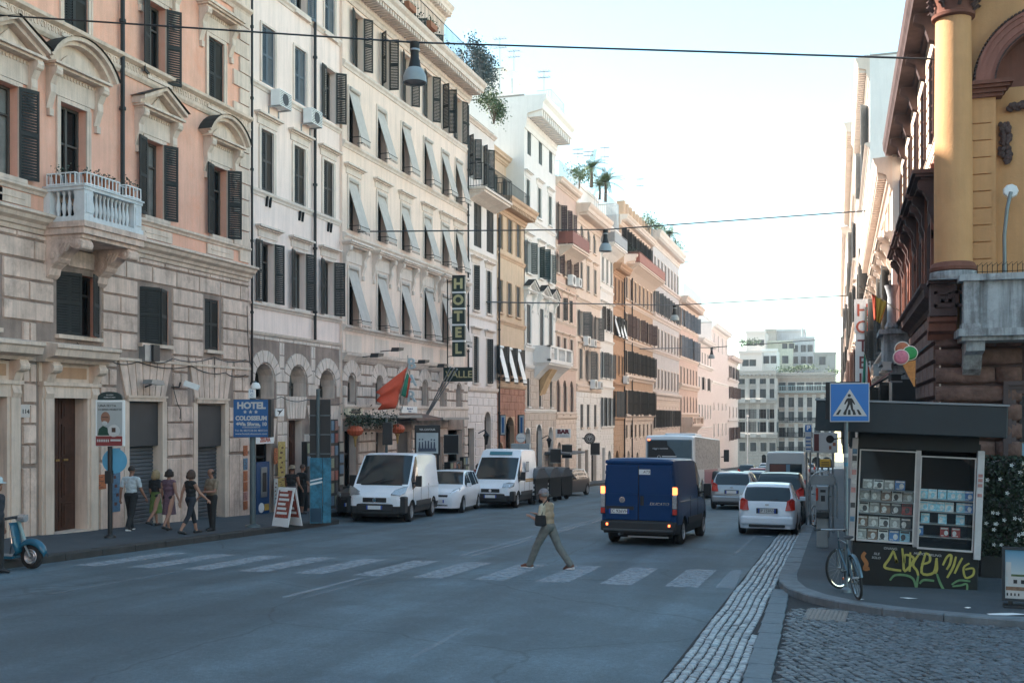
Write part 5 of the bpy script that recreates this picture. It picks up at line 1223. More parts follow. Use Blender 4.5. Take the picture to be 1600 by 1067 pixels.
# cornice above
b.cornice(b.top-.7, .5, .7, .3); b.done(side_wall=pl_cr); ochre = b
p = PY(1573, 330, YC-.1)
e = empty('lamp_bracket', (p.x,YC-.1,zl1+b.zb), 0, 'bent grey green metal pipe rising to a patch of white filler in the ochre niche', 'pipe'); hz = PY(1572,305,YC).z-e.location.z
MB().tube([(-.06,-.2,0),(-.07,-.2,.8),(-.02,-.2,1.3),(.05,-.15,hz)], .035, 8).obj('pipe', mat('grey_green_metal', (.2,.22,.22), .5, metal=.5), e)
MB().lathe([(.001,-.05),(.12,-.04),(.14,.02),(.001,.05)], (.07,.0,hz+.05), 9, 'y').obj('filler_patch', M_white, e)
# street facade of the same palazzo
b = Bld('brown_street_facade', 'brown and cream street front past the ochre corner, with a row of heavy bracketed hoods', 'R', XR, (YC+.42,), (35,), 11.2, plaster('red_brown_plaster', (.23,.10,.07), .2, .15), st_dk, depth=9, base=gz(YC)+.12)
zk = 4.9-b.zb; zh = 7.35-b.zb; b.band(-4, zk-.2, st_dk); b.band(zh+.35, b.top, pl_cr)
for i in range(5):
    u = -(1.5+i*2.45); b.win(u, zk+.3, zh-.9, .9, hood='console', shut='n', sur=.16, sill=False)
    MB().box(u-.9,u-.7,-.1,0,zk,zh+.1).obj('pilaster', b.wall, b.e); MB().box(u+.7,u+.9,-.1,0,zk,zh+.1).obj('pilaster', b.wall, b.e)
for i in range(6):
    u = -(1.2+i*2.3); b.win(u, zh+.75, b.top-1.4, .75, shut='c', sm=M_sh_bl, sur=.06, sill=False)
z = zh+.4
mb = MB()
while z < b.top-1: mb.box(b.lo(),b.hi(),-.012,0,z,z+.015); z += .28
mb.obj('board_joint', st_red, b.e)
b.mold(zk-.45, [(.06,0),(.1,.1),(.28,.2),(.3,.36),(.36,.4),(.36,.46)], ext=.2)
b.mold(b.top-.62, [(.1,0),(.12,.1),(.45,.12),(.47,.2),(.52,.3),(.54,.55),(.1,.62)], ext=.25)
for i in range(6):
    u = -(.9+i*2.5); b.trimb.prism([(0,b.top-.6),(-.4,b.top-.6),(-.42,b.top-.75),(-.22,b.top-.85),(-.12,b.top-1.15),(0,b.top-1.2)], u-.12, u+.12, 'x')
for a_, c_ in ((-3.2,-1.2),(-6.6,-4.2),(-10,-7.5),(-12.8,-11)): opening(b, a_, c_, -.6, 3.1, 'dark', .25)
b.courses(-.6, zk-.5, .36, st_rock, blen=1.1, proud=.1, gap=.05); b.done()
MB().box(-9.6,-7.9,-.8,0,4.4,4.5).box(-9.5,-8.0,-.72,0,4.5,5.25).box(-9.62,-7.88,-.84,0,5.25,5.38).prism([(0,4.4),(-.7,4.4),(-.2,4.0),(0,3.9)], -9.4, -8.1, 'x').obj('stone_bay', st_wash, b.e)
mb = MB(); mb.lathe([(.16,5.38),(.2,5.45),(.13,5.6),(.11,6.3),(.15,6.45),(.2,6.6)], (-8.2,-.5,0), 10); mb.obj('small_column', st_wash, b.e, smooth=40)
# further right hand buildings
def rb(name, label, Y0, Y1, X, top, wall, trim, rows, corn, **k):
    b = Bld(name, label, 'R', X, (Y0,), (Y1,), top, wall, trim, **k); L = -b.u1
    for v, h, n, w_, kw in rows: 
        kw = dict(kw); kw.setdefault('lod', 0); sh = kw.pop('shut', 'o')
        for i in range(n): b.win(-L*(i+.5)/n, v-b.zb, v-b.zb+h, w_, shut=sh, **kw)
        b.ledge(v-b.zb-.35, .25, .3)
    b.cornice(b.top-corn[1], *corn); b.done(); return b
pl_sun = plaster('warm_white_plaster', (.72,.63,.56), .1, .06)
rb('cream_dentil_building', 'cream building with a deep dentilled cornice on the right side, next past the brown front', 35, 58, 1.65, 10.6, pl_sun, pl_beige, [(1.0,2.4,7,1.2,dict(shut='o',sm=M_sh_mid,hood='flat')),(4.6,2.6,7,1.2,dict(hood='console',shut='o',sm=M_sh_gr)),(8.3,1.2,7,1.0,dict(shut='n'))], (.55,1.0,.35))
bb = rb('white_sunlit_building', 'tall white sunlit building on the right side rising above the cream dentilled one', 58, 76, 1.6, 21.5, pl_white, pl_beige, [(1.0,2.4,5,1.2,dict(shut='o')),(5,2.4,5,1.2,dict(hood='flat',sm=M_sh_br)),(9,2.4,5,1.2,dict(shut='o',sm=M_sh_mid)),(13,2.4,5,1.2,dict(shut='c',sm=M_sh_gr)),(17,2.2,5,1.2,dict(shut='o',sm=M_sh_gr))], (.7,1.2,.4))
rb('pale_bracketed_building', 'pale building with stacked bracketed balconies midway down the right side', 76, 112, 1.2, 23, pl_sun, pl_beige, [(0,2.6,9,1.2,dict(shut='o')),(4.5,2.6,9,1.2,dict(hood='flat',sm=M_sh_br)),(9,2.6,9,1.2,dict(shut='o',hood='flat')),(13.5,2.6,9,1.2,dict(shut='o',sm=M_sh_gr)),(18,2.2,9,1.2,dict(shut='c',sm=M_sh_gr))], (.8,1.4,.5))
rb('far_right_building', 'farthest building on the right side, rose white and sunlit', 112, 205, .9, 22, pl_pale, pl_beige, [(-2,2.6,20,1.3,dict(shut='o')),(2.5,2.6,20,1.3,dict(sm=M_sh_br)),(7,2.6,20,1.3,dict(shut='o')),(11.5,2.6,20,1.3,dict(sm=M_sh_gr)),(16,2.2,20,1.2,dict(shut='c',sm=M_sh_gr))], (.7,1.4,.6))
for k, (y, v, w_) in enumerate(((84,8.5,5),(98,8.5,5),(84,13,5),(98,4.2,6))): balcony(bb, -(y-58)-w_/2, -(y-58)+w_/2, v-bb.zb, 1.1) if False else None
antenna('tall aerial on the right side rooftops against the sky', 1360, 82, 175, 2.2); antenna('second aerial on the right side rooftops, lower', 1352, 130, 205, 2.4)
# ---------------------------------------------------------------- things on the right side
# hotel sign
p = PX(1348, 640, 1.05); z = p.y; e = empty('hotel_sign', PX(1348, 640, 1.05), 0, 'tall white vertical hotel sign with red letters on the right side of the street', 'sign')
zz = (.953*p.y); s = zz/1600; H_ = (640-470)*s
MB().box(-.011*zz*.62,.0115*zz*.62,-.08,.08,0,H_).obj('panel', M_white, e)
MB().box(-.0078*zz,.0075*zz,-.13,.13,H_-50*s,H_+1*s).obj('top_box', M_white, e)
M_hred = mat('hotel_red', (.45,.10,.06), .5, noise=0); M_hdk = mat('hotel_dark_red', (.22,.05,.05), .5, noise=0)
for i, (ch, y) in enumerate((('H',487),('O',513),('T',542),('E',568),('L',594))): text(ch, 27*s, M_hred if i < 2 else M_hdk, e, (0,-.145 if i < 2 else -.095,(640-y)*s), bold=.012*s*20, name='letter')
MB().tube([(.3*zz/40,0,H_*.9),(1.0,0,H_*.9)], .03, 6).tube([(.3*zz/40,0,H_*.2),(1.0,0,H_*.2)], .03, 6).obj('bracket', M_iron, e)
def flagcloth(pts_top, drop, cols, name, label, pole, thick=.012, sag=.1, cat='flag'):
    pass
# flags
def flag(label, p0, p1, corners, mats, name='flag', cat='flag', waves=3, amp=.06, group=None, nx=12, ny=8, pr=.015):
    """pole p0->p1, cloth bilinear between 4 corners (top-left, top-right, bottom-right, bottom-left); mats split across the width"""
    e = empty(name, p0, 0, label, cat, group); o = Vector(p0); MB().tube([(0,0,0), tuple(Vector(p1)-o)], pr, 6).obj('pole', mat('pole_wood', (.35,.28,.2), .6), e)
    A, B, D, E_ = [Vector(c)-o for c in corners]; mb = MB(); dirn = (B-A).cross(E_-A).normalized(); g = {}
    for j in range(ny+1):
        for i in range(nx+1):
            u, v = i/nx, j/ny; q = (A*(1-u)+B*u)*(1-v)+(E_*(1-u)+D*u)*v; q = q+dirn*amp*math.sin(u*waves*6.28+v*2)*(.3+v); g[i,j] = len(mb.v); mb.v.append(tuple(q))
    for j in range(ny):
        for i in range(nx): mb.use(mats[min(len(mats)-1, int(i/nx*len(mats)))]); mb.f.append((g[i,j],g[i+1,j],g[i+1,j+1],g[i,j+1])); mb.m.append(mb.k)
    o2 = mb.obj('cloth', None, e, smooth=80); o2.modifiers.new('thick', 'SOLIDIFY').thickness = .006; return e
M_yel = mat('flag_yellow', (.62,.38,.06), .8, noise=.15); M_fred = mat('flag_red', (.50,.07,.03), .85, noise=.12); M_fgreen = mat('flag_green', (.03,.22,.14), .8, noise=.1)
f = lambda x, y, Y=29: PY(x, y, Y)
flag('yellow flag with a red edge hanging from a slanted pole over the right pavement', f(1406,486), f(1342,446), [f(1362,458),f(1386,472),f(1376,506),f(1366,500)], [M_fred, M_yel, M_yel, M_yel], amp=.04)
f = lambda x, y, Y=44: PY(x, y, Y)
flag('small Italian flag in front of the hotel sign on the right side', f(1368,612), f(1349,545), [f(1350,552),f(1358,575),f(1362,604),f(1347,606)], [M_fgreen, M_white, M_fred], amp=.05)
# ice cream cone sign
e = empty('ice_cream_sign', PY(1412, 605, YC-1), 0, 'large ice cream cone shop sign with pink, green and orange scoops', 'sign'); s = .953*(YC-1)/1600
def sx(x): return (x-1412)*s
def sz(y): return (605-y)*s
rim = mat('cone_outline', (.7,.6,.5), .6, noise=0)
mb = MB(); 
for (x0,z0),(x1,z1) in (((1407,569),(1414,603)),((1428,565),(1416,603))): pass
MB().prism([(sx(1409),sz(568)),(sx(1429),sz(564)),(sx(1428),sz(604)),(sx(1426.5),sz(604))], -.04, .04, 'y').obj('wafer_cone', mat('wafer_orange', (.50,.19,.045), .6, noise=.35, scale=25), e)
for nm, x, y, r, c in (('scoop', 1410, 546, 10.5, (.42,.12,.05)), ('scoop', 1421, 553, 10.5, (.02,.25,.06)), ('scoop', 1408, 559, 11, (.58,.16,.22))):
    yy = {1410:.02,1421:-.02,1408:-.06}[x]; MB().lathe([(.001,yy-.05),(r*s*.7,yy-.04),(r*s*.96,yy-.01),(r*s,yy+.03),(.001,yy+.04)], (sx(x),0,sz(y)), 24, 'y').obj(nm, mat('scoop_%d' % x, c, .5, noise=.25, scale=20), e)
    MB().lathe([(r*s*.97,yy-.02),(r*s*1.08,yy-.01),(r*s*1.08,yy+.03),(r*s*.97,yy+.03)], (sx(x),0,sz(y)), 24, 'y').obj('outline', rim, e)
MB().tube([(sx(1430),.05,sz(555)),(sx(1449),.4,sz(540))], .015, 6).obj('bracket', M_black, e)
# clutter on the shop fronts beyond
def fl(name, label, x, y, Y, size, cat, ang=0, m=M_black):
    e = empty(name, PY(x, y, Y), R(ang), label, cat); a, c, d = size; MB().box(-a/2,a/2,-c/2,c/2,-d/2,d/2).obj('housing', m, e); MB().box(-a/2-.02,a/2+.02,-c/2-.02,-c/2,-d/2-.02,-d/2+.02).box(-a/2-.02,a/2+.02,-c/2-.02,-c/2,d/2-.02,d/2+.02).obj('front_rim', M_steel, e); MB().tube([(0,c/2,0),(.3,c/2+.1,.1)], .02, 6).obj('bracket', M_iron, e); return e
fl('floodlight', 'black floodlight clamped above the kiosk under the ice cream sign', 1398, 590, 24, (.22,.16,.18), 'lamp', 20)
fl('floodlight', 'round grey spotlight left of the ice cream sign', 1388, 572, 26, (.2,.2,.16), 'lamp', -20, M_steel)
fl('shop_sign', 'black hanging shop sign behind the tip of the ice cream cone', 1412, 612, 25.5, (.5,.12,.62), 'sign', 8)
fl('shop_sign', 'small grey and white shop sign far along the right shop fronts', 1376, 578, 40, (.5,.12,.4), 'sign', 0, M_steel)
e = empty('shop_awning', PY(1392, 600, 26), R(-90), 'faded pink fabric awning over a shop on the right pavement', 'awning')
MB().prism([(.0,.3),(-.75,-.25),(-.75,-.5),(-.72,-.5),(-.72,-.25),(.0,.27)], -.8, .8, 'x').obj('fabric', mat('faded_pink_fabric', (.38,.2,.2), .85), e); MB().tube([(-.8,0,.2),(-.8,-.74,-.25)], .02, 5).tube([(.8,0,.2),(.8,-.74,-.25)], .02, 5).obj('arm', M_iron, e)
# flowering planter beside the doorway
rnd = random.Random(8); p = PY(1590, 800, 20.7); e = empty('flowering_hedge', (2.95, 20.75, gz(20.7)+.13), 0, 'dark hedge dotted with small white flowers to the right of the kiosk', 'hedge')
MB().box(-.45,.55,-.22,.22,0,.35).box(-.48,.58,-.25,.25,.35,.4).obj('trough', M_black, e); hh = PY(1580,712,20.7).z-e.location.z
leaves(5200, lambda: (rnd.uniform(-.45,.6), rnd.gauss(-.05,.13), .4+(hh-.4)*rnd.random()), .07, rnd).obj('foliage', M_leafd, e)
mb = MB(); rn2 = random.Random(4)
for i in range(30):
    c = Vector((rn2.uniform(-.42,.55), -.3+rn2.uniform(-.04,.04), .55+(hh-.6)*rn2.random()))
    for k in range(5):
        a = 6.28*k/5; mb.quad(c, c+Vector((.028*math.cos(a-.4),-.01,.028*math.sin(a-.4))), c+Vector((.042*math.cos(a),-.012,.042*math.sin(a))), c+Vector((.028*math.cos(a+.4),-.01,.028*math.sin(a+.4))))
mb.obj('flowers', M_white, e)
# ---------------------------------------------------------------- the street behind the camera
q = Bld('cream_row_house', 'long cream row house on the left side, nearer than the salmon palazzo', 'L', XL-.3, (-62,), (-4,), 24, pl_cream, st_light)
for v in (1.2, 5.4, 9.8, 14.2, 18.6):
    for i in range(16): q.win(q.len*(i+.5)/16, v, v+2.3, .9, shut='c' if i % 3 else 'o', sm=M_sh_dk, hood='flat' if v > 5 else None, lod=0)
q.cornice(q.top-1); q.done()
q = Bld('rose_side_street_house', 'rose house on the near corner of the side street, right of the cobbles', 'R', 5.5, (-60,), (-2,), 19, pl_rose, pl_beige)
for v in (1.2, 5.4, 9.8, 14.2):
    for i in range(16): q.win(-q.len*(i+.5)/16, v, v+2.3, .9, shut='c', sm=M_sh_dk, lod=0)
q.cornice(q.top-1); q.done()
q = Bld('beige_closing_house', 'wide beige house closing the street at its upper end', 'F', -100, (-40,), (30,), 26, pl_beige, pl_beige); q.e.rotation_euler[2] = math.pi; q.e.location.x = 30
for v in (1.2, 5.4, 9.8, 14.2, 18.6):
    for i in range(18): q.win(q.len*(i+.5)/18, v, v+2.3, 1.0, shut='c', sm=M_sh_dk, lod=0)
q.cornice(q.top-1); q.done()
# ---------------------------------------------------------------- vehicles (local +x = driving direction)
def interp(P, x):
    if x <= P[0][0]: return P[0][1]
    for (a,b),(c,d) in zip(P[:-1], P[1:]):
        if x <= c: return b+(d-b)*(x-a)/(c-a) if c > a else d
    return P[-1][1]
def paint(name, c, rough=.28, coat=.25, metal=0): return mat(name, c, rough, metal=metal, noise=.05, scale=1.5, coat=coat)
def wheel(e, x, y, r, w, rimm=M_rim, side=1, spokes=7, name='wheel', steer=0, hub=True):
    k = ('wh', round(r,3), round(w,3))
    def t():
        mb = MB(); mb.lathe([(r*.62,-w/2),(r*.9,-w/2),(r,-w*.36),(r,w*.36),(r*.9,w/2),(r*.62,w/2)], (0,0,0), 24, 'y')
        return mb.mesh('tyre', M_rubber, 50)
    o = place(cached(k, t), name, e, (x, y, r), (0, 0, steer))
    def rr():
        mb = MB(); mb.lathe([(r*.66,w*.46),(r*.6,w*.5),(r*.57,w*.36),(.001,w*.30)], (0,0,0), 24, 'y')
        for i in range(spokes):
            a = 6.283*i/spokes; mb.box(-r*.06,r*.06,w*.32,w*.45,r*.12,r*.6,Matrix.Rotation(a,4,'Y'))
        mb.lathe([(r*.16,w*.3),(r*.14,w*.46),(.001,w*.47)], (0,0,0), 12, 'y')
        return mb.mesh('rim', rimm, 50)
    place(cached(k+('rim', rimm.name, spokes), rr), 'rim', o, (0,0,0), (0,0,0 if side > 0 else math.pi)); return o
def car_body(e, L, W, top, belt, hwp, wheels, wr, body, glass, sideglass, clear=.22, tumble=.80, windscreen=(), pillars=(), trim=None, trimz=None, roofz=None, step=.09, crown=.04, mid=.55):
    xs = set([0, L]); n = int(L/step)
    for i in range(n+1): xs.add(round(L*i/n, 3))
    for x in wheels:
        for k in range(-6, 7): xs.add(round(x+wr*1.18*math.sin(math.pi*k/12), 3))
    for P in (top, belt): 
        for x, z in P: xs.add(round(x, 3))
    for a, c in sideglass: xs |= {a, c}
    for a, c in pillars: xs |= {a, c}
    xs = sorted(x for x in xs if 0 <= x <= L); o = [xs[0]]
    for x in xs[1:]:
        if x-o[-1] > .012: o.append(x)
    o[-1] = L; xs = o
    def bot(x):
        z = clear
        for w in wheels:
            d = abs(x-w)
            if d < wr*1.18: z = max(z, wr+math.sqrt(max(0,(wr*1.18)**2-d*d)))
        return z
    H = max(z for _, z in top); mb = MB(); rings = []
    for x in xs:
        hw = interp(hwp, x)*W/2; zt = interp(top, x); zb = bot(x); be = min(interp(belt, x), zt-.02); t = max(0, min(1, (zt-be)/max(.01, H-be)))
        ew = hw*(.95*(1-t)+tumble*t); zm = max(zb+.01, mid); tz = trimz or .5
        ring = [(hw*.95,zb),(hw*.99,max(zb+.005,min(tz,be-.1))),(hw,max(zb+.01,min(tz+.02,be-.09))),(hw,max(zb+.015,be-.06)),(hw*.975,be),(ew,zt-crown*1.4*max(.25,t)),(ew*.93,zt-crown*.45*max(.25,t)),(ew*.55,zt-crown*.1),(0,zt)]
        rings.append(ring)
    nR = len(rings[0]); full = 2*nR-1
    for x, ring in zip(xs, rings):
        for y, z in ring: mb.v.append((x, y, z))
        for y, z in ring[-2::-1]: mb.v.append((x, -y, z))
    for i in range(len(xs)-1):
        xm = (xs[i]+xs[i+1])/2; zt0, zt1 = interp(top, xs[i]), interp(top, xs[i+1]); sl = abs(zt1-zt0)/(xs[i+1]-xs[i]); zt = (zt0+zt1)/2; be = interp(belt, xm)
        for k in range(full-1):
            kk = k if k < nR-1 else full-2-k
            m = body
            if trim and kk in (0, 1): m = trim
            if kk == 4 and zt-be > .12 and any(a <= xm <= c for a, c in sideglass) and not any(a <= xm <= c for a, c in pillars): m = glass
            if kk in (6, 7) and any(a <= xm <= c for a, c in windscreen): m = glass
            mb.use(m); mb.f.append((i*full+k, (i+1)*full+k, (i+1)*full+k+1, i*full+k+1)); mb.m.append(mb.k)
    for i, (s_) in ((0, 1), (len(xs)-1, -1)):
        idx = [i*full+k for k in range(full)]; mb.use(body)
        # cap: quads between left and right
        for k in range(nR-1):
            a, b_, c, d = idx[k], idx[k+1], idx[full-2-k], idx[full-1-k]
            mb.use(trim if trim and k in (0, 1) else body)
            if b_ == c: mb.f.append((a, b_, d))
            else: mb.f.append((a, b_, c, d))
            mb.m.append(mb.k)
    ob = mb.obj('body', None, e, smooth=28)
    u = MB(); u.box(.12, L-.12, -W/2+.24, W/2-.24, .2, .62)
    for w in wheels: u.box(w-wr*1.2, w+wr*1.2, -W/2+.1, W/2-.1, wr*.9, wr*2.25)
    u.obj('underbody', M_dark, e); return ob
def plate(e, x, z, s, txt, back=True, w=.52, y=0):
    """s=-1 rear (normal -x), +1 front"""
    o = MB().box(-.008,.008,-w/2,w/2,-.06,.06).obj('licence_plate', M_plate, e, (x, y, z)); bl = mat('plate_blue', (.02,.08,.4), .4, noise=0)
    MB().box(-.012,.012,-w/2,-w/2+.045,-.06,.06).box(-.012,.012,w/2-.045,w/2,-.06,.06).obj('blue_band', bl, o)
    if txt: text(txt, .115, M_black, o, (.0135*s,0,0), (R(90),0,R(90) if s > 0 else R(-90)), sx=.95, name='plate_number')
    return o
def vehicle(name, label, cat, p, heading, group=None):
    """p: ground point under the centre of the body origin (rear axle end, x=0)"""
    s = math.sin(heading); pitch = math.atan(SLOPE*s)
    e = empty(name, (p[0], p[1], gz(p[1])), 0, label, cat, group); e.rotation_euler = (0, 0, heading)
    e.rotation_mode = 'XYZ'; q = Matrix.Rotation(math.atan(-SLOPE), 4, 'X') @ Matrix.Rotation(heading, 4, 'Z'); e.rotation_euler = q.to_euler(); return e
def mirror(e, x, y, z, s, size=(.12,.22,.3), m=M_black):
    mb = MB(); a, b_, c = size; mb.box(x-a/2,x+a/2,y,y+s*b_,z-c/2,z+c/2); mb.tube([(x,y-s*.16,z-.08),(x,y+s*.04,z-.05)], .035, 6)
    o = mb.obj('mirror', m, e); bv = o.modifiers.new('bevel', 'BEVEL'); bv.width = .035; bv.segments = 2; return o
def rbx(e, name, m, x0, x1, y0, y1, z0, z1, bev=.02):
    o = MB().box(x0,x1,y0,y1,z0,z1).obj(name, m, e)
    if bev: bb_ = o.modifiers.new('bevel', 'BEVEL'); bb_.width = bev; bb_.segments = 2
    return o
M_blue = mat('deep_blue_paint', (.002, .038, .13), .4, noise=.05, spec=.22, coat=.08); M_whitep = paint('white_car_paint', (.80,.86,.92)); M_carglass = mat('car_glass', (.02,.03,.036), .06, noise=0, spec=.45)
M_silver = paint('silver_paint', (.30,.32,.34), .3, .5, .5); M_dkpaint = paint('dark_paint', (.012,.014,.016)); M_bump = mat('dark_bumper', (.022,.025,.028), .6, noise=.15)
def van(label, p, heading, L, W, H, col, front=False, hl=.9, txtplate='', name='van', cat='van', group=None, trim=M_bump):
    e = vehicle(name, label, cat, p, heading, group)
    top = [(0,H-.09),(.06,H-.03),(.5,H),(L-2.1,H),(L-1.7,H-.07),(L-.78,1.2),(L-.5,1.1),(L-.12,.97),(L,.82)]
    belt = [(0,1.25),(L-1.5,1.15),(L-.85,1.02),(L-.1,.86),(L,.7)]
    hwp = [(0,.955),(.12,.985),(.6,1),(L-.9,1),(L-.4,.95),(L-.15,.86),(L,.74)]
    if H > 2.4: top = [(0,H-.09),(.06,H-.03),(.5,H),(L-2.4,H),(L-2.05,H-.06),(L-1.75,H-.36),(L-.78,1.2),(L-.5,1.1),(L-.12,.97),(L,.82)]
    wx = (.95, L-.95); car_body(e, L, W, top, belt, hwp, wx, .335, col, M_carglass, [(L-1.9,L-1.0)], windscreen=[(L-1.68,L-.8)] if H < 2.4 else [(L-1.72,L-.8)], clear=.3, tumble=.86, trim=trim, trimz=.52, crown=.05)
    for x in wx:
        for s in (-1, 1): wheel(e, x, s*(W/2-.14), .335, .22, M_rim, s)
    for s in (-1, 1): mirror(e, L-1.25, s*(W/2+.02), 1.33, s, (.12,.2,.36))
    MB().tube([(.3,W/2+.004,1.12),(L-2.05,W/2+.004,1.12)], .012, 4).obj('side_moulding', col, e); MB().tube([(.3,-W/2-.004,1.12),(L-2.05,-W/2-.004,1.12)], .012, 4).obj('side_moulding', col, e)
    for s in (-1, 1):
        mb = MB(); 
        for x in (L-2.1, L-1.02, L-3.2): mb.box(x-.006,x+.006,s*W/2*.995,s*(W/2+.006),.55,1.22)
        mb.obj('door_seam', M_black, e); rbx(e, 'rub_strip', M_bump, 1.4, L-1.45, s*(W/2-.01), s*(W/2+.02), .5, .68, .008)
    return e
# ---- blue van, seen from behind
pr = (G(952,852)+G(1062,852))/2
def head_to(px, py):  return None
L, W, H = 4.96, 2.0, 2.23
e = van('dark blue panel van driving away, rear doors and brake lights facing the camera', (-4.83, 25.7), R(87.5), L, W, H, M_blue, cat='van', name='panel_van'); blue = e
x = -.004
rbx(e, 'rear_bumper', M_bump, -.09, .25, -W/2*.975, W/2*.975, .36, .62, .04); rbx(e, 'bumper_step', mat('bumper_top', (.05,.055,.06), .5), -.12, .02, -W/2*.9, W/2*.9, .36, .42, .015)
mb = MB()
for y0, y1 in ((-.86,-.008),(.008,.86)): mb.box(-.03,0,y0,y1,.64,2.03)
o = mb.obj('rear_door', M_blue, e); bvm = o.modifiers.new('bevel', 'BEVEL'); bvm.width = .012
mb = MB()
for y0, y1 in ((-.83,-.03),(.03,.83)):
    mb.box(-.045,-.03,y0,y1,1.28,1.3); mb.box(-.045,-.03,y0,y1 if y0 > 0 else y1,.99,1.035 if y0 < 0 else 1.01); mb.box(-.038,-.03,y0,y1,1.96,1.99)
mb.obj('door_ridge', M_blue, e)
MB().box(-.036,-.028,-.007,.007,.64,2.03).box(-.04,-.03,-.86,.86,.625,.64).obj('door_seam', M_black, e)
for s in (-1, 1):
    rbx(e, 'tail_lamp_housing', M_bump, -.045, .08, s*.86, s*.985, .78, 1.52, .015)
    rbx(e, 'brake_light', M_redlit, -.06, .07, s*.87, s*.985, 1.3, 1.49, .015); rbx(e, 'tail_light', M_lens, -.06, .07, s*.87, s*.985, .95, 1.29, .015); rbx(e, 'tail_light', M_red, -.06, .07, s*.87, s*.985, .8, .94, .015)
    rbx(e, 'reflector', M_redlit, -.1, -.08, s*.8-.025, s*.8+.025, .5, .56, 0)
    for z in (.8, 1.25, 1.8): rbx(e, 'door_hinge', M_blue, -.05, .02, s*.84-.03, s*.84+.03, z, z+.09, .01)
rbx(e, 'high_brake_light', M_redlit, -.02, .03, -.14, .14, 2.09, 2.13, .01); rbx(e, 'rear_spoiler_lip', M_blue, -.03, .1, -.88, .88, 2.06, 2.16, .03)
rbx(e, 'door_handle', M_black, -.06, -.03, -.14, -.05, 1.02, 1.26, .01); rbx(e, 'plate_recess', M_black, -.04, -.028, .12, .84, .9, 1.0, 0)
plate(e, -.045, .86, -1, 'EC 926VH', y=.5)
o = MB().lathe([(.001,-.052),(.075,-.05),(.08,-.04),(.075,-.03)], (0,.42,1.15), 20, 'x').obj('round_badge', M_chrome, e); MB().lathe([(.001,-.056),(.058,-.054)], (0,.42,1.15), 16, 'x').obj('badge_centre', mat('badge_grey', (.2,.2,.22), .4, metal=.5), o)
text('DUCATO', .1, M_chrome, e, (-.036,-.53,1.06), (R(90),0,R(-90)), bold=.003, shear=.3, sx=1.15)
o = MB().box(-.037,-.03,-.3,-.01,1.8,1.93).obj('sticker', M_white, e); text('AT5', .1, M_black, o, (-.039,-.2,1.865), (R(90),0,R(-90)), shear=.3)
mb = MB(); mb.tube([(.4,.45,.3),(.1,.45,.3),(-.02,.5,.28)], .035, 8); mb.obj('exhaust_pipe', M_steel, e)
MB().box(.1,.2,-.75,.3,.2,.24).obj('rear_guard', M_steel, e)
# ---- white van, parked nose to the camera
def front_van(e, L, W, H, grille=M_bump, kind=0, bumper=M_bump):
    # windscreen surround strip, lights, bumper, grille
    for s in (-1, 1):
        mb = MB(); P = [(L-.03,s*.52,.90),(L-.12,s*.80,.84),(L-.32,s*.92,.92),(L-.55,s*.955,1.14),(L-.42,s*.84,1.12),(L-.2,s*.6,1.02)] if kind == 0 else [(L-.04,s*.48,.84),(L-.14,s*.8,.82),(L-.34,s*.92,.88),(L-.42,s*.93,1.02),(L-.26,s*.72,1.04),(L-.14,s*.5,.98)]
        pv = P+[(q[0]-.15,q[1]*.9,q[2]-.05) for q in P]; n = len(P); pv = [(q[0]+.07,q[1]+s*.03,q[2]+.05) if i < n else q for i, q in enumerate(pv)]
        mb.add(pv, [tuple(range(n)), tuple(range(2*n-1,n-1,-1))]+[(i,(i+1)%n,n+(i+1)%n,n+i) for i in range(n)]); mb.obj('headlight', M_lens, e)
    o = MB(); o.box(L-.42,L+.03,-.62,.62,.36,.62); o.box(L-.5,L-.08,-.99,-.5,.3,.86 if kind == 0 else .72); o.box(L-.5,L-.08,.5,.99,.3,.86 if kind == 0 else .72); ob = o.obj('front_bumper', bumper, e); bb_ = ob.modifiers.new('b', 'BEVEL'); bb_.width = .06; bb_.segments = 3
    rbx(e, 'grille_panel', M_whitep, L-.3, L+.035, -.5, .5, .62, .86, .03)
    g = rbx(e, 'grille', M_black, L-.3, L+.045, -.4, .4, .66, .82, .02)
    mb = MB()
    for k in range(3): mb.box(L+.04,L+.055,-.38,.38,.69+k*.045,.7+k*.045)
    mb.obj('grille_bar', M_bump, g); MB().box(L-.8,L-.76,-.7,.7,1.2,1.235).obj('bonnet_gap', M_black, g)
    o = MB().lathe([(.001,L+.07),(.06,L+.068),(.068,L+.05)], (0,0,.74), 18, 'x').obj('round_badge', M_chrome, e)
    for s in (-1, 1): MB().tube([(L-.78,s*.15-.3,1.24),(L-.9,s*.15+.25,1.4)], .012, 5).obj('wiper', M_black, e)
    
fr = (G(548,822)+G(632,822))/2
hd = math.atan2(-1, -.02)
def park_front(px_l, px_r, y, W, ang):
    a_, c_ = G(px_l, y), G(px_r, y); return (a_+c_)/2
A = R(-90+9); L = 4.96; c = Vector((-14.3, 30.2)); o_ = c-Vector((math.cos(A), math.sin(A)))*L
white = van('white panel van parked nose to the camera with black bumper, first in the row', (o_.x, o_.y), A, L, 2.05, 2.27, M_whitep, cat='van', name='panel_van')
front_van(white, L, 2.05, 2.27); plate(white, L+.05, .5, 1, '')
A = R(-90+5); L = 5.2; c = Vector((-13.8, 40.3)); o_ = c-Vector((math.cos(A), math.sin(A)))*L
e = van('high roofed white delivery van with a yellow side stripe parked behind the small white car', (o_.x, o_.y), A, L, 2.0, 2.5, M_whitep, cat='van', name='delivery_van'); front_van(e, L, 2.0, 2.6, kind=1); plate(e, L+.05, .5, 1, '')
o = MB().box(-.01,.01,-.5,.5,-.09,.09).obj('roof_sticker', mat('teal_letters', (.05,.2,.25), .5, noise=0), e, (L-1.86,0,2.3), (0,R(-40),0))
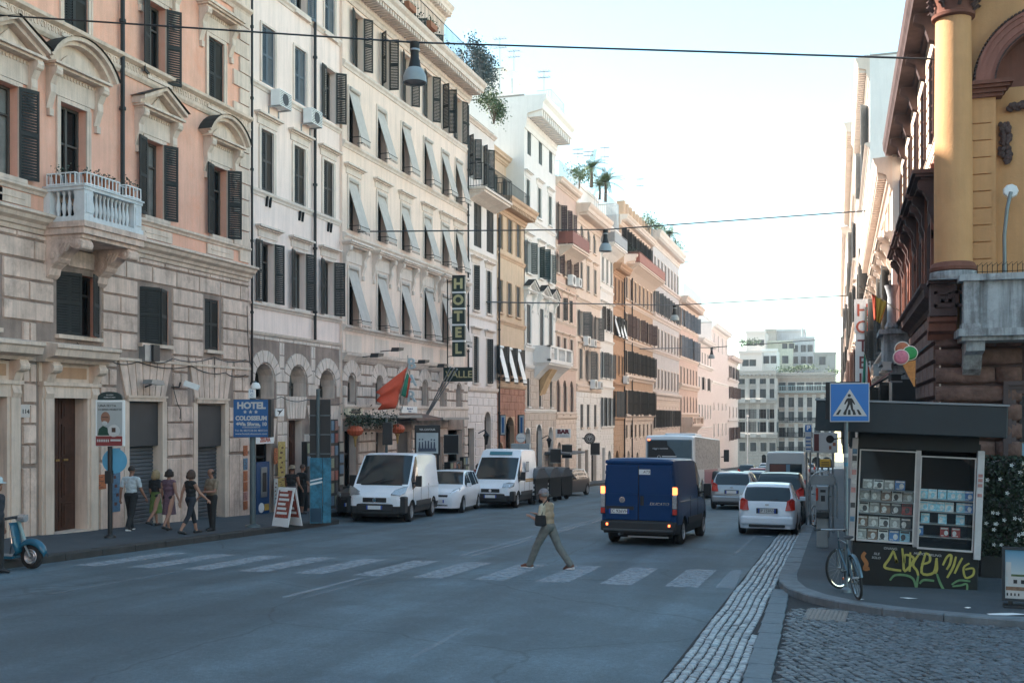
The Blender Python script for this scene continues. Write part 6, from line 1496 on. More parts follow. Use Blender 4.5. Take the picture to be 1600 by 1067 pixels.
rbx(e, 'side_stripe', mat('stripe_yellow', (.45,.26,.06), .5), .5, 2.9, 1.0, 1.008, 1.06, 1.2, 0); o = rbx(e, 'side_logo', mat('logo_grey', (.2,.22,.24), .5), 2.2, 2.8, 1.0, 1.009, 1.5, 1.95, 0)
mb = MB()
for k in range(5): mb.box(2.24+k*.11,2.3+k*.11,1.009,1.014,1.55,1.9)
mb.obj('logo_bar', M_white, o)
# ---- cars
def hatch(label, p, A, L, W, H, col, name='parked_car', cat='car', group=None, rear=True, lens=M_red, glass=M_carglass, trim=None, suv=False, plate_txt=''):
    e = vehicle(name, label, cat, p, A, group); r = .31 if not suv else .345; cl = .2 if not suv else .26; k = H/1.5
    top = [(0,.62*k),(.05,.86*k),(.10,.98*k),(.38,1.34*k),(.55,H-.04),(1.2,H),(L*.5,H-.01),(L*.58,H-.06),(L-1.12,1.0*k),(L-.95,.98*k),(L-.35,.86*k),(L-.08,.74*k),(L,.58*k)]
    belt = [(0,.7*k),(.3,.99*k),(L*.4,.95*k),(L-1.1,.9*k),(L-.3,.78*k),(L,.5*k)]
    hwp = [(0,.80),(.08,.9),(.25,.965),(.7,1),(L-.9,1),(L-.45,.95),(L-.15,.84),(L,.66)]
    wx = (.62, L-.78); car_body(e, L, W, top, belt, hwp, wx, r, col, glass, [(.62,L-1.2)], windscreen=[(.1,.46),(L*.58,L-1.12)], clear=cl, tumble=.74, pillars=[(.98,1.06),(L*.46,L*.46+.07)], trim=trim, trimz=.36*k, crown=.05, step=.08)
    for x in wx:
        for s in (-1, 1): wheel(e, x, s*(W/2-.1), r, .19, M_rim, s)
    for s in (-1, 1): mirror(e, L-1.35, s*(W/2-.02), .98*k, s, (.1,.17,.13), col)
    if rear:
        for s in (-1, 1):
            P = [(-.01,s*W*.31,.72*k),(.0,s*W*.40,.72*k),(.12,s*W*.455,.74*k),(.2,s*W*.45,1.0*k),(.12,s*W*.42,1.06*k),(.06,s*W*.34,.98*k)]; n = len(P)
            pv = [(q[0]-.02,q[1]+s*.012,q[2]) for q in P]+[(q[0]+.1,q[1]*.9,q[2]) for q in P]; mb = MB(); mb.add(pv, [tuple(range(n)), tuple(range(2*n-1,n-1,-1))]+[(i,(i+1)%n,n+(i+1)%n,n+i) for i in range(n)]); mb.obj('tail_light', lens, e)
        plate(e, -.03, .7*k, -1, plate_txt, w=.5); rbx(e, 'plate_recess', M_bump, -.02, .05, -.3, .3, .63*k, .78*k, 0)
        rbx(e, 'rear_bumper', col, -.08, .3, -W*.44, W*.44, .3*k, .55*k, .06); rbx(e, 'bumper_slot', M_black, -.09, .1, -W*.3, W*.3, .24*k, .32*k, .02)
        MB().tube([(.02,-.08,1.0*k),(.1,-.3,1.06*k)], .012, 5).obj('rear_wiper', M_black, e); rbx(e, 'badge', M_chrome, -.025, .0, -.05, .05, .86*k, .9*k, 0)
    else:
        for s in (-1, 1):
            P = [(L-.1,s*W*.26,.68*k),(L-.22,s*W*.40,.66*k),(L-.5,s*W*.46,.82*k),(L-.5,s*W*.43,.87*k),(L-.26,s*W*.32,.8*k)]; n = len(P)
            pv = [(q[0]+.05,q[1]+s*.015,q[2]+.03) for q in P]+[(q[0]-.12,q[1]*.9,q[2]-.05) for q in P]; mb = MB(); mb.add(pv, [tuple(range(n)), tuple(range(2*n-1,n-1,-1))]+[(i,(i+1)%n,n+(i+1)%n,n+i) for i in range(n)]); mb.obj('headlight', M_lens, e)
            rbx(e, 'fog_lamp_recess', M_black, L-.34, L-.14, s*W*.3-.12, s*W*.3+.12, .3, .42, .03)
        rbx(e, 'grille', M_black, L-.2, L-.0, -.4, .4, .55*k, .65*k, .02); rbx(e, 'lower_grille', M_black, L-.2, L+.0, -.42, .42, .26, .36, .02); plate(e, L+.01, .46, 1, '')
        MB().tube([(L-1.0,-.5,1.01*k),(L-1.08,.1,1.05*k)], .012, 5).obj('wiper', M_black, e)
    return e
A = R(-90+8); L = 4.2; c = Vector((-14.45, 36.0)); o_ = c-Vector((math.cos(A), math.sin(A)))*L
hatch('small white hatchback parked nose to the camera between the two white vans', (o_.x, o_.y), A, L, 1.75, 1.62, M_whitep, rear=False, name='hatchback')
yar = hatch('white hatchback with red tail lights parked at the right kerb, rear to the camera', (-1.98, 30.6), R(90), 3.8, 1.7, 1.52, M_whitep, name='hatchback', plate_txt='EP 159NV')
hatch('silver grey car just ahead of the blue van, driving away on its right', (-4.35, 44.5), R(89), 4.3, 1.85, 1.62, M_silver, name='hatchback', trim=M_bump, suv=True)
hatch('black car with a bicycle by its side, parked ahead of the white hatchback', (-1.95, 36.2), R(90), 4.2, 1.8, 1.75, M_dkpaint, name='parked_car')
hatch('dark car behind the silver grey car, mostly hidden by the bus', (-5.9, 56), R(90), 4.2, 1.75, 1.5, M_dkpaint, name='hatchback')
hatch('silver car farther up the queue, behind the silver grey one', (-4.4, 57), R(90), 4.2, 1.75, 1.5, M_silver, name='hatchback')
hatch('white car far up the street queue, left of the tall white van', (-3.6, 66), R(90), 4.2, 1.75, 1.5, M_whitep, name='hatchback')
hatch('dark red car in the distant queue', (-5.2, 72), R(90), 4.2, 1.75, 1.5, paint('red_paint', (.2,.02,.02)), name='hatchback')
hatch('bronze brown car parked behind the waste containers on the left', (-14.3, 57.2), R(-97), 4.2, 1.75, 1.5, paint('bronze_paint', (.08,.06,.05)), name='parked_car', rear=False)
hatch('dark small car parked beside the white panel van against the kerb', (-16.15, 35.4), R(-88), 3.4, 1.6, 1.5, M_dkpaint, name='parked_car', rear=False)
# far queue
rndc = random.Random(12); cols = [('white', M_whitep), ('silver', M_silver), ('black', M_dkpaint), ('white', M_whitep), ('silver', M_silver)]
for k in range(9):
    cn, cm = cols[k % 5]; y = 82+k*9; xx = -3.6-2.4*(k % 3)
    hatch('%s car, number %s in the distant traffic queue counting from the camera' % (cn, ['one','two','three','four','five','six','seven','eight','nine'][k]), (xx, y), R(90), 4.2, 1.75, 1.48, cm, name='hatchback', group='distant traffic queue')
e = van('white high roofed van in the right hand queue with a brown rear window', (-2.4, 50.5), R(90), 5.2, 2.05, 2.55, paint('pale_grey_paint', (.42,.44,.45)), name='minibus'); rbx(e, 'rear_window', M_carglass, -.03, .0, -.75, .75, 1.35, 1.95, .02); rbx(e, 'window_poster', mat('brown_poster', (.12,.04,.03), .5), -.04, -.02, .0, .72, 1.38, 1.92, 0); rbx(e, 'window_blind', mat('blue_blind', (.12,.22,.3), .5), -.04, -.02, -.2, -.02, 1.38, 1.92, 0)
for s in (-1, 1): rbx(e, 'tail_light', M_red, -.03, .05, s*.86, s*.97, .8, 1.2, .02)
# ---- bus
L, W, H = 11.5, 2.5, 3.28; e = vehicle('coach', 'tall white coach with patterned sides driving ahead of the blue van', 'bus', (-7.8, 49.5), R(90)); wp = paint('coach_white', (.62,.66,.69), .4)
pat = bpy.data.materials.new('patterned_side'); pat.use_nodes = True; t = pat.node_tree; bb_ = t.nodes['Principled BSDF']; vo = t.nodes.new('ShaderNodeTexVoronoi'); vo.feature = 'DISTANCE_TO_EDGE'; vo.inputs['Scale'].default_value = 3.2; tc = t.nodes.new('ShaderNodeTexCoord'); cr = t.nodes.new('ShaderNodeValToRGB'); cr.color_ramp.elements[0].color = (.10,.11,.12,1); cr.color_ramp.elements[1].color = (.36,.36,.37,1); cr.color_ramp.elements[0].position = .02; cr.color_ramp.elements[1].position = .09
t.links.new(tc.outputs['Object'], vo.inputs['Vector']); t.links.new(vo.outputs['Distance'], cr.inputs[0]); t.links.new(cr.outputs[0], bb_.inputs['Base Color']); bb_.inputs['Roughness'].default_value = .35
top = [(0,H-.25),(.06,H-.08),(.25,H),(L-.5,H),(L-.1,H-.2),(L,H-.5)]; belt = [(0,1.6),(L,1.6)]
car_body(e, L, W, top, belt, [(0,.94),(.15,1),(L-.3,1),(L,.92)], (2.6, L-2.8), .5, wp, pat, [(.3,L-.6)], clear=.35, tumble=.96, windscreen=(), step=.3, crown=.06)
for x in (2.6, L-2.8):
    for s in (-1, 1): wheel(e, x, s*(W/2-.17), .5, .3, M_rim, s)
rw = rbx(e, 'rear_window', mat('tinted_glass', (.10,.15,.18), .25, noise=.1, spec=.3), -.05, .02, -1.08, 1.08, 1.9, 3.05, .06); rbx(rw, 'black_vinyl', M_black, -.07, -.04, .1, 1.02, 1.95, 3.0, .04); MB().prism([(.1,1.95),(-.5,1.95),(-.2,2.5),(.1,2.8)], -.065, -.045, 'x').obj('black_vinyl', M_black, rw)
for z, w_ in ((2.22,.62),(2.12,.6)): MB().box(-.075,-.07,-.35,.35,z,z+.04).obj('rear_lettering', M_white, rw)
text('viaggi e turismo', .12, M_white, rw, (-.075,.45,2.62), (R(90),R(0),R(-90)), shear=.3); MB().lathe([(.07,-.08),(.085,-.08),(.085,-.075),(.07,-.075)], (0,.5,2.2), 14, 'x').obj('rear_emblem', M_white, rw)
for s in (-1, 1): rbx(e, 'top_lamp', M_redlit if s > 0 else M_lens, -.06, 0, s*1.0-.06, s*1.0+.06, 3.0, 3.06, .01); rbx(e, 'tail_light', M_red, -.05, .03, s*1.0-.1, s*1.0+.1, .9, 1.3, .02)
rbx(e, 'air_unit', wp, 3.5, 6, -.8, .8, H-.02, H+.16, .08); mirror(e, L-.1, -W/2-.15, 2.3, -1, (.12,.3,.7)); mirror(e, L-.1, W/2+.15, 2.3, 1, (.12,.3,.7))
rbx(e, 'pink_vinyl', mat('pink_vinyl', (.35,.2,.24), .4), 3.5, 9.5, -W/2-.01, -W/2+.01, .75, 1.58, 0)
# ---- waste containers
M_binb = mat('bin_body', (.018,.022,.024), .55, noise=.2); M_binl = mat('bin_lid', (.09,.10,.11), .45, noise=.25, scale=3)
def bin_(label, x, y, ang):
    e = empty('waste_container', (x, y, gz(y)), R(ang), label, 'waste container', 'wheeled waste containers on the left kerb')
    MB().prism([(-.55,.25),(.55,.25),(.62,1.15),(-.62,1.15)], -.85, .85, 'x').box(-.9,.9,-.66,.66,1.1,1.2).obj('body', M_binb, e)
    n = 10; P = [(-.64,1.15)]+[(-.64+1.28*k/n, 1.2+.45*math.sin(math.pi*(k/n)**.8)) for k in range(n+1)]+[(.64,1.15)]
    mb = MB(); mb.prism(P, -.88, .88, 'x'); mb.obj('lid', M_binl, e, smooth=30)
    mb = MB()
    for k in range(5): mb.box(-.7+k*.35-.03,-.7+k*.35+.03,-.1,.5,1.55,1.62)
    mb.obj('lid_rib', M_binb, e)
    for sx_ in (-1, 1):
        for sy in (-1, 1): MB().lathe([(.001,-.04),(.12,-.04),(.12,.04),(.001,.04)], (sx_*.6,sy*.4,.12), 12, 'y').obj('wheel', M_rubber, e)
        for k in range(3): MB().box(sx_*.72-.09,sx_*.72+.09,-.665,-.645,.45+k*.2,.55+k*.2, None).obj('reflective_stripe', M_white, e)
    MB().box(-.15,.15,-.68,-.64,.35,1.5).obj('blue_grey_panel', mat('blue_grey_plastic', (.10,.17,.2), .5), e); return e
bin_('black waste container with a blue grey strip, nearest the camera', -13.75, 45.2, -12); bin_('black waste container second along the kerb', -13.75, 47.6, -12); bin_('black waste container farthest along the kerb, with grey lid', -13.85, 50.2, -12)
# ---------------------------------------------------------------- people
def cloth(name, c): return mat('cloth_'+name, c, .85, noise=.3, scale=9, bump=.9, bscale=11)
def person(label, loc, heading, H=1.72, hips=(10,-10), knees=(5,10), arms=((5,10,10),(-5,15,10)), lean=0, headturn=0, nod=0, top=None, sleeve='short', bottom=None, shoe=None, hair=None, hairlen=.0, bald=False, hat=None, skirt=None, capri=False, skin=M_skin, belly=1.0, up=.15, shoulder=1.0, sole=None, vest=None, female=False, strap=None):
    s = H/1.72; e = empty('person', (loc[0], loc[1], gz(loc[1])+up), heading, label, 'person'); top = top or cloth('white', (.6,.62,.64)); bottom = bottom or cloth('black', (.02,.02,.022)); shoe = shoe or M_black
    MT = [skin, top, bottom, shoe, vest or top]; S = []   # segments: (p, q, rp, rq, mat)
    def V3(*a): return Vector(a)
    def rotY(v, d): c, n = math.cos(R(d)), math.sin(R(d)); return V3(v.x*c+v.z*n, v.y, -v.x*n+v.z*c)
    lg = .43, .42
    # hips
    feet = []
    hipw = .09 if not female else .095
    legs = []
    for k, sd_ in enumerate((1, -1)):
        th = hips[k]; kn = V3(math.sin(R(th))*lg[0], 0, -math.cos(R(th))*lg[0]); sh = th-knees[k]; an = kn+V3(math.sin(R(sh))*lg[1], 0, -math.cos(R(sh))*lg[1]); legs.append((kn, an, sh))
    hz = -min(l[1].z for l in legs)+.07; pel = V3(0,0,hz)
    lz = lambda v: rotY(v, lean)
    for k, sd_ in enumerate((1, -1)):
        kn, an, sh = legs[k]; h = pel+V3(0,sd_*hipw,0); K = h+kn+V3(0,sd_*.005,0); A = h+an
        lm = 2 if not capri else 2
        S.append((h, K, .105 if not female else .09, .075 if not female else .062, 2)); mid = K.lerp(A, .45)
        if capri: S.append((K, mid, .062, .058, 2)); S.append((mid, A, .050, .036, 0))
        elif skirt: S.append((K, mid, .052, .05, 0)); S.append((mid, A, .045, .034, 0))
        else: S.append((K, A, .08 if not female else .066, .068, 2))
        if skirt: S[-3] = (h, K, .085, .056, 0)
        pitch = max(-35, min(30, -sh*.7)) if A.z > hz-10 else 0
        tilt = 0 if abs(A.z-.07) < .02 else (-25 if an.x < 0 else 18)
        fx = rotY(V3(1,0,0), -tilt if False else 0); dx = math.cos(R(tilt)); dz = math.sin(R(tilt))
        heel = A+V3(-.05,0,-.03); toe = A+V3(.17*dx,sd_*.02,-.042+(.17*dz)); S.append((heel, A.lerp(toe,.5)+V3(0,0,.0), .04, .042, 3)); S.append((A.lerp(toe,.5), toe, .042, .03, 3)); feet.append((heel, toe))
    # torso
    def T(x, y, z): return pel+rotY(V3(x,y,z), lean)
    bw = belly; f = .92 if female else 1
    S.append((T(0,-.05,.0), T(0,.05,.0), .115*f+ (.01 if female else 0), .115*f+(.01 if female else 0), 2))
    S.append((T(.01*bw,-.045,.12), T(.01*bw,.045,.12), .105*bw*f, .105*bw*f, 1)); S.append((T(0,-.055,.24), T(0,.055,.24), .108*bw*f, .108*bw*f, 1)); S.append((T(0,-.09,.36), T(0,.09,.36), .103*f, .103*f, 1))
    S.append((T(-.01,-.13*shoulder,.43), T(-.01,.13*shoulder,.43), .072*f, .072*f, 1)); S.append((T(0,0,.2), T(0,0,.4), .11*f, .11*f, 1))
    S.append((T(-.01,0,.44), T(.02,0,.56), .056, .05, 0))
    hc = T(.035,0,.655); hr = Matrix.Rotation(R(headturn),4,'Z')@Matrix.Rotation(R(nod),4,'Y')
    def HD(x, y, z): return hc+(hr@Vector((x,y,z)))
    heads = [(HD(-.01,0,.02), .088, (1.06,.86,1.08)), (HD(.035,0,-.045), .06, (1,.85,1.0)), (HD(.05,0,-.08), .035, (1,1,.8))]
    noses = [((HD(.085,0,.0)), .014, (1,.9,1.9)), (HD(.096,0,-.018), .014, (1,.9,.9)), (HD(-.005,.083,-.01), .02, (.7,.4,1.3)), (HD(-.005,-.083,-.01), .02, (.7,.4,1.3)), (HD(.083,.032,.018), .012, (1,1.3,.6)), (HD(.083,-.032,.018), .012, (1,1.3,.6)), (HD(.082,0,-.052), .013, (1,1.7,.5))]
    hands = []
    for k, sd_ in enumerate((1, -1)):
        fw, out, bend = arms[k][:3]; sh = T(-.01, sd_*.19*shoulder*f, .425)
        d = rotY(V3(0, sd_*math.sin(R(out)), -math.cos(R(out))), -fw+lean*.0); el = sh+d*.285
        inn = arms[k][3] if len(arms[k]) > 3 else 0
        d2 = rotY(V3(0, sd_*math.sin(R(out-inn)), -math.cos(R(out-inn))), -(fw+bend)); wr = el+d2*.245
        S.append((T(-.01, sd_*.14*shoulder, .43), sh, .068*f, .06*f, 1))
        m_up = 1 if sleeve in ('short', 'long') else 0
        half = sh.lerp(el, .62); S.append((sh, half, .058*f+(.004 if m_up else 0), .05*f+(.008 if m_up else 0), m_up)); S.append((half, el, .046*f, .040*f, 1 if sleeve == 'long' else 0)); S.append((el, wr, .041*f, .028*f, 1 if sleeve == 'long' else 0)); hands.append((wr, d2, sd_))
    mb = MB()
    for p, q, a, b_, m in S:
        d = q-p; L_ = d.length; n = 7; pts = []; rr = []
        dn = d.normalized() if L_ > 1e-6 else V3(0,0,1)
        for i in range(4): t = i/4*math.pi/2; pts.append(p-dn*a*math.cos(t)); rr.append(max(.002, a*math.sin(t)))
        pts += [p, q]; rr += [a, b_]
        for i in range(1, 5): t = i/4*math.pi/2; pts.append(q+dn*b_*math.sin(t)); rr.append(max(.002, b_*math.cos(t)))
        mb.tube(pts, rr, 14)
    for c, r_, sc in heads+noses: mb.sphere(c, r_, 10, sc)
    for wr, d2, sd_ in hands: mb.sphere(wr+d2*.055, .04, 8, (.75,.5,1.1) if abs(d2.z) > .6 else (1.1,.5,.8))
    me = mb.mesh('person_body'); o = bpy.data.objects.new('tmp', me); C.objects.link(o)
    rm = o.modifiers.new('r', 'REMESH'); rm.mode = 'VOXEL'; rm.voxel_size = .0125; sm = o.modifiers.new('s', 'SMOOTH'); sm.iterations = 4; sm.factor = .5
    bpy.context.view_layer.update(); m2 = bpy.data.meshes.new_from_object(o.evaluated_get(bpy.context.evaluated_depsgraph_get())); bpy.data.objects.remove(o)
    # fingers
    fb = MB()
    for wr, d2, sd_ in hands:
        side = d2.cross(V3(1,0,0) if abs(d2.x) < .8 else V3(0,0,1)).normalized(); nrm = side.cross(d2).normalized(); spread = nrm if abs(d2.x) < .8 else side; cur = -V3(0,sd_,0)
        base = wr+d2*.085
        for i, Lf in enumerate((.062,.072,.067,.052)):
            b0 = base+spread*(-.026+.0175*i); fb.tube([b0-d2*.015, b0+d2*Lf*.5+cur*.006, b0+d2*Lf*.9+cur*.022, b0+d2*Lf*.95+cur*.04], [.0092,.0088,.0078,.006], 6)
        b0 = wr+d2*.04+spread*-.03*1; fb.tube([b0, b0-spread*.03+d2*.02+cur*.01, b0-spread*.036+d2*.05+cur*.015], [.011,.0098,.0075], 6)
    nv = len(m2.vertices); allv = [tuple(v.co) for v in m2.vertices]+fb.v; allf = [tuple(p.vertices) for p in m2.polygons]+[tuple(i+nv for i in f_) for f_ in fb.f]
    nb_body = len(m2.polygons); me = bpy.data.meshes.new('body'); me.from_pydata(allv, [], allf); bpy.data.meshes.remove(m2)
    for m in MT: me.materials.append(m)
    eyes_m = M_black
    import numpy as np
    nP = len(me.polygons); cen = np.empty(nP*3, 'f'); me.polygons.foreach_get('center', cen); cen = cen.reshape(-1, 3)
    best = np.full(nP, 9.); idx = np.zeros(nP, 'i')
    for p, q, a, b_, m in S:
        P = np.array(p); D = np.array(q-p); L2 = max(1e-9, float(D@D)); t = np.clip(((cen-P)@D)/L2, 0, 1); dist = np.linalg.norm(cen-(P+t[:,None]*D), axis=1)-(a+(b_-a)*t); w_ = dist < best; best[w_] = dist[w_]; idx[w_] = m
    for c, r_, sc in heads:
        dist = np.linalg.norm(cen-np.array(c), axis=1)-r_; w_ = dist < best; best[w_] = dist[w_]; idx[w_] = 0
    idx[nb_body:] = 0
    if vest: 
        back = (idx == 1) & (np.abs(cen[:,1]) < .16)
        idx[back] = 4
    me.polygons.foreach_set('material_index', idx.astype('i')); me.polygons.foreach_set('use_smooth', [True]*nP)
    ob = place(me, 'body', e)
    # hair, hat, eyes
    if hair:
        mb = MB(); i0 = 0; M = Matrix.Translation(hc)@hr
        pr = [(max(.001,.1*math.sin(math.pi*i/12)), .1*math.cos(math.pi*i/12)) for i in range(0, 8 if not bald else 1)]
        if not bald:
            n = 18; vs = []; rings_ = 8
            for i in range(rings_):
                t = math.pi*i/12
                for k in range(n):
                    a = 6.283*k/n; front = max(0, math.cos(a)); tt = t*(1-.45*front) if i > 2 else t
                    r_ = .094; vs.append(M@Vector((-.014+r_*1.1*math.sin(tt)*math.cos(a), r_*.93*math.sin(tt)*math.sin(a), .022+r_*1.12*math.cos(tt))))
            mb.add(vs, [(i*n+k, i*n+(k+1)%n, (i+1)*n+(k+1)%n, (i+1)*n+k) for i in range(rings_-1) for k in range(n)])
            if hairlen:
                for k in range(13):
                    a = math.pi*(.38+1.24*k/12); x, y = -.014+.09*math.cos(a), .085*math.sin(a)
                    mb.tube([M@Vector((x,y,.05)), M@Vector((x*1.15,y*1.12,-.04)), M@Vector((x*1.2-.01,y*1.1+random.uniform(-.01,.01),-.04-hairlen*.6)), M@Vector((x*1.1,y*.95,-.04-hairlen))], [.028,.03,.028,.012], 7)
            if hairlen < 0: pass
        else:
            for sd_ in (-1, 1): mb.sphere(M@Vector((-.03,sd_*.078,.0)), .035, 6, (1.6,.45,1))
            mb.sphere(M@Vector((-.085,0,-.01)), .05, 6, (.5,1.4,.9))
        mb.obj('hair', hair, e, smooth=80)
    mb = MB(); M = Matrix.Translation(hc)@hr
    for sd_ in (-1, 1): mb.sphere(M@Vector((.083,sd_*.031,.012)), .0095, 6)
    mb.obj('eyes', M_black, e)
    if hat:
        kind, hm = hat; mb = MB()
        if kind == 'cap':
            vs = []; n = 18
            for i in range(7):
                t = math.pi*.5*i/6
                for k in range(n): a = 6.283*k/n; vs.append(M@Vector((-.012+.112*math.sin(t)*math.cos(a), .097*math.sin(t)*math.sin(a), .035+.098*math.cos(t))))
            mb.add(vs, [(i*n+k, i*n+(k+1)%n, (i+1)*n+(k+1)%n, (i+1)*n+k) for i in range(6) for k in range(n)])
            pv = []
            for k in range(9): a = -1.0+2.0*k/8; pv += [M@Vector((-.012+.108*math.cos(a),.094*math.sin(a),.034)), M@Vector((-.012+.185*math.cos(a*.7),.1*math.sin(a),.022))]
            mb.add(pv, [(2*k,2*k+1,2*k+3,2*k+2) for k in range(8)])
        else:
            q = [(.001,.135),(.07,.14),(.09,.12),(.1,.05),(.104,.035),(.155,.028),(.158,.034),(.105,.045)]; M2 = Matrix.Diagonal((1.1,.95,1,1)); mb.lathe(q, (0,0,0), 22, M=M2); mb.xf(M@Matrix.Translation((-.01,0,.01)))
        mb.obj('hat', hm, e, smooth=50)
    if skirt:
        ln, sm_, fl_ = skirt; mb = MB(); n = 20; vs = []
        for i in range(6):
            t = i/5
            for k in range(n):
                a = 6.283*k/n; r_ = (.125+fl_*t)*(1+.05*t*math.sin(5*a)); c = T(.0,0,.12*(1-t)) if t < .2 else pel+V3(0,0,.10-(ln+.1)*t); vs.append(c+V3(r_*.92*math.cos(a), r_*1.12*math.sin(a), 0))
        mb.add(vs, [(i*n+k, i*n+(k+1)%n, (i+1)*n+(k+1)%n, (i+1)*n+k) for i in range(5) for k in range(n)]); mb.obj('skirt', sm_, e, smooth=60)
    if sole:
        mb = MB()
        for he, to in feet: mb.tube([he+V3(-.03,0,-.035), he.lerp(to,.6)+V3(0,0,-.034), to+V3(.02,0,-.022)], [.03,.036,.024], 8, sq=1)
        for i, v in enumerate(mb.v): mb.v[i] = (v[0], v[1], v[2])
        mb.obj('shoe_sole', sole, e)
    for ch in [ob]: pass
    e.scale = (s, s, s); e['_t'] = 0; del e['_t']
    return e, T, hands, hc
def bag(e_, label, size, m, pos, strap_pts, rot=0, name='shoulder_bag'):
    e = empty(name, e_.matrix_world.translation if False else e_.location, e_.rotation_euler[2], label, 'bag')
    mb = MB(); a, b_, c = size; x, y, z = pos; mb.prism([(x-a/2*.85,z+c/2),(x-a/2,z-c/2*.7),(x-a/2*.8,z-c/2),(x+a/2*.8,z-c/2),(x+a/2,z-c/2*.7),(x+a/2*.85,z+c/2)], y-b_/2, y+b_/2, 'y')
    o = mb.obj('bag_body', m, e); bv = o.modifiers.new('b', 'BEVEL'); bv.width = .02; bv.segments = 2; MB().tube(strap_pts, .012, 5).obj('strap', m, e); return e
khaki = cloth('khaki', (.22,.17,.12)); blackc = cloth('black', (.018,.019,.021)); navy = cloth('navy', (.02,.025,.035)); whitec = cloth('white_tee', (.5,.56,.6))
hair_dk = mat('hair_dark', (.02,.014,.012), .6, noise=.3, scale=60); hair_bl = mat('hair_blonde', (.33,.24,.13), .6, noise=.4, scale=50); hair_gr = mat('hair_grey', (.25,.24,.23), .7, noise=.3, scale=50); hair_br = mat('hair_brown', (.06,.03,.02), .6, noise=.3, scale=50)
# crossing man
p = G(857, 888); H_ = R(166)
man, T, hands, hc = person('elderly man in grey cap and cream shirt walking over the zebra crossing', (p.x, p.y), H_, 1.72, hips=(30,-25), knees=(6,14), arms=((8,8,98,25),(14,8,95,25)), lean=7, headturn=8, nod=10, top=cloth('cream', (.48,.43,.33)), vest=cloth('tan_vest', (.36,.27,.18)), bottom=cloth('grey_green', (.15,.16,.15)), shoe=mat('brown_leather', (.14,.055,.035), .6), hair=hair_gr, bald=True, hat=('cap', cloth('grey_cap', (.24,.22,.235))), belly=1.12, up=0, sole=M_white, skin=M_skin)
z = .92; bg = bag(man, 'black shoulder bag hanging at the side of the man on the crossing', (.24,.09,.22), blackc, (.05,.23,.98), [(-.02,-.06,1.47),(-.08,.05,1.47),(.0,.2,1.3),(.02,.24,1.08)])
def pp(x, y, up=.15): q = G(x, y, up); return (q.x, q.y)
person('man in a white t-shirt and black trousers walking away past the first shop shutter', pp(205,828), R(95), 1.74, hips=(12,-14), knees=(6,12), arms=((-10,12,25),(10,12,20)), top=whitec, bottom=blackc, shoe=M_black, sole=M_white, hair=hair_dk, skin=M_skint, shoulder=1.08)
person('blonde woman in a black top and lime green skirt walking away on the left pavement', pp(243,822), R(85), 1.62, hips=(14,-18), knees=(5,25), arms=((8,10,20),(-8,12,30)), top=blackc, sleeve='short', skirt=(.5,cloth('lime', (.12,.18,.05)),.06), hair=hair_bl, hairlen=.14, female=True, shoe=M_black)
person('woman in a purple patterned dress walking away beside the blonde woman', pp(264,829), R(92), 1.66, hips=(10,-16), knees=(4,22), arms=((6,10,15),(-6,14,20)), top=mat('purple_pattern', (.14,.085,.115), .85, noise=.5, scale=40), sleeve='none', skirt=(.46,mat('purple_pattern', (0,0,0)),.05), hair=hair_dk, hairlen=.05, female=True, belly=1.12, shoe=M_black)
person('woman in a black sleeveless top and dark cropped trousers striding on the left pavement', pp(298,834), R(70), 1.70, hips=(20,-18), knees=(8,16), arms=((-15,16,15),(25,14,20)), top=blackc, sleeve='none', bottom=navy, capri=True, hair=hair_br, hairlen=.08, female=True, belly=1.05, shoe=M_black)
person('balding man in a khaki polo shirt looking down, facing the camera by the second shutter', pp(331,829), R(-110), 1.68, hips=(4,-4), knees=(3,3), arms=((20,10,70,30),(10,12,40,10)), nod=25, top=khaki, bottom=blackc, hair=hair_dk, bald=True, belly=1.15, skin=M_skint)
person('man in a white hat and black polo shirt standing by the blue scooter', (-14.62, 14.9), R(10), 1.76, hips=(2,-3), knees=(2,2), arms=((-6,8,12),(-2,10,20)), top=navy, bottom=blackc, hair=hair_gr, bald=True, hat=('brim', cloth('white_hat', (.5,.6,.62))), belly=1.12, skin=M_skint, up=.0)
person('person in a straw hat, black vest and mauve trousers at the yellow poster wall', pp(455,806), R(100), 1.68, hips=(4,-8), knees=(2,6), arms=((20,10,30),(5,12,40)), lean=8, top=blackc, sleeve='none', bottom=cloth('mauve_grey', (.14,.11,.12)), hair=hair_br, hat=('brim', cloth('straw', (.3,.24,.17))), skin=M_skint)
person('hatless person in a black t-shirt and black shorts by the cream building doorway', pp(472,803), R(70), 1.72, hips=(3,-4), knees=(2,3), arms=((6,10,20),(10,10,30)), top=blackc, bottom=blackc, capri=True, hair=hair_br, skin=M_skint)
person('distant woman in red standing under the small canopy beyond the white delivery van', (-16.9, 47.5), R(-60), 1.65, top=cloth('dull_red', (.25,.06,.05)), bottom=blackc, hair=hair_dk, hairlen=.1, female=True)
bag(person('distant person in dark clothes beside the waste containers', (-17.4, 46.2), R(-90), 1.7, top=blackc, bottom=navy, hair=hair_dk)[0], 'small dark bag carried by the distant person by the containers', (.25,.1,.2), blackc, (0,.25,.9), [(0,.12,1.4),(0,.22,1.1)])

# ---------------------------------------------------------------- street furniture, left
def post(e, h, r, m): return MB().lathe([(r*2.6,0),(r*2.4,.05),(r,.09),(r,h),(r*.7,h+.01),(.001,h+.01)], (0,0,0), 14).obj('post', m, e, smooth=40)
def front_of(x, y, p0, up): 
    """height above base of photo row y at the distance of ground point p0"""
    z = p0.y*CA-p0.x*SA; return (650-y)/1600*z+CAMZ-p0.z
M_signblue = mat('sign_blue', (.012,.10,.28), .4, noise=.08); M_paper = mat('poster_paper', (.5,.5,.49), .6, noise=.06)
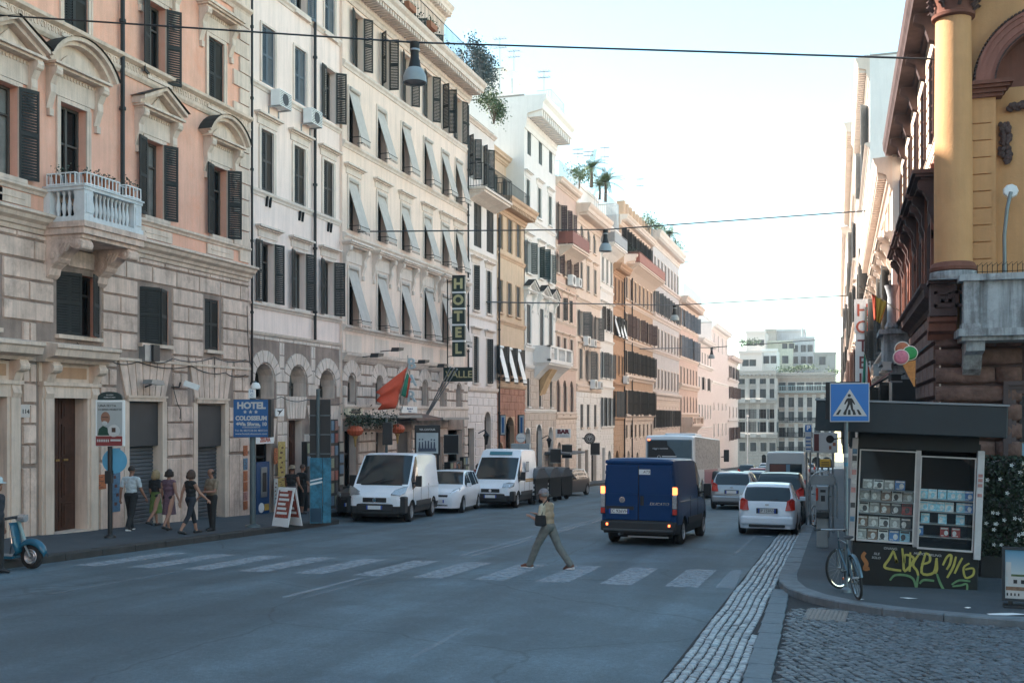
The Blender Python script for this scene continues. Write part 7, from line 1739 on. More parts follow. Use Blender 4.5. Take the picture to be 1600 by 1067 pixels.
# advertising sign with the bald man poster
p0 = G(172, 840, .15); e = empty('poster_sign', p0, AN, 'dark pole with a beer poster panel and a round blue sign', 'sign'); hf = lambda y: front_of(0, y, p0, 0); zz = p0.y*CA-p0.x*SA; s = zz/1600
post(e, hf(615), .055, M_black)
pn = rbx(e, 'poster_panel', M_white, -.005-19.5*s, 25*s, -.12, -.04, hf(697), hf(625), .015)
MB().box(-17*s,22*s,-.128,-.12,hf(680),hf(628)).obj('poster', mat('poster_grey', (.36,.38,.38), .5, noise=.05), pn)
MB().box(-19*s,22*s,-.13,-.121,hf(696),hf(681)).obj('red_strip', mat('poster_red', (.22,.03,.03), .5), pn)
mb = MB()
for k in range(7): mb.box(-17*s+k*2.8*s,-15.3*s+k*2.8*s,-.136,-.13,hf(690),hf(686))
mb.box(4*s,20*s,-.136,-.13,hf(689),hf(686)); mb.obj('strip_lettering', M_paper, pn)
text('UNA FETTA', 5.2*s, M_black, pn, (-1*s,-.13,hf(634)), bold=.0); text('DI BIRRA MORETTI?', 4.2*s, M_black, pn, (3*s,-.13,hf(640)))
mb = MB().use(M_skint); mb.sphere((-4*s,-.125,hf(653)), 8*s, 10, (.95,.12,1.25)); mb.use(cloth('dark_green', (.02,.06,.04))); mb.prism([(-16*s,hf(680)),(2*s,hf(680)),(-1*s,hf(668)),(-8*s,hf(665)),(-14*s,hf(670))], -.134, -.128, 'y'); mb.use(M_paper); mb.lathe([(.001,-.136),(9*s,-.135),(9.5*s,-.13)], (9*s,0,hf(673)), 18, 'y'); mb.sphere((-5*s,-.135,hf(661)), 4*s, 8, (1.1,.1,.9)); mb.use(mat('cake_dark', (.06,.03,.02), .6)); mb.box(6*s,12*s,-.14,-.136,hf(675),hf(668)); mb.box(-9*s,1*s,-.142,-.134,hf(652.4),hf(651.2))
mb.obj('poster_figure', None, pn)
n = 12; MB().prism([(-17*s,hf(625)),(22*s,hf(625))]+[(2.5*s+19.5*s*math.cos(math.pi*k/n)*.98, hf(625)+13*s*math.sin(math.pi*k/n)**.6) for k in range(0,n+1)], -.12, -.05, 'y').obj('arched_header', mat('header_green', (.012,.03,.03), .5), pn)
text('servizio', 3.6*s, M_paper, pn, (2.5*s,-.125,hf(617))); text('PUBBLICITARIO', 2.6*s, M_paper, pn, (2.5*s,-.125,hf(621)))
MB().lathe([(.001,-.02),(.3,-.02),(.3,.0),(.001,0)], (6*s,.06,hf(720)), 28, 'y').obj('round_blue_sign', mat('sky_blue_sign', (.10,.34,.52), .5), e); rbx(e, 'control_box', M_black, -6*s, 4*s, -.1, .06, hf(755), hf(735), .01)
# hotel colosseum sign
p0 = G(395, 823, .15); e = empty('hotel_sign_post', p0, AN, 'blue hotel direction sign with white lettering on a grey green lamp post', 'sign'); zz = p0.y*CA-p0.x*SA; s = zz/1600; hf = lambda y: front_of(0, y, p0, 0)
M_gpost = mat('grey_green_post', (.10,.13,.14), .5, metal=.3); post(e, hf(612), .085, M_gpost)
MB().tube([(0,0,hf(612)),(0,0,hf(600)),(.06,0,hf(596)),(.1,0,hf(598))], .03, 6).obj('lamp_arm', M_gpost, e); MB().lathe([(.001,.12),(.09,.1),(.14,.0),(.13,-.06),(.001,-.08)], (.08,0,hf(604)), 16).obj('lamp_shade', M_white, e, smooth=50)
bx_ = rbx(e, 'sign_box', M_black, -28*s, 31*s, -.16, .16, hf(683), hf(624), .01); MB().box(-27.5*s,26*s,-.175,-.16,hf(682.5),hf(624.5)).obj('sign_face', M_signblue, bx_)
for t, y, sz, bo in (('HOTEL', 634, 11, .012), ('COLOSSEUM', 653.5, 7.4, .008), ('Via Sforza, 10', 662.5, 6, .006), ('CONVENZIONATO', 667.5, 2.5, 0), ('Tel. 06 4827228-06 4827313', 672.5, 3.4, 0), ('www.hotelcolosseum.com', 677.5, 3.6, 0)): text(t, sz*s*1.25, M_paper, bx_, ((0 if 'Via' not in t else 3*s),-.18,hf(y)), bold=bo, sx=1.02 if 'COL' not in t else .92)
mb = MB()
for k in (-1, 0, 1):
    P = []
    for j in range(10): a = math.pi/2+j*math.pi/5; r_ = (3.3 if j % 2 == 0 else 1.4)*s; P.append((k*8.5*s-1*s+r_*math.cos(a), hf(643.5)+r_*math.sin(a)))
    mb.prism(P, -.182, -.176, 'y')
mb.prism([(-24*s,hf(662)),(-20*s,hf(659)),(-20*s,hf(661)),(-17*s,hf(661)),(-17*s,hf(663)),(-20*s,hf(663)),(-20*s,hf(665))], -.182, -.176, 'y'); mb.obj('sign_mark', M_paper, bx_)
b2 = rbx(e, 'small_sign', M_white, -5*s, 5*s, -.12, -.02, hf(622), hf(608), 0); text('H', 6*s, M_signblue, b2, (0,-.125,hf(611.5))); text('C', 6*s, M_signblue, b2, (0,-.125,hf(618)))
# black sign backs on posts
p0 = G(497, 815, .15); e = empty('sign_back', p0, AN+R(6), 'large black back of a tall sign board on a grey post near the souvenir stand', 'sign'); zz = p0.y*CA-p0.x*SA; s = zz/1600; hf = lambda y: front_of(0, y, p0, 0)
post(e, hf(608), .06, M_gpost); rbx(e, 'board', M_black, -13*s, 19*s, .05, .2, hf(752), hf(624), .01)
mb = MB()
for y in (650,680,710,735): mb.box(-14*s,20*s,.03,.05,hf(y),hf(y)+.04)
mb.obj('rail', M_gpost, e)
p0 = G(605, 805, .15); p0 = Vector((-16.4, 36.0, gz(36)+.15)); e = empty('sign_back', PX(604, 640, -16.4).xy.to_3d()+Vector((0,0,gz(33)+.15)), AN, 'black traffic light seen from behind on a post behind the white panel van', 'traffic light'); q = e.location; zz = q.y*CA-q.x*SA; s = zz/1600; hf = lambda y: (650-y)/1600*zz+CAMZ-q.z; e.name = 'traffic_light'
post(e, hf(655), .05, M_gpost); rbx(e, 'signal_body', M_black, -6*s, 9*s, -.1, .12, hf(695), hf(660), .02)
for y in (666,678,689): MB().lathe([(.14,0),(.15,.25),(.13,.3)], (1.5*s,.1,hf(y)), 12, 'y', 0, math.pi).obj('visor', M_black, e)
# via cavour totem
q = PX(668, 700, -16.2); q = Vector((q.x, q.y, gz(q.y)+.15)); zz = q.y*CA-q.x*SA; s = zz/1600; hf = lambda y: (650-y)/1600*zz+CAMZ-q.z
e = empty('advertising_totem', q, AN, 'black framed street poster totem headed with the street name above the white panel van', 'sign'); rbx(e, 'frame', M_black, -20*s, 20*s, -.1, .1, hf(711), hf(664), .03); rbx(e, 'leg', M_black, -18*s, -14*s, -.06, .06, 0, hf(710), 0); rbx(e, 'leg', M_black, 14*s, 18*s, -.06, .06, 0, hf(710), 0)
text('VIA CAVOUR', 4.2*s, M_paper, e, (0,-.11,hf(671)), bold=.004); ps = MB().box(-17*s,17*s,-.115,-.1,hf(708),hf(676)).obj('poster', mat('poster_pale_blue', (.42,.48,.5), .5), e)
mb = MB().use(mat('poster_navy', (.06,.08,.12), .6)); rnd = random.Random(2)
mb.box(-14*s,14*s,-.12,-.115,hf(705),hf(700))
for k in range(6):
    x = (-12+k*4.6)*s; mb.sphere((x,-.118,hf(688)+rnd.uniform(-.05,.05)), 1.3*s, 6, (1,.3,1)); mb.prism([(x-1.6*s,hf(700)),(x+1.6*s,hf(700)),(x+.9*s,hf(690)),(x-.9*s,hf(690))], -.121, -.115, 'y')
mb.obj('poster_figures', None, ps)
# ATM, posters, souvenir racks on the cream and peach facades
def onwall(name, label, cat, x0, x1, y0, y1, d=.1, m=M_white, out=0, XP=XL, group=None, bev=0):
    a_, c_ = PX(x0, (y0+y1)/2, XP+out+d), PX(x1, (y0+y1)/2, XP+out+d); z0, z1 = PX(x0, y1, XP+out+d).z, PX(x0, y0, XP+out+d).z
    e = empty(name, (XP+out, a_.y, z0), R(90), label, cat, group); w_ = c_.y-a_.y; o = rbx(e, 'panel', m, 0, w_, -d, 0, 0, z1-z0, bev); return e, w_, z1-z0, o
e, w_, h, o = onwall('cash_machine', 'blue bank cash machine panel set in the doorway of the cream building', 'cash machine', 401, 421, 722, 808, .12, mat('bank_blue', (.015,.06,.16), .4), .02)
rbx(e, 'screen_surround', M_steel, w_*.3, w_*.75, -.16, -.12, h*.35, h*.9, .01); rbx(e, 'screen', M_black, w_*.38, w_*.68, -.165, -.16, h*.45, h*.8, 0); MB().lathe([(.001,-.14),(.17,-.135),(.17,-.12)], (w_*.35,0,h*.16), 16, 'y').obj('bank_badge', M_white, e); rbx(e, 'yellow_sticker', mat('sticker_yellow', (.5,.3,.05), .5), w_*.6, w_*.95, -.13, -.12, h*.1, h*.22, 0)
e, w_, h, o = onwall('shop_fascia', 'white shop fascia with red lettering behind the hotel sign post', 'sign', 393, 428, 682, 694, .15, M_white, .0); text('ZEUVA', h*.8, M_hred, e, (w_*.6,-.155,h*.5), bold=.01)
cols_ = {'orange': (.42,.13,.05), 'yellow': (.48,.35,.12), 'white': (.5,.5,.48), 'blue': (.1,.2,.3), 'pink': (.45,.22,.2), 'dark': (.06,.06,.06)}
def poster(cn, label, x0, x1, y0, y1, out=.06, XP=XL, art=True, group=None):
    e, w_, h, o = onwall('wall_poster', label, 'poster', x0, x1, y0, y1, .02, mat('poster_'+cn, cols_[cn], .7, noise=.35, scale=14), out, XP, group); rn = random.Random(int(x0*7+y0)); mb = MB()
    for k in range(6): a = rn.uniform(.08,.5)*w_; z = h*(.1+.14*k); mb.box(a,a+w_*rn.uniform(.2,.4),-.026,-.02,z,z+h*.05)
    mb.obj('print', mat('poster_ink', (.12,.05,.04), .7), e); return e
for k, (y0, y1, cn) in enumerate(((696,712,'orange'),(716,734,'blue'),(736,752,'orange'),(753,768,'orange'),(769,782,'pink'),(783,796,'orange'))): poster(cn, f"{cn} bill beside the hotel sign post, {['first','second','third','fourth','fifth','lowest'][k]} from the top of its strip", 381, 387, y0, y1, .07)
poster('orange', 'orange notice on the wall right of the cash machine', 428.5, 434, 700, 725, .08); poster('yellow', 'tall yellow poster covered with print right of the cash machine', 435, 446, 690, 745, .08); poster('white', 'white stack of notices below the orange notice', 428.5, 434, 748, 790, .08); poster('yellow', 'lower yellow poster under the tall yellow one', 435, 446, 747, 768, .08)
poster('orange', 'plain orange board on the pink palazzo wall below the round blue sign', 148, 166, 742, 765, .06); poster('blue', 'torn pale blue bills peeling from the wall behind the round blue sign', 176, 188, 700, 800, .06)
e, w_, h, o = onwall('wall_sign', 'small white plaque with a black bird emblem above the yellow posters', 'sign', 431, 444, 638, 650, .04, M_white, .06); MB().prism([(w_*.3,h*.1),(w_*.9,h*.95),(w_*.55,h*.7),(w_*.1,h*.75),(w_*.4,h*.5)], -.05, -.04, 'y').obj('emblem', M_black, e)
# souvenir racks with postcards
rn = random.Random(31)
def rack(label, x0, x1, y0, y1, out, nx, ny, bx=.2):
    e, w_, h, o = onwall('souvenir_rack', label, 'display rack', x0, x1, y0, y1, bx, M_black, out, XL, 'souvenir racks outside the shop')
    ms = [mat('card_'+n, c, .6, noise=.5, scale=30) for n, c in (('a',(.35,.2,.17)),('b',(.12,.2,.28)),('c',(.4,.38,.33)),('d',(.06,.06,.07)),('e',(.3,.1,.08)),('f',(.25,.28,.2)))]
    for i in range(nx):
        for j in range(ny):
            m = rn.choice(ms); a, z = w_*(i+.12)/nx, h*(j+.12)/ny; MB().box(a,a+w_*.76/nx,-bx-.03,-bx-.01,z,z+h*.76/ny).obj('card', m, e)
    return e
rack('tall souvenir rack left of the black sign back', 479, 490, 690, 812, .5, 2, 6); rack('souvenir rack between the black sign back and the restaurant door', 516, 528, 655, 812, .6, 2, 8); rack('narrow souvenir rack beside the restaurant door', 529, 537, 690, 812, .5, 1, 7); rack('wide souvenir rack with pale cards behind the small white hatchback', 703, 722, 722, 790, .6, 4, 6, .3); rack('low souvenir rack left of the delivery van', 724, 733, 714, 780, .5, 3, 5)
# blue banner stand and sandwich board
q = G(503, 818, .15); zz = q.y*CA-q.x*SA; s = zz/1600; hf = lambda y: (650-y)/1600*zz+CAMZ-q.z; e = empty('banner_stand', q, AN, 'blue and white two sided banner stand beside the white panel van', 'banner'); mbl = mat('banner_blue', (.03,.17,.26), .6, noise=.6, scale=5)
MB().box(-18*s,1*s,-.05,-.02,0.02,hf(715)).obj('left_panel', mbl, e); MB().box(1.5*s,14*s,-.02,.01,.02,hf(715), Matrix.Rotation(R(12),4,'Z')).obj('right_panel', mbl, e)
for y, h_ in ((752,2),(758,3)): MB().prism([(-18*s,hf(y)),(1*s,hf(y)+.08),(1*s,hf(y)+.08+h_*s),(-18*s,hf(y)+h_*s)], -.056, -.05, 'y').obj('white_wave', M_white, e)
MB().box(-17*s,0,-.056,-.05,.05,hf(775)-.35).obj('blue_figure', mat('banner_dark', (.02,.06,.1), .6), e); MB().tube([(-18.5*s,0,0),(-18.5*s,0,hf(713))], .015, 6).obj('pole', M_steel, e)
q = G(497, 819, .15)+Vector((-.5,-.9,0)); q.z = gz(q.y)+.15; zz = q.y*CA-q.x*SA; s = zz/1600; hf = lambda y: (650-y)/1600*zz+CAMZ-q.z; e = empty('sandwich_board', q, AN+R(-35), 'white folding sandwich board with a red and white menu standing at the kerb', 'sign')
hh = hf(760); rx = R(13)
for sg_, nm in ((1,'front_leaf'),(-1,'back_leaf')):
    o = MB().box(-.33,.33,-.015,.015,0,hh).obj(nm, M_white, e, (0,-sg_*.27,0), (-sg_*rx,0,0)); MB().box(-.27,.27,-.02,-.015,.25,hh-.08).obj('menu_print', mat('menu_red', (.32,.07,.05), .6, noise=.8, scale=22), o)
    mb = MB()
    for k in range(6): mb.box(-.22,.2-(k%3)*.06,-.024,-.02,.35+k*.13,.42+k*.13)
    mb.obj('menu_text', M_white, o)
# ---------------------------------------------------------------- signs, flags and lamps on the left row
# vertical HOTEL sign and VALLE board of the peach hotel
q = PX(717, 560, XL+1.1); zz = q.y*CA-q.x*SA; s = zz/1600; e = empty('hotel_sign', q, AN*.3, 'vertical dark green hotel sign of five gold lettered boxes on the peach hotel', 'sign')
M_grn = mat('sign_green', (.012,.028,.024), .4); M_gold = mat('gold_letter', (.48,.42,.22), .4, noise=.1)
for k, ch in enumerate('LETOH'):
    z = (3+k*25.3)*s; o = rbx(e, 'letter_box', M_grn, -10*s, 10.5*s, -.12, .12, z, z+22.5*s, .01); text(ch, 21*s, M_gold, o, (0,-.13,z+11.3*s), bold=.03, name='letter'); MB().box(-10*s,10.5*s,-.1,.1,z+22.6*s,z+25.2*s).obj('spacer', M_white if k < 4 else M_iron, o)
mb = MB(); 
for y in (4,34,64,94,122): mb.tube([(-10*s,0,y*s),(-24*s,.6,y*s)], .02, 5)
mb.tube([(-23*s,.5,-30*s),(-23*s,.5,126*s)], .03, 6); mb.obj('bracket', M_iron, e)
q = PX(716, 596, XL+1.0); zz = q.y*CA-q.x*SA; s = zz/1600; e = empty('hotel_name_sign', q, AN*.3, 'dark green name board with gold letters below the vertical hotel sign', 'sign'); o = rbx(e, 'board', M_grn, -23.5*s, 23.5*s, -.1, .1, 0, 22*s, .01); text('VALLE', 15*s, M_gold, o, (2*s,-.11,10.5*s), bold=.006, sx=1.05); MB().tube([(-22*s,0,10*s),(-26*s,.8,10*s)], .03, 5).obj('bracket', M_iron, e)
# flag poles
for k, (dx, lab) in enumerate(((0,'bare slanted flag pole on the peach hotel, left of three'),(5,'bare slanted flag pole on the peach hotel, middle of three'),(10,'bare slanted flag pole on the peach hotel, right of three'))):
    a_, c_ = PX(666+dx*.25, 648, XL+.05), PX(704+dx, 574+dx*.3, XL+1.5); e = empty('flag_pole', a_, 0, lab, 'flag pole', 'bare flag poles on the peach hotel'); MB().tube([(0,0,0), tuple(c_-a_)], [.035,.025], 6).obj('pole', M_steel, e); MB().sphere(tuple(c_-a_), .05, 6).obj('finial', M_steel, e)
f = lambda x, y, o=1.4: PX(x, y, XL+o)
flag('large red flag hanging from a slanted pole over the restaurant entrance', f(619,640,.1), f(638,568,1.6), [f(637,573,1.6),f(618,638,1.5),f(594,640,1.2),f(590,612,1.1)], [M_fred], amp=.1, waves=2)
flag('small green and red flag behind the large red flag', f(628,640,.1), f(640,580,1.9), [f(636,582,1.7),f(642,592,1.8),f(637,622,1.7),f(628,618,1.6)], [M_fgreen, M_fred], amp=.05)
# BAR letters, restaurant letters
q = PX(643, 627, XL+1.0); zz = q.y*CA-q.x*SA; s = zz/1600; e = empty('bar_sign', q, AN*.4, 'pale blue vertical bar letters standing out from the peach hotel beside the red flag', 'sign'); M_pb = mat('pale_blue_letter', (.42,.50,.54), .5)
for ch, y in (('B',569),('A',595),('R',620)): text(ch, 24*s, M_pb, e, (0,0,(627-y)*s), bold=.012, depth=.06, name='letter')
MB().tube([(-7*s,.1,-3*s),(-7*s,.1,72*s)], .02, 5).tube([(-7*s,.1,60*s),(-12*s,.9,60*s)], .02, 5).obj('frame', M_steel, e)
e, w_, h, o = onwall('shop_name_sign', 'cream box with dark letters above the restaurant canopy', 'sign', 544, 567, 638, 648, .2, mat('cream_box', (.6,.55,.42), .5), .1); text('AEGLEO', h*.95, M_black, e, (w_*.5,-.21,h*.5), bold=.02, sx=.9)
e, w_, h, o = onwall('street_name_plaque', 'white plaque with blue writing right of the red flag', 'sign', 628, 652, 635, 645, .05, M_white, .08); text('Ristorante da', h*.42, M_signblue, e, (w_*.5,-.06,h*.68)); text('Franco', h*.42, M_signblue, e, (w_*.5,-.06,h*.28))
# canopies
def canopy(label, x0, x1, yt, yb, out, m, name='shop_canopy'):
    a_, c_ = PX(x0, yt, XL), PX(x1, yt, XL); z1 = PX((x0+x1)/2, yt, XL).z; z0 = PX((x0+x1)/2, yb, XL+out).z; e = empty(name, (XL, a_.y, z0), R(90), label, 'canopy'); w_ = c_.y-a_.y; h = max(.1, z1-z0); out2 = out
    MB().prism([(0,h),(-out2,0.12),(-out2,0),(0,0.05) if h < .3 else (-out2+.02,0),(0,h-.04)], 0, w_, 'x').obj('cover', m, e); MB().tube([(0.05,0,0),(.05,-out2,.05)], .02, 5).tube([(w_-.05,0,0),(w_-.05,-out2,.05)], .02, 5).obj('arm', M_iron, e); return e
canopy('brown fabric canopy with a white edge right of the red flag', 622, 662, 646, 657, .9, mat('canopy_brown', (.16,.10,.085), .8)); canopy('thin flat restaurant canopy overgrown with plants above the red lanterns', 538, 618, 650, 653, 1.3, mat('canopy_grey', (.3,.28,.26), .7)); canopy('flat grey canopy above the street poster totem', 662, 704, 652, 656, 1.0, mat('canopy_grey', (.3,.28,.26), .7)); canopy('grey pitched entrance canopy beyond the white delivery van', 850, 876, 704, 715, 1.8, mat('slate_canopy', (.11,.12,.135), .6))
rnd = random.Random(44); a_ = PX(545, 652, XL+1.2); c_ = PX(616, 652, XL+1.2)
lm = leaves(900, lambda: (rnd.uniform(0, c_.y-a_.y), rnd.gauss(0,.15), rnd.gauss(0,.16)), .1, rnd).mesh('hanging_plants', M_leafd); tag(place(lm, 'hanging_plants', None, (a_.x, a_.y, a_.z-.1), (0,0,R(90))), 'dark trailing plants along the restaurant canopy above the lanterns', 'plants')
M_lant = mat('lantern_red', (.50,.10,.04), .6, noise=.15)
for x, y, lab in ((555,673,'red paper lantern left of the restaurant door'),(621,670,'red paper lantern right of the black traffic light')):
    q = PX(x, y, XL+1.15); e = empty('paper_lantern', q, 0, lab, 'lantern', 'red paper lanterns at the restaurant'); mb = MB(); n = 16
    pr = [(.001,.2),(.1,.2),(.25,.14),(.33,0),(.25,-.14),(.1,-.2),(.001,-.2)]; i0 = 0
    for r_, h in pr:
        for k in range(n*2): rr = r_*(1 if k % 2 else .94); a = math.pi*k/n; mb.v.append((rr*math.cos(a), rr*math.sin(a), h))
    N = n*2; mb.f = [(i*N+k, i*N+(k+1)%N, (i+1)*N+(k+1)%N, (i+1)*N+k) for i in range(len(pr)-1) for k in range(N)]; mb.m = [0]*len(mb.f); mb.mats = [M_lant]; mb.obj('shade', None, e)
    MB().lathe([(.1,0),(.1,-.05),(.06,-.1),(.02,-.42)], (0,0,-.2), 10).obj('tassel', mat('tassel_gold', (.4,.25,.08), .6), e); MB().tube([(0,0,.2),(0,0,.5)], .01, 4).obj('cord', M_black, e)
# small projecting lamps, bar sign, round sign
for k, (x, y) in enumerate(((588,556),(620,547),(661,566),(691,572))): 
    q = PX(x, y, XL+.8); e = empty('facade_floodlight', q, R(90), 'black floodlight on an arm from the peach hotel ledge, ' + ('first from the left','second from the left','third from the left','fourth from the left')[k], 'lamp', 'floodlights along the peach hotel ledge'); MB().prism([(-.3,-.08),(.25,.0),(.3,.12),(-.2,.1)], -.2, .15, 'y').obj('housing', M_black, e); MB().tube([(0,.8,-.05),(0,.1,0)], .02, 5).obj('arm', M_iron, e)
q = PX(880, 684, XL+1.2); zz = q.y*CA-q.x*SA; s = zz/1600; e = empty('bar_sign', q, AN*.4, 'white hanging bar sign with dark red letters beyond the delivery van', 'sign'); o = rbx(e, 'panel', M_white, -12*s, 12*s, -.06, .06, 0, 14*s, .02); text('BAR', 8.5*s, mat('dark_red_letter', (.12,.02,.03), .5), o, (0,-.07,9.5*s), bold=.03, sx=1.15); text('Il Gelsino', 5*s, mat('blue_grey_letter', (.2,.25,.33), .5), o, (0,-.07,3.5*s), shear=.3)
q = PX(921.5, 685, XL+1.3); zz = q.y*CA-q.x*SA; s = zz/1600; e = empty('round_sign', q, AN*.4, 'round dark pub sign with a white letter T beyond the bar sign', 'sign'); MB().lathe([(.001,-.06),(8.6*s,-.06),(8.8*s,0),(8.6*s,.06),(.001,.06)], (0,0,0), 24, 'y').obj('disc', mat('dark_brown_sign', (.03,.02,.018), .5), e); MB().lathe([(3.6*s,-.075),(4.6*s,-.075)], (0,0,0), 24, 'y').obj('ring', M_paper, e); text('T', 6*s, M_paper, e, (0,-.075,0), bold=.02); MB().tube([(-8*s,0,0),(-12*s,.5,0)], .05, 5).obj('bracket', M_iron, e)
mb = MB()
for k in range(14):
    a = 6.283*k/14; mb.box(-.5*s,.5*s,-.08,-.07,5.6*s,7.2*s,Matrix.Rotation(a,4,'Y'))
mb.obj('rim_lettering', M_paper, e)
q = PX(814, 703, XL+2.4); zz = q.y*CA-q.x*SA; s = zz/1600; e = empty('round_clock_sign', q, AN*.5, 'round white sign standing on a pale box above the roof of the delivery van', 'sign'); MB().lathe([(.001,-.08),(7.2*s,-.08),(7.6*s,-.04),(7.6*s,.08),(.001,.08)], (0,0,19*s), 24, 'y').obj('disc', M_white, e); MB().lathe([(7.0*s,-.085),(7.7*s,-.085),(7.8*s,-.02)], (0,0,19*s), 24, 'y').obj('rim', M_steel, e); text('Ristorante', 2.6*s, M_signblue, e, (0,-.09,19*s)); rbx(e, 'box', mat('pale_blue_box', (.35,.4,.43), .5), -15*s, 14*s, -.2, .5, 1*s, 10*s, .02); MB().tube([(-9*s,.2,-60*s),(-9*s,.2,1*s)], .06, 6).obj('post', M_black, e)
for x, lab in ((785,'blue and white upright sign left of the arched doorway on the red stone house'),(814,'blue and white upright sign right of the arched doorway on the red stone house')):
    q = PX(x, 680, XL+.7); zz = q.y*CA-q.x*SA; s = zz/1600; e = empty('upright_sign', q, AN*.3, lab, 'sign', 'blue and white upright signs'); rbx(e, 'case', M_black, -5.5*s, 4.5*s, 0, .2, 0, 32*s, 0); rbx(e, 'face', mat('pale_blue_box', (.35,.4,.43), .5), -2.5*s, 4.5*s, -.02, 0, 1*s, 31*s, 0); rbx(e, 'stripe', M_signblue, -.8*s, 2.6*s, -.03, -.02, 4*s, 28*s, 0)
for x, y, lab in ((760,686,'black wall lantern beside the first arch past the peach hotel'),(858,692,'black wall lantern above the slate entrance canopy')):
    q = PX(x, y, XL+.5); e = empty('wall_lantern', q, R(90), lab, 'lamp', 'wall lanterns on the left facades'); MB().lathe([(.06,-.3),(.14,.15),(.2,.2),(.08,.34),(.001,.4)], (0,0,0), 6).obj('lantern', M_iron, e); MB().tube([(0,.5,.3),(0,.1,.5),(0,0,.4)], .03, 6).obj('bracket', M_iron, e)
for x, y, lab in ((868,712,'blue green hanging shop sign left of the slate canopy'),(886,705,'dark square sign under the white bar sign'),(930,701,'dark square sign near the far shop doors'),(705,694,'black square hanging sign beside the round pub drum')): fl('hanging_sign', lab, x, y, PX(x, y, XL+1.1).y, (.7,.1,.9), 'sign', 10)
# ---------------------------------------------------------------- wires and street lamps hung over the road
def wire(label, pts, r=.02, sag=.0):
    mb = MB(); 
    for a_, c_ in zip(pts[:-1], pts[1:]): mb.tube([Vector(a_).lerp(Vector(c_), t/12)-Vector((0,0,sag*4*(t/12)*(1-t/12))) for t in range(13)], r, 5)
    return tag(mb.obj('overhead_wire', M_black), label, 'wire')
def wirelamp(label, x, y, Y, px_h):
    q = PY(x, y, Y); zz = q.y*CA-q.x*SA; s = zz/1600; e = empty('street_lamp', q, 0, label, 'street lamp', 'street lamps hung on wires over the road'); k = px_h*s
    MB().lathe([(.001,k),(.12*k,k),(.12*k,.84*k),(.105*k,.82*k),(.105*k,.62*k),(.17*k,.34*k)], (0,0,0), 20).obj('neck', M_iron, e, smooth=40); MB().lathe([(.122*k,.83*k),(.128*k,.8*k),(.122*k,.78*k)], (0,0,0), 20).obj('collar', M_steel, e)
    MB().lathe([(.17*k,.36*k),(.23*k,.3*k),(.285*k,.16*k),(.3*k,0),(.28*k,0),(.26*k,.14*k),(.2*k,.26*k)], (0,0,0), 24).obj('shade', mat('lamp_shade_grey', (.26,.30,.31), .45), e, smooth=60); MB().lathe([(.001,.04*k),(.25*k,.04*k)], (0,0,0), 20).obj('diffuser', M_glass2, e); return q+Vector((0,0,k))
A = [wirelamp('large bell shaped street lamp hung on the nearest wire', 648, 130, 21.5, 63), wirelamp('second bell shaped street lamp hung on its wire before the stone buildings', 946, 393, 48, 34), wirelamp('third street lamp hung on a wire, small, near the dusty pink building', 1054, 501, 82, 24), wirelamp('farthest street lamp hung on a wire, tiny, near the tower house', 1112, 560, 130, 17)]
q0, q1 = PX(-60, 22, XL+.1), PX(1450, 95, XR-.05)
wire('nearest overhead wire crossing the whole street with the large lamp', [PX(-10, 24, XL+.1), A[0]-Vector((0,0,.0)), Vector((XR, 21.6, PY(1450,95,21.6).z))], .022)
wire('second overhead wire carrying the second street lamp', [PX(560, 362, XL+.1), A[1], Vector((1.6, 48, PY(1380,328,48).z))], .03, .0)
wire('third overhead wire carrying the third street lamp', [PX(760, 472, XL+.1), A[2], Vector((1.4, 82, PY(1340,461,82).z))], .04, 0)
wire('fourth overhead wire far down the street', [PX(1000, 545, XL+.1), A[3], Vector((1.0, 130, PY(1325,528,130).z))], .05, 0)
# ---------------------------------------------------------------- kiosk
YK = 18.5; KZ = gz(YK)+.13
kx0, kx1 = PY(1326, 800, YK).x, PY(1530, 800, YK).x; zz = YK*CA-1.2*SA; s = zz/1600
kh = lambda y: (650-y)/1600*zz+CAMZ-KZ
kc = (kx0+kx1)/2; e = empty('newspaper_kiosk', (kc, YK, KZ), 0, 'black newspaper kiosk with two display windows, dark grey roof fascia and yellow graffiti', 'kiosk'); e.rotation_euler = (0, R(2.2), 0); kio = e
ku = lambda x: PY(x, 800, YK).x-kc
M_kblk = mat('kiosk_black', (.008,.011,.011), .6, noise=.3); M_fasc = mat('kiosk_fascia', (.017,.026,.032), .5, noise=.12, bump=.15, bscale=8); M_alu = mat('worn_aluminium', (.42,.42,.42), .45, metal=.5, noise=.2)
D = 1.7
rbx(e, 'base_panel', M_kblk, ku(1330), ku(1527), -.02, D, -.15, kh(853), .01); rbx(e, 'back_wall', M_kblk, ku(1330), ku(1520), 1.0, D, kh(853), kh(690), 0); rbx(e, 'side_wall', M_kblk, ku(1330), ku(1333), 0, 1.0, kh(853), kh(690), 0); rbx(e, 'side_wall', M_kblk, ku(1519), ku(1523), 0, 1.0, kh(853), kh(690), 0)
rbx(e, 'header', M_kblk, ku(1332), ku(1520), -.05, .9, kh(703), kh(678), .005); YF = YK-.45; zf = YF*CA-1.2*SA; ku = lambda x: PY(x, 800, YF).x-kc; kh2 = kh; kh = lambda y: (650-y)/1600*zf+CAMZ-KZ; fs = rbx(e, 'roof_fascia', M_fasc, ku(1264), ku(1563), -.45, D+.3, kh(679), kh(631), .015); rbx(fs, 'roof_sheet', mat('roof_sheet_grey', (.22,.23,.24), .6, noise=.2), ku(1262), ku(1565), -.47, D+.32, kh(631)+.001, kh(631)+.035, .005); ku = lambda x: PY(x, 800, YK).x-kc; kh = kh2
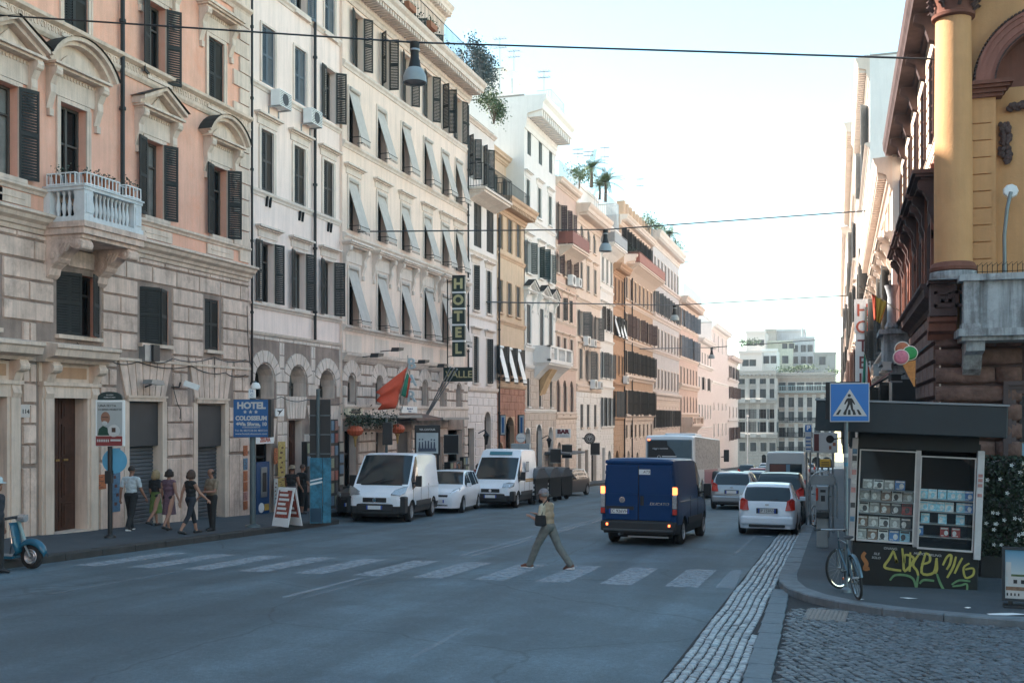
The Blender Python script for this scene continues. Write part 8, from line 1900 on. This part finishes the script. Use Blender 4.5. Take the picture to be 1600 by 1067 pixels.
rbx(e, 'left_post', M_alu, ku(1323), ku(1332), -.06, .06, kh(850), kh(688), .004); rbx(e, 'right_post', mat('white_post', (.5,.5,.5), .5, noise=.15), ku(1518), ku(1529), -.08, .1, kh(866), kh(700), .004); rbx(e, 'centre_post', M_alu, ku(1423), ku(1431), -.02, .05, kh(855), kh(703), .003)
for k, (y, cn) in enumerate(((705,'blue'),(716,'dark'),(727,'white'),(738,'pink'),(752,'white'),(766,'pink'),(790,'dark'),(812,'blue'))): MB().box(ku(1324),ku(1331),-.066,-.06,kh(y+8),kh(y)).obj('sticker', mat('poster_'+cn, cols_[cn], .7), e)
for k, y in enumerate((735,742,750,765)): MB().box(ku(1520),ku(1527),-.088,-.08,kh(y+5),kh(y)).obj('sticker', mat('poster_pink', cols_['pink'], .7), e)
for nm, x0, x1, y0, y1 in (('left',1335,1424,705,850),('right',1430,1517,711,856)):
    t_ = .022; w = empty('display_window', (0,0,0)); w.parent = e; mb = MB(); a, c, z0, z1 = ku(x0), ku(x1), kh(y1), kh(y0)
    for q in ((a,a+t_,z0,z1),(c-t_,c,z0,z1),(a+t_,c-t_,z0,z0+t_*1.4),(a+t_,c-t_,z1-t_,z1)): mb.box(q[0],q[1],-.05,-.02,q[2],q[3])
    bpy.data.objects.remove(w); fr_ = mb.obj('window_frame', mat('frame_white_worn', (.5,.49,.47), .5, noise=.2), e)
    gl = bpy.data.materials.get('kiosk_glass')
    if not gl:
        gl = bpy.data.materials.new('kiosk_glass'); gl.use_nodes = True; t = gl.node_tree; t.nodes.clear(); o_ = t.nodes.new('ShaderNodeOutputMaterial'); mx = t.nodes.new('ShaderNodeMixShader'); tr = t.nodes.new('ShaderNodeBsdfTransparent'); gs = t.nodes.new('ShaderNodeBsdfGlossy'); gs.inputs['Roughness'].default_value = .02; gs.inputs['Color'].default_value = (.8,.85,.85,1); tr.inputs['Color'].default_value = (.9,.95,.95,1); lw_ = t.nodes.new('ShaderNodeFresnel'); lw_.inputs[0].default_value = 1.9; t.links.new(lw_.outputs[0], mx.inputs[0]); t.links.new(tr.outputs[0], mx.inputs[1]); t.links.new(gs.outputs[0], mx.inputs[2]); t.links.new(mx.outputs[0], o_.inputs[0])
    MB().quad((a,-.03,z0),(c,-.03,z0),(c,-.03,z1),(a,-.03,z1)).obj('pane', gl, fr_)
rnd = random.Random(15)
def kmag(label, x, y, w_, h_, col, ink, yy, name='magazine', cat='magazine', grp=None):
    loc = kio.matrix_world @ Vector((0,0,0)); M = Matrix.Translation(kio.location)@Matrix.Rotation(R(2.2),4,'Y'); pt = M@Vector((ku(x), yy, kh(y)))
    m_ = empty(name, pt, (R(-8),R(2.2),0), label, cat, grp); W_, H2 = w_*s, h_*s; MB().box(-W_/2,W_/2,-.006,.006,0,H2).obj('cover', col, m_)
    mb = MB(); mb.box(-W_*.42,W_*.42,-.009,-.006,H2*.78,H2*.93); mb.sphere((rnd.uniform(-.2,.2)*W_,-.006,H2*.4), W_*.24, 6, (1,.1,1.3)); mb.box(-W_*.4,rnd.uniform(-.1,.3)*W_,-.009,-.006,H2*.08,H2*.16); mb.obj('cover_print', ink, m_)
pal = {'grey': (.36,.36,.34), 'brown': (.24,.15,.1), 'white': (.7,.7,.68), 'dark': (.04,.045,.05), 'blue': (.07,.22,.5), 'pale blue': (.3,.6,.72), 'red': (.35,.04,.04)}
PM = {k: mat('cover_'+k.replace(' ', '_'), c, .35, noise=.35, scale=25) for k, c in pal.items()}
rows_ = [(768,['grey','white','grey','blue']),(786,['grey','grey','brown','white','grey']),(806,['white','grey','brown','dark','red']),(828,['brown','grey','white','grey','dark']),(848,['grey','brown','white','blue','pale blue'])]
on = ['top','second','third','fourth','lowest']; cn_ = ['first','second','third','fourth','fifth']
for r_, (y, L_) in enumerate(rows_):
    for i, c in enumerate(L_):
        x = 1347+i*17-(r_*1.0)+(3 if len(L_) == 4 else 0); kmag(f'{c} magazine cover, {cn_[i]} from left in the {on[r_]} row of the left kiosk window', x, y, 15, 17 if r_ > 0 else 15, PM[c], PM['white' if c in ('dark','brown','grey','blue') else 'dark'], .07+.03*(4-r_), grp='magazines in the left kiosk window')
    MB().box(ku(1336),ku(1423),.02,.3,kh(y+1.5),kh(y+.5)).obj('shelf', M_alu, kio)
rows_ = [(778,[(1437,'pale blue'),(1451,'white'),(1466,'pale blue'),(1481,'pale blue'),(1495,'pale blue'),(1508,'blue')]),(797,[(1438,'white'),(1451,'pale blue'),(1464,'pale blue'),(1478,'white'),(1496,'pale blue'),(1508,'blue')]),(816,[(1441,'pale blue'),(1468,'pale blue'),(1496,'pale blue')]),(836,[(1432,'blue'),(1472,'red'),(1490,'red')])]
for r_, (y, L_) in enumerate(rows_):
    for i, (x, c) in enumerate(L_): kmag(f'{c} brochure, {["first","second","third","fourth","fifth","sixth"][i]} from left in the {["top","second","third","lowest"][r_]} row of the right kiosk window', x+1, y, 12.5, 15, PM[c], PM['white'] if c != 'white' else PM['pale blue'], .1, 'brochure', 'brochure', 'brochures in the right kiosk window')
    MB().box(ku(1431),ku(1516),.03,.3,kh(y+1.5),kh(y+.5)).obj('shelf', M_alu, kio)
for x, y, w_, h_ in ((1357,768,24,0),): pass
# graffiti as flat painted strokes on the base panel (photo crop coordinates / 4)
def stroke(mb, pts, w, y0):
    P = [Vector((ku(1200+x/4), y0, kh(700+y/4))) for x, y in pts]
    # smooth
    Q = []
    for i in range(len(P)-1):
        a0 = P[max(i-1,0)]; a1 = P[i]; a2 = P[i+1]; a3 = P[min(i+2,len(P)-1)]
        for t in (0,.25,.5,.75): Q.append(.5*((2*a1)+(-a0+a2)*t+(2*a0-5*a1+4*a2-a3)*t*t+(-a0+3*a1-3*a2+a3)*t**3))
    Q.append(P[-1]); i0 = len(mb.v)
    for i, q in enumerate(Q):
        d = (Q[min(i+1,len(Q)-1)]-Q[max(i-1,0)]).normalized(); n = Vector((-d.z,0,d.x)); ww = w*(.75+.25*math.sin(3.14*i/len(Q))); mb.v += [tuple(q+n*ww), tuple(q-n*ww)]
    for i in range(len(Q)-1): mb.f.append((i0+2*i,i0+2*i+1,i0+2*i+3,i0+2*i+2)); mb.m.append(mb.k)
gy, gg = mat('graffiti_yellow', (.42,.38,.09), .5, noise=.25, scale=12), mat('graffiti_green', (.13,.26,.12), .5, noise=.3, scale=12)
y0 = -.036; mb = MB().use(gy)
stroke(mb, [(775,645),(750,700),(722,752),(770,765),(828,768)], .022, y0); stroke(mb, [(775,648),(800,720),(790,700)], .02, y0-.001)
stroke(mb, [(828,628),(838,690),(850,770),(905,690),(850,668),(845,720)], .021, y0-.002); stroke(mb, [(945,640),(900,720),(925,760),(935,790)], .02, y0-.003); stroke(mb, [(880,650),(880,720),(880,770)], .018, y0-.001)
stroke(mb, [(975,645),(955,770),(1030,765),(1045,675)], .022, y0-.002); stroke(mb, [(950,720),(1000,700),(1000,660),(975,648)], .02, y0-.003); stroke(mb, [(1045,672),(1050,740),(1040,770)], .018, y0-.004)
stroke(mb, [(1085,715),(1110,660),(1135,650),(1130,700),(1110,740)], .02, y0-.001); stroke(mb, [(1165,655),(1150,720),(1115,790)], .019, y0-.002); stroke(mb, [(1205,660),(1185,700),(1160,760)], .018, y0-.003); stroke(mb, [(1250,690),(1215,720),(1230,780),(1275,760),(1275,720),(1225,730)], .018, y0-.004)
mb.use(gg); stroke(mb, [(760,835),(790,800),(860,795),(905,815),(925,870)], .02, y0-.005); stroke(mb, [(945,840),(970,815),(1035,815)], .02, y0-.005); stroke(mb, [(1050,770),(1075,830),(1100,870)], .02, y0-.006); stroke(mb, [(1145,830),(1190,800),(1260,800)], .017, y0-.006); stroke(mb, [(1150,840),(1200,830),(1240,820),(1240,880)], .017, y0-.007); stroke(mb, [(935,790),(925,870)], .02, y0-.006)
mb.obj('graffiti', None, kio)
mb = MB(); stroke(mb, [(600,670),(585,700),(610,740),(600,775),(630,770)], .035, y0); mb.obj('graffiti_orange_figure', mat('graffiti_orange', (.36,.15,.05), .6), kio)
for t_, x, y in (('ONANG:', 755, 636), ('MGOO', 935, 655), ('BRUNO:', 1035, 658), ('SILE', 670, 675), ('SOLO', 668, 700)): text(t_, .055, M_paper, kio, (ku(1200+x/4), y0, kh(700+y/4)), name='graffiti_tag', shear=.2)
# ---------------------------------------------------------------- pedestrian crossing sign
q = G(1322, 925, .13); zz = q.y*CA-q.x*SA; s = zz/1600; hf = lambda y: (650-y)/1600*zz+CAMZ-q.z
e = empty('crossing_sign', q, AN*.2, 'square blue pedestrian crossing sign on a grey post in front of the kiosk', 'road sign'); M_zp = mat('zinc_post', (.16,.20,.225), .5, metal=.4, noise=.2); post(e, hf(655), .032, M_zp)
for y, m in ((708,M_paper),(722,mat('sticker_teal', (.05,.2,.3), .5))): MB().lathe([(.034,0),(.034,-6*s)], (0,0,hf(y)), 12).obj('sticker', m, e)
M_rb = mat('road_sign_blue', (.015,.16,.46), .35, noise=.04)
pl_ = rbx(e, 'sign_plate', M_paper, -27.5*s+3*s, 34*s, -.07, -.055, hf(659), hf(598.5), .004); MB().box(-23.2*s,32.7*s,-.074,-.07,hf(657.6),hf(600)).obj('blue_field', M_rb, pl_)
ox, oz = 5*s, hf(650); MB().prism([(ox-25.5*s,oz),(ox+25.5*s,oz),(ox,oz+42*s)], -.078, -.074, 'y').obj('white_triangle', M_paper, pl_)
mb = MB(); y0 = -.0805; S2 = s/1.0
def P2_(x, z): return (ox+x*s, oz+z*s)
for x in (-17.5,-7,-.8,6.5,14.5):
    k = .45*(x/18); mb.prism([P2_(x-2.2+k*3,2),P2_(x+2.2+k*3*1.0,2),P2_(x+1.6-k*8,10),P2_(x-1.6-k*8,10)], y0, -.078, 'y')
mb.lathe([(.001,y0),(2.4*s,y0),(2.4*s,-.078)], (ox-.8*s,0,oz+32*s), 14, 'y')
for pg_ in ([(-3.5,28),(3,28),(4,19),(-3,19)], [(-3,20),(1,20),(-3.5,10),(-7.5,3.5),(-10,4.5),(-6,11)], [(0,20),(4,20),(5,11),(9,4),(6.5,3),(2,10)], [(-3,28),(-5.5,26),(-8.5,19),(-6.8,18),(-3,24)], [(2.5,28),(5,25),(8,18.5),(6.5,17.8),(2.5,23)]): mb.prism([P2_(x, z) for x, z in pg_], y0-.0006, -.078, 'y')
mb.obj('walking_figure', M_black, pl_)
rbx(e, 'back_sign_plate', M_black, -32*s, 20*s, .06, .08, hf(655), hf(596), .01).rotation_euler = (0,0,R(-12))
# ---------------------------------------------------------------- bicycle
def bicycle(label, rear, front, steer, lean, r=.33, frame=mat('bike_frame', (.07,.12,.15), .3, metal=.4), name='bicycle'):
    d = Vector((front[0]-rear[0], front[1]-rear[1], 0)); hd = math.atan2(d.y, d.x); e = empty(name, (rear[0], rear[1], gz(rear[1])+.135), (0,0,0), label, 'bicycle'); e.rotation_euler = (Matrix.Rotation(hd,4,'Z')@Matrix.Rotation(R(lean),4,'X')).to_euler(); wb = 1.03
    def wh(x, st):
        o = MB().lathe([(r-.035,-.012),(r-.01,-.019),(r,0),(r-.01,.019),(r-.035,.012)], (0,0,0), 32, 'y').obj('wheel', M_rubber, e, (x,0,r), (0,0,R(st)), smooth=50)
        mb = MB(); mb.lathe([(r-.05,-.01),(r-.034,-.012),(r-.034,.012),(r-.05,.01),(r-.05,-.01)], (0,0,0), 32, 'y'); mb.obj('rim', M_chrome, o); mb = MB(); mb.tube([(0,-.05,0),(0,.05,0)], .018, 8)
        for k in range(20): a = 6.283*k/20; mb.tube([(0,.025*(-1)**k,0),((r-.045)*math.cos(a),0,(r-.045)*math.sin(a))], .0016, 3, cap=False)
        mb.obj('spokes', M_steel, o); return o
    wh(0, 0); w1 = wh(wb, steer); rbx(w1, 'spoke_reflector', mat('reflector_orange', (.6,.12,.03), .4), .05, .12, -.01, .01, -.2, -.16, 0)
    bb_ = (.43,0,.28); seat = (.27,0,.82); hd_t, hd_b = (.82,0,.86), (.88,0,.66); mb = MB()
    for a, c in ((bb_, seat), (seat, (.81,0,.82)), (bb_, hd_b), (hd_t, hd_b), (bb_, (0,.05,r)), (bb_, (0,-.05,r)), ((.29,0,.76), (0,.05,r)), ((.29,0,.76), (0,-.05,r))): mb.tube([a, c], .015 if a != bb_ or abs(c[1]) > 0 else .018, 8)
    mb.obj('frame', frame, e); cs, sn = math.cos(R(steer)), math.sin(R(steer)); f_ = MB()
    for sg_ in (-1, 1): f_.tube([(.87+(-sn)*sg_*.05,cs*sg_*.05,.66),(wb-sn*sg_*.05,cs*sg_*.05,r)], .013, 6)
    f_.tube([(.88,0,.66),(.81,0,.97)], .014, 8); f_.obj('fork', M_steel, e); h_ = MB(); h_.tube([(.80-sn*-.28-cs*.12,cs*-.28-sn*.12,1.0),(.80+sn*.1,-cs*.1,.98),(.81,0,.98),(.80-sn*.1,cs*.1,.98),(.80-sn*.28-cs*.12,cs*.28-sn*.12,1.0)], .013, 8); h_.obj('handlebar', M_steel, e)
    for sg_ in (-1, 1): MB().tube([(.80-sn*sg_*.26-cs*.1,cs*sg_*.26-sn*.1,1.0),(.80-sn*sg_*.29-cs*.2,cs*sg_*.29-sn*.2,1.0)], .019, 8).obj('grip', M_black, e)
    MB().tube([(.27,0,.8),(.25,0,.92)], .013, 6).obj('seat_post', M_steel, e); sd_ = MB(); sd_.add([(.1,-.07,.93),(.12,-.075,.95),(.38,-.015,.94),(.4,0,.93),(.38,.015,.94),(.12,.075,.95),(.1,.07,.93),(.1,0,.9),(.38,0,.91)], [(0,1,2,3,4,5,6),(0,6,7),(7,8,3),(0,7,8,3,2,1),(6,5,4,3,8,7)]); sd_.obj('saddle', M_black, e)
    c_ = MB(); c_.lathe([(.085,-.004),(.1,-.004),(.1,.004),(.085,.004)], (.43,-.05,.28), 24, 'y'); c_.tube([(.43,-.06,.28),(.55,-.08,.16)], .011, 6); c_.tube([(.43,.06,.28),(.31,.08,.4)], .011, 6); c_.tube([(.43,-.055,.36),(0,-.055,r+.04)], .006, 4); c_.tube([(.43,-.055,.2),(0,-.055,r-.04)], .006, 4); c_.obj('crank', M_black, e); MB().box(.5,.6,-.13,-.06,.15,.17).box(.26,.36,.06,.13,.39,.41).obj('pedal', M_black, e)
    MB().lathe([(r+.03,-.03),(r+.045,0),(r+.03,.03)], (0,0,r), 14, 'y', R(20), R(170)).obj('mudguard', frame, e); return e
ra, fb_ = G(1341, 937, .13), G(1312, 921, .13); dd = (fb_-ra); dd.z = 0; dd.normalize(); rear_ = (ra.x, ra.y)
bicycle('city bicycle leaning against the crossing sign post with its front wheel turned', rear_, (ra.x+dd.x, ra.y+dd.y), -52, -7)
bicycle('dark bicycle leaning on the black car beyond the white hatchback', (-.62, 31.7), (-.75, 33), 20, 8, frame=M_dkpaint, name='bicycle')
# ---------------------------------------------------------------- telephone
q = G(1285, 854, .13); zz = q.y*CA-q.x*SA; s = zz/1600; hf = lambda y: (650-y)/1600*zz+CAMZ-q.z
e = empty('telephone_stand', q, 0, 'public telephone with a red receiver under a rounded clear hood on the right pavement', 'telephone'); rbx(e, 'pillar', mat('pillar_cream_grey', (.33,.34,.33), .6, noise=.15), -8.5*s, 8.5*s, -.12, .12, 0, hf(808), .01); mb = MB()
for k in range(3): mb.box((-5+k*4)*s,(-4.4+k*4)*s,-.125,-.12,.05,hf(812))
mb.obj('groove', M_steel, e); hood = MB(); n = 14; P = [(-22*s,hf(808))]+[(-22*s*math.cos(math.pi*k/n)*1.0, hf(768)+32*s*math.sin(math.pi*k/n)**.8) for k in range(n+1)]+[(22*s,hf(808))]
for (a, c), (a2, c2) in zip(P[:-1], P[1:]): hood.quad((a,-.22,c),(a2,-.22,c2),(a2,.25,c2),(a,.25,c))
clr = bpy.data.materials.new('clear_plastic'); clr.use_nodes = True; t = clr.node_tree; t.nodes.clear(); o_ = t.nodes.new('ShaderNodeOutputMaterial'); mx = t.nodes.new('ShaderNodeMixShader'); mx.inputs[0].default_value = .45; tr = t.nodes.new('ShaderNodeBsdfTransparent'); gs = t.nodes.new('ShaderNodeBsdfPrincipled'); gs.inputs['Base Color'].default_value = (.35,.38,.39,1); gs.inputs['Roughness'].default_value = .25; t.links.new(tr.outputs[0], mx.inputs[1]); t.links.new(gs.outputs[0], mx.inputs[2]); t.links.new(mx.outputs[0], o_.inputs[0])
hood.quad(*[(a,.25,c) for a, c in P]); hood.obj('clear_hood', clr, e); hr_ = MB()
hr_.tube([(a,-.22,c) for a, c in P], .012, 5); hr_.tube([(a,.25,c) for a, c in P], .012, 5); hr_.obj('hood_rim', M_steel, e); rbx(e, 'header_plate', M_steel, -18*s, 18*s, -.1, -.08, hf(757), hf(742), .02)
ph = rbx(e, 'telephone', M_steel, -9.5*s, 10.5*s, -.2, .05, hf(797), hf(757), .03); rbx(ph, 'display', M_black, -3*s, 5*s, -.21, -.2, hf(768), hf(764), 0); rbx(ph, 'keypad', M_black, -2*s, 4*s, -.21, -.2, hf(782), hf(773), 0); rbx(ph, 'receiver', mat('receiver_red', (.5,.05,.02), .4), -9.5*s, -6*s, -.26, -.19, hf(781), hf(761), .02); rbx(ph, 'base_tray', M_black, -9*s, 10*s, -.18, .04, hf(808), hf(799), .01)
# road signs beyond
def plsign(name, label, x0, x1, y0, y1, Y, m, cat='sign', stripes=None, legs=True):
    a_, c_ = PY(x0, y1, Y), PY(x1, y1, Y); z1 = PY(x0, y0, Y).z; g0 = gz(Y)+.13; e = empty(name, ((a_.x+c_.x)/2, Y, g0), 0, label, cat); w2 = (c_.x-a_.x)/2; pl2 = rbx(e, 'panel', m, -w2, w2, -.03, .03, a_.z-g0, z1-g0, .01)
    if legs: MB().tube([(-w2*.6,.05,0),(-w2*.6,.05,z1-g0)], .03, 6).obj('post', M_steel, e); MB().tube([(w2*.6,.05,0),(w2*.6,.05,z1-g0)], .03, 6).obj('post', M_steel, e)
    return e, w2, a_.z-g0, z1-g0, pl2
e, w2, z0, z1, o = plsign('parking_sign', 'narrow blue and white parking sign left of the kiosk roof', 1258, 1268, 663, 706, 34, M_paper); MB().box(-w2*.95,w2*.95,-.04,-.03,z1-(z1-z0)*.27,z1-.02).obj('blue_field', M_rb, o); text('P', .2, M_white, o, (0,-.045,z1-(z1-z0)*.13), bold=.01)
mb = MB()
for k in range(4): mb.box(-w2*.8,w2*.8,-.04,-.03,z0+.08+k*.12,z0+.12+k*.12)
mb.obj('lettering', M_signblue, o)
e, w2, z0, z1, o = plsign('information_board', 'white information board with a brown map below the left end of the kiosk roof', 1270, 1309, 676, 707, 31, M_paper); MB().box(-w2*.9,-w2*.5,-.04,-.03,z0+.05,z1-.03).obj('brown_map', mat('map_brown', (.12,.03,.03), .6), o); MB().box(w2*.3,w2*.5,-.04,-.03,z0+.1,z0+.2).box(w2*.6,w2*.85,-.04,-.03,z0+.2,z0+.3).obj('pictogram', mat('picto', (.3,.1,.05), .6), o)
e, w2, z0, z1, o = plsign('yellow_sign', 'small yellow notice above the telephone hood', 1281, 1298, 717, 729, 29, mat('sign_yellow', (.62,.36,.04), .5)); MB().box(-w2*.7,w2*.7,-.04,-.03,z0+.05,z0+.07).box(-w2*.7,w2*.7,-.04,-.03,z0+.11,z0+.13).obj('lettering', M_black, o)
e = empty('spotlight', PY(1297, 686, 19.0), 0, 'black round spotlight on an arm under the left end of the kiosk roof', 'lamp'); MB().lathe([(.001,-.08),(.06,-.08),(.07,-.06),(.06,.05),(.001,.07)], (0,0,0), 16, 'y').obj('head', M_black, e); MB().tube([(.05,0,0),(.2,.05,.02),(.33,.1,-.02)], .012, 6).obj('arm', M_black, e)
# tall thin lamp post in front of the far palazzo
q = PY(1168, 722, 190); e = empty('lamp_post', (q.x, 190, gz(190)), 0, 'slim pale lamp post in front of the grey closing palazzo', 'lamp post'); MB().lathe([(.16,0),(.12,1),(.08,PY(1168,652,190).z-gz(190))], (0,0,0), 8).obj('pole', M_white, e); MB().sphere((0,0,PY(1168,650,190).z-gz(190)), .25, 8).obj('lantern', M_white, e)
# ---------------------------------------------------------------- billboard on the corner
q = G(1580, 948, .13); Y = q.y; a_ = PY(1566, 900, Y); e = empty('poster_stand', (a_.x+.5, Y, gz(Y)+.13), R(-3), 'low dark framed poster stand showing white buildings under a blue sky at the right edge', 'sign'); zz = Y*CA-a_.x*SA; s = zz/1600; hf = lambda y: (650-y)/1600*zz+CAMZ-gz(Y)-.13
fr_ = MB(); x0, x1, z0, z1, t_ = -.5, .5, hf(938), hf(854), .04
for b_ in ((x0,x0+t_,z0,z1),(x1-t_,x1,z0,z1),(x0+t_,x1-t_,z0,z0+t_),(x0+t_,x1-t_,z1-t_,z1)): fr_.box(b_[0],b_[1],-.03,.03,b_[2],b_[3])
fo = fr_.obj('frame', mat('dark_blue_grey_frame', (.03,.04,.05), .5), e); rbx(e, 'leg', M_black, -.42, -.36, -.03, .03, 0, z0, 0); rbx(e, 'leg', M_black, .36, .42, -.03, .03, 0, z0, 0); rbx(e, 'foot', M_black, -.48, .48, -.15, .15, -.01, .03, .01)
sk = bpy.data.materials.new('printed_sky'); sk.use_nodes = True; t = sk.node_tree; bb_ = t.nodes['Principled BSDF']; tc = t.nodes.new('ShaderNodeTexCoord'); sp = t.nodes.new('ShaderNodeSeparateXYZ'); cr = t.nodes.new('ShaderNodeValToRGB'); mr = t.nodes.new('ShaderNodeMapRange'); mr.inputs[1].default_value = z0; mr.inputs[2].default_value = z1; cr.color_ramp.elements[0].color = (.5,.55,.55,1); cr.color_ramp.elements[1].color = (.05,.25,.42,1); cr.color_ramp.elements[0].position = .45
t.links.new(tc.outputs['Object'], sp.inputs[0]); t.links.new(sp.outputs['Z'], mr.inputs[0]); t.links.new(mr.outputs[0], cr.inputs[0]); t.links.new(cr.outputs[0], bb_.inputs['Base Color']); bb_.inputs['Roughness'].default_value = .4
ps = MB().box(x0+t_,x1-t_,-.012,.0,z0+t_,z1-t_).obj('poster', sk, fo); mb = MB(); Hh = z1-z0
mb.use(M_paper); mb.box(-.45,-.38,-.016,-.012,z0+Hh*.45,z0+Hh*.72); mb.box(-.42,-.02,-.016,-.012,z0+Hh*.3,z0+Hh*.46); mb.box(-.44,.44,-.0155,-.012,z0+t_,z0+Hh*.2); mb.use(PM['brown']); mb.box(-.45,-.2,-.018,-.012,z0+Hh*.2,z0+Hh*.27); mb.use(M_leafd); mb.prism([(-.2,z0+t_),(.44,z0+t_),(.44,z0+Hh*.25),(.2,z0+Hh*.3),(-.1,z0+Hh*.18)], -.02, -.012, 'y'); mb.use(M_leaf); mb.box(-.38,.44,-.0165,-.012,z0+Hh*.46,z0+Hh*.5); mb.use(M_black)
for k in range(4): mb.box(-.44+k*.05,-.42+k*.05,-.018,-.016,z0+Hh*.1,z0+Hh*.15); mb.box(-.35+k*.1,-.3+k*.1,-.018,-.016,z0+Hh*.33,z0+Hh*.4)
mb.obj('printed_scene', None, ps)
# ---------------------------------------------------------------- scooter at the left edge
q = G(50, 888); hdg = R(12); r = .235; e = empty('motor_scooter', (q.x, q.y, gz(q.y)), 0, 'vintage blue and cream motor scooter parked at the left kerb', 'scooter'); e.rotation_euler = (Matrix.Rotation(R(8),4,'Z')@Matrix.Rotation(R(0),4,'X')).to_euler()
M_sblue = paint('scooter_blue', (.012,.10,.17)); M_scream = paint('scooter_teal_cream', (.22,.36,.38))
def sw(x):
    o = MB().lathe([(r*.6,-.045),(r*.85,-.055),(r,-.03),(r,.03),(r*.85,.055),(r*.6,.045)], (0,0,0), 26, 'y').obj('wheel', M_rubber, e, (x,0,r), (0,0,R(-6) if x > -.3 else 0), smooth=50)
    MB().lathe([(r*.62,-.045),(r*.55,-.06),(r*.4,-.04),(r*.34,-.05),(r*.2,-.03),(.001,-.05)], (0,0,0), 24, 'y').lathe([(r*.62,.045),(r*.55,.06),(r*.4,.04),(.001,.04)], (0,0,0), 24, 'y').obj('rim', M_rim, o, smooth=60); return o
sw(0); sw(-1.22)
# front fender: half shell
mb = MB(); n = 12; vs = []
for i in range(n+1):
    a = R(12+158*i/n); rr = r+.05+.03*math.sin(a)
    for j in range(7): b_ = -1+2*j/6; w_ = .10*(1-.35*(i/n<.15)); vs.append((rr*math.cos(a)*(1+.08*(1-b_*b_)), b_*w_, r+rr*math.sin(a)*(1+.10*(1-b_*b_))-abs(b_)**3*.08))
mb.add(vs, [(i*7+j,i*7+j+1,(i+1)*7+j+1,(i+1)*7+j) for i in range(n) for j in range(6)]); o = mb.obj('front_fender', M_sblue, e, smooth=60); o.modifiers.new('t','SOLIDIFY').thickness = .008
MB().tube([(0,-.07,r),(-.1,-.06,r+.2),(-.17,0,r+.35)], .022, 8).obj('fork', M_steel, e); MB().tube([(-.14,0,r+.25),(-.3,0,.95)], .035, 8).obj('steering_column', M_scream, e)
mb = MB(); vs = []
for i in range(9):
    t_ = i/8; x = -.2-.13*t_ if t_ > .15 else -.3+.1*(t_/.15); z = .26+.62*t_; w_ = .2*(1-.15*t_)*math.sin(min(1,.35+t_*1.4)*1.57)
    for j in range(7): b_ = -1+2*j/6; vs.append((x-.06*b_*b_+.02, b_*w_*1.0, z))
mb.add(vs, [(i*7+j,i*7+j+1,(i+1)*7+j+1,(i+1)*7+j) for i in range(8) for j in range(6)]); o = mb.obj('leg_shield', M_sblue, e, smooth=60); o.modifiers.new('t','SOLIDIFY').thickness = .012
MB().tube([(-.33,-.19,.3),(-.28,-.2,.5),(-.36,-.17,.84)], .012, 6).tube([(-.33,.19,.3),(-.28,.2,.5),(-.36,.17,.84)], .012, 6).obj('shield_trim', M_chrome, e)
MB().box(-.95,-.3,-.17,.17,.2,.25).obj('footboard', M_sblue, e); hb = MB(); hb.tube([(-.34,-.33,.97),(-.3,-.15,.98),(-.28,0,.98),(-.3,.15,.98),(-.34,.33,.97)], .028, 8); hb.obj('handlebar', M_black, e); MB().lathe([(.001,.1),(.075,.09),(.08,0),(.05,-.1),(.001,-.12)], (-.22,0,.96), 16, 'x').obj('headlight', M_lens, e, smooth=50)
MB().sphere((-1.2,-.19,.42), .2, 12, (1.3,.55,.85)).sphere((-1.2,.19,.42), .2, 12, (1.3,.55,.85)).obj('side_cowl', M_sblue, e, smooth=80); rbx(e, 'engine_tunnel', M_sblue, -1.5, -.85, -.14, .14, .28, .66, .06); rbx(e, 'saddle', M_black, -1.45, -.75, -.14, .14, .66, .77, .05); MB().tube([(-.62,-.1,.2),(-.55,-.22,.0)], .014, 6).obj('kick_stand', M_steel, e); MB().tube([(-.25,-.15,.62),(-.33,-.3,.6)], .01, 5).obj('luggage_hook', M_chrome, e); MB().box(-.13,-.02,-.02,.02,r+.24,r+.27).obj('fender_crest', M_chrome, e)
# scooters near the white hatchback on the right kerb
def moped(label, x, y, hd, col):
    e = empty('motor_scooter', (x, y, gz(y)), R(hd), label, 'scooter')
    for xx in (0, -1.25): wheel(e, xx, 0, .28, .12, M_rim, 1, 5)
    MB().prism([(-1.6,.7),(-1.5,.45),(-.9,.3),(-.5,.3),(-.25,.75),(-.2,1.0),(-.3,1.0),(-.5,.42),(-.8,.45),(-.85,.75)], -.17, .17, 'y').obj('body', col, e); rbx(e, 'saddle', M_black, -1.5, -.8, -.15, .15, .74, .84, .04); MB().tube([(-.3,-.34,1.05),(-.24,0,1.05),(-.3,.34,1.05)], .02, 6).obj('handlebar', M_black, e); MB().tube([(0,.08,.28),(-.22,0,.85)], .03, 6).tube([(0,-.08,.28),(-.22,0,.85)], .03, 6).obj('fork', M_black, e); mirror(e, -.25, .3, 1.25, 1, (.03,.12,.1)); return e
moped('dark scooter parked ahead of the white hatchback, its wheel showing on the left', -2.75, 33.6, 200, M_dkpaint); moped('silver scooter parked between the white hatchback and the black car', -1.3, 34.9, 20, M_silver)
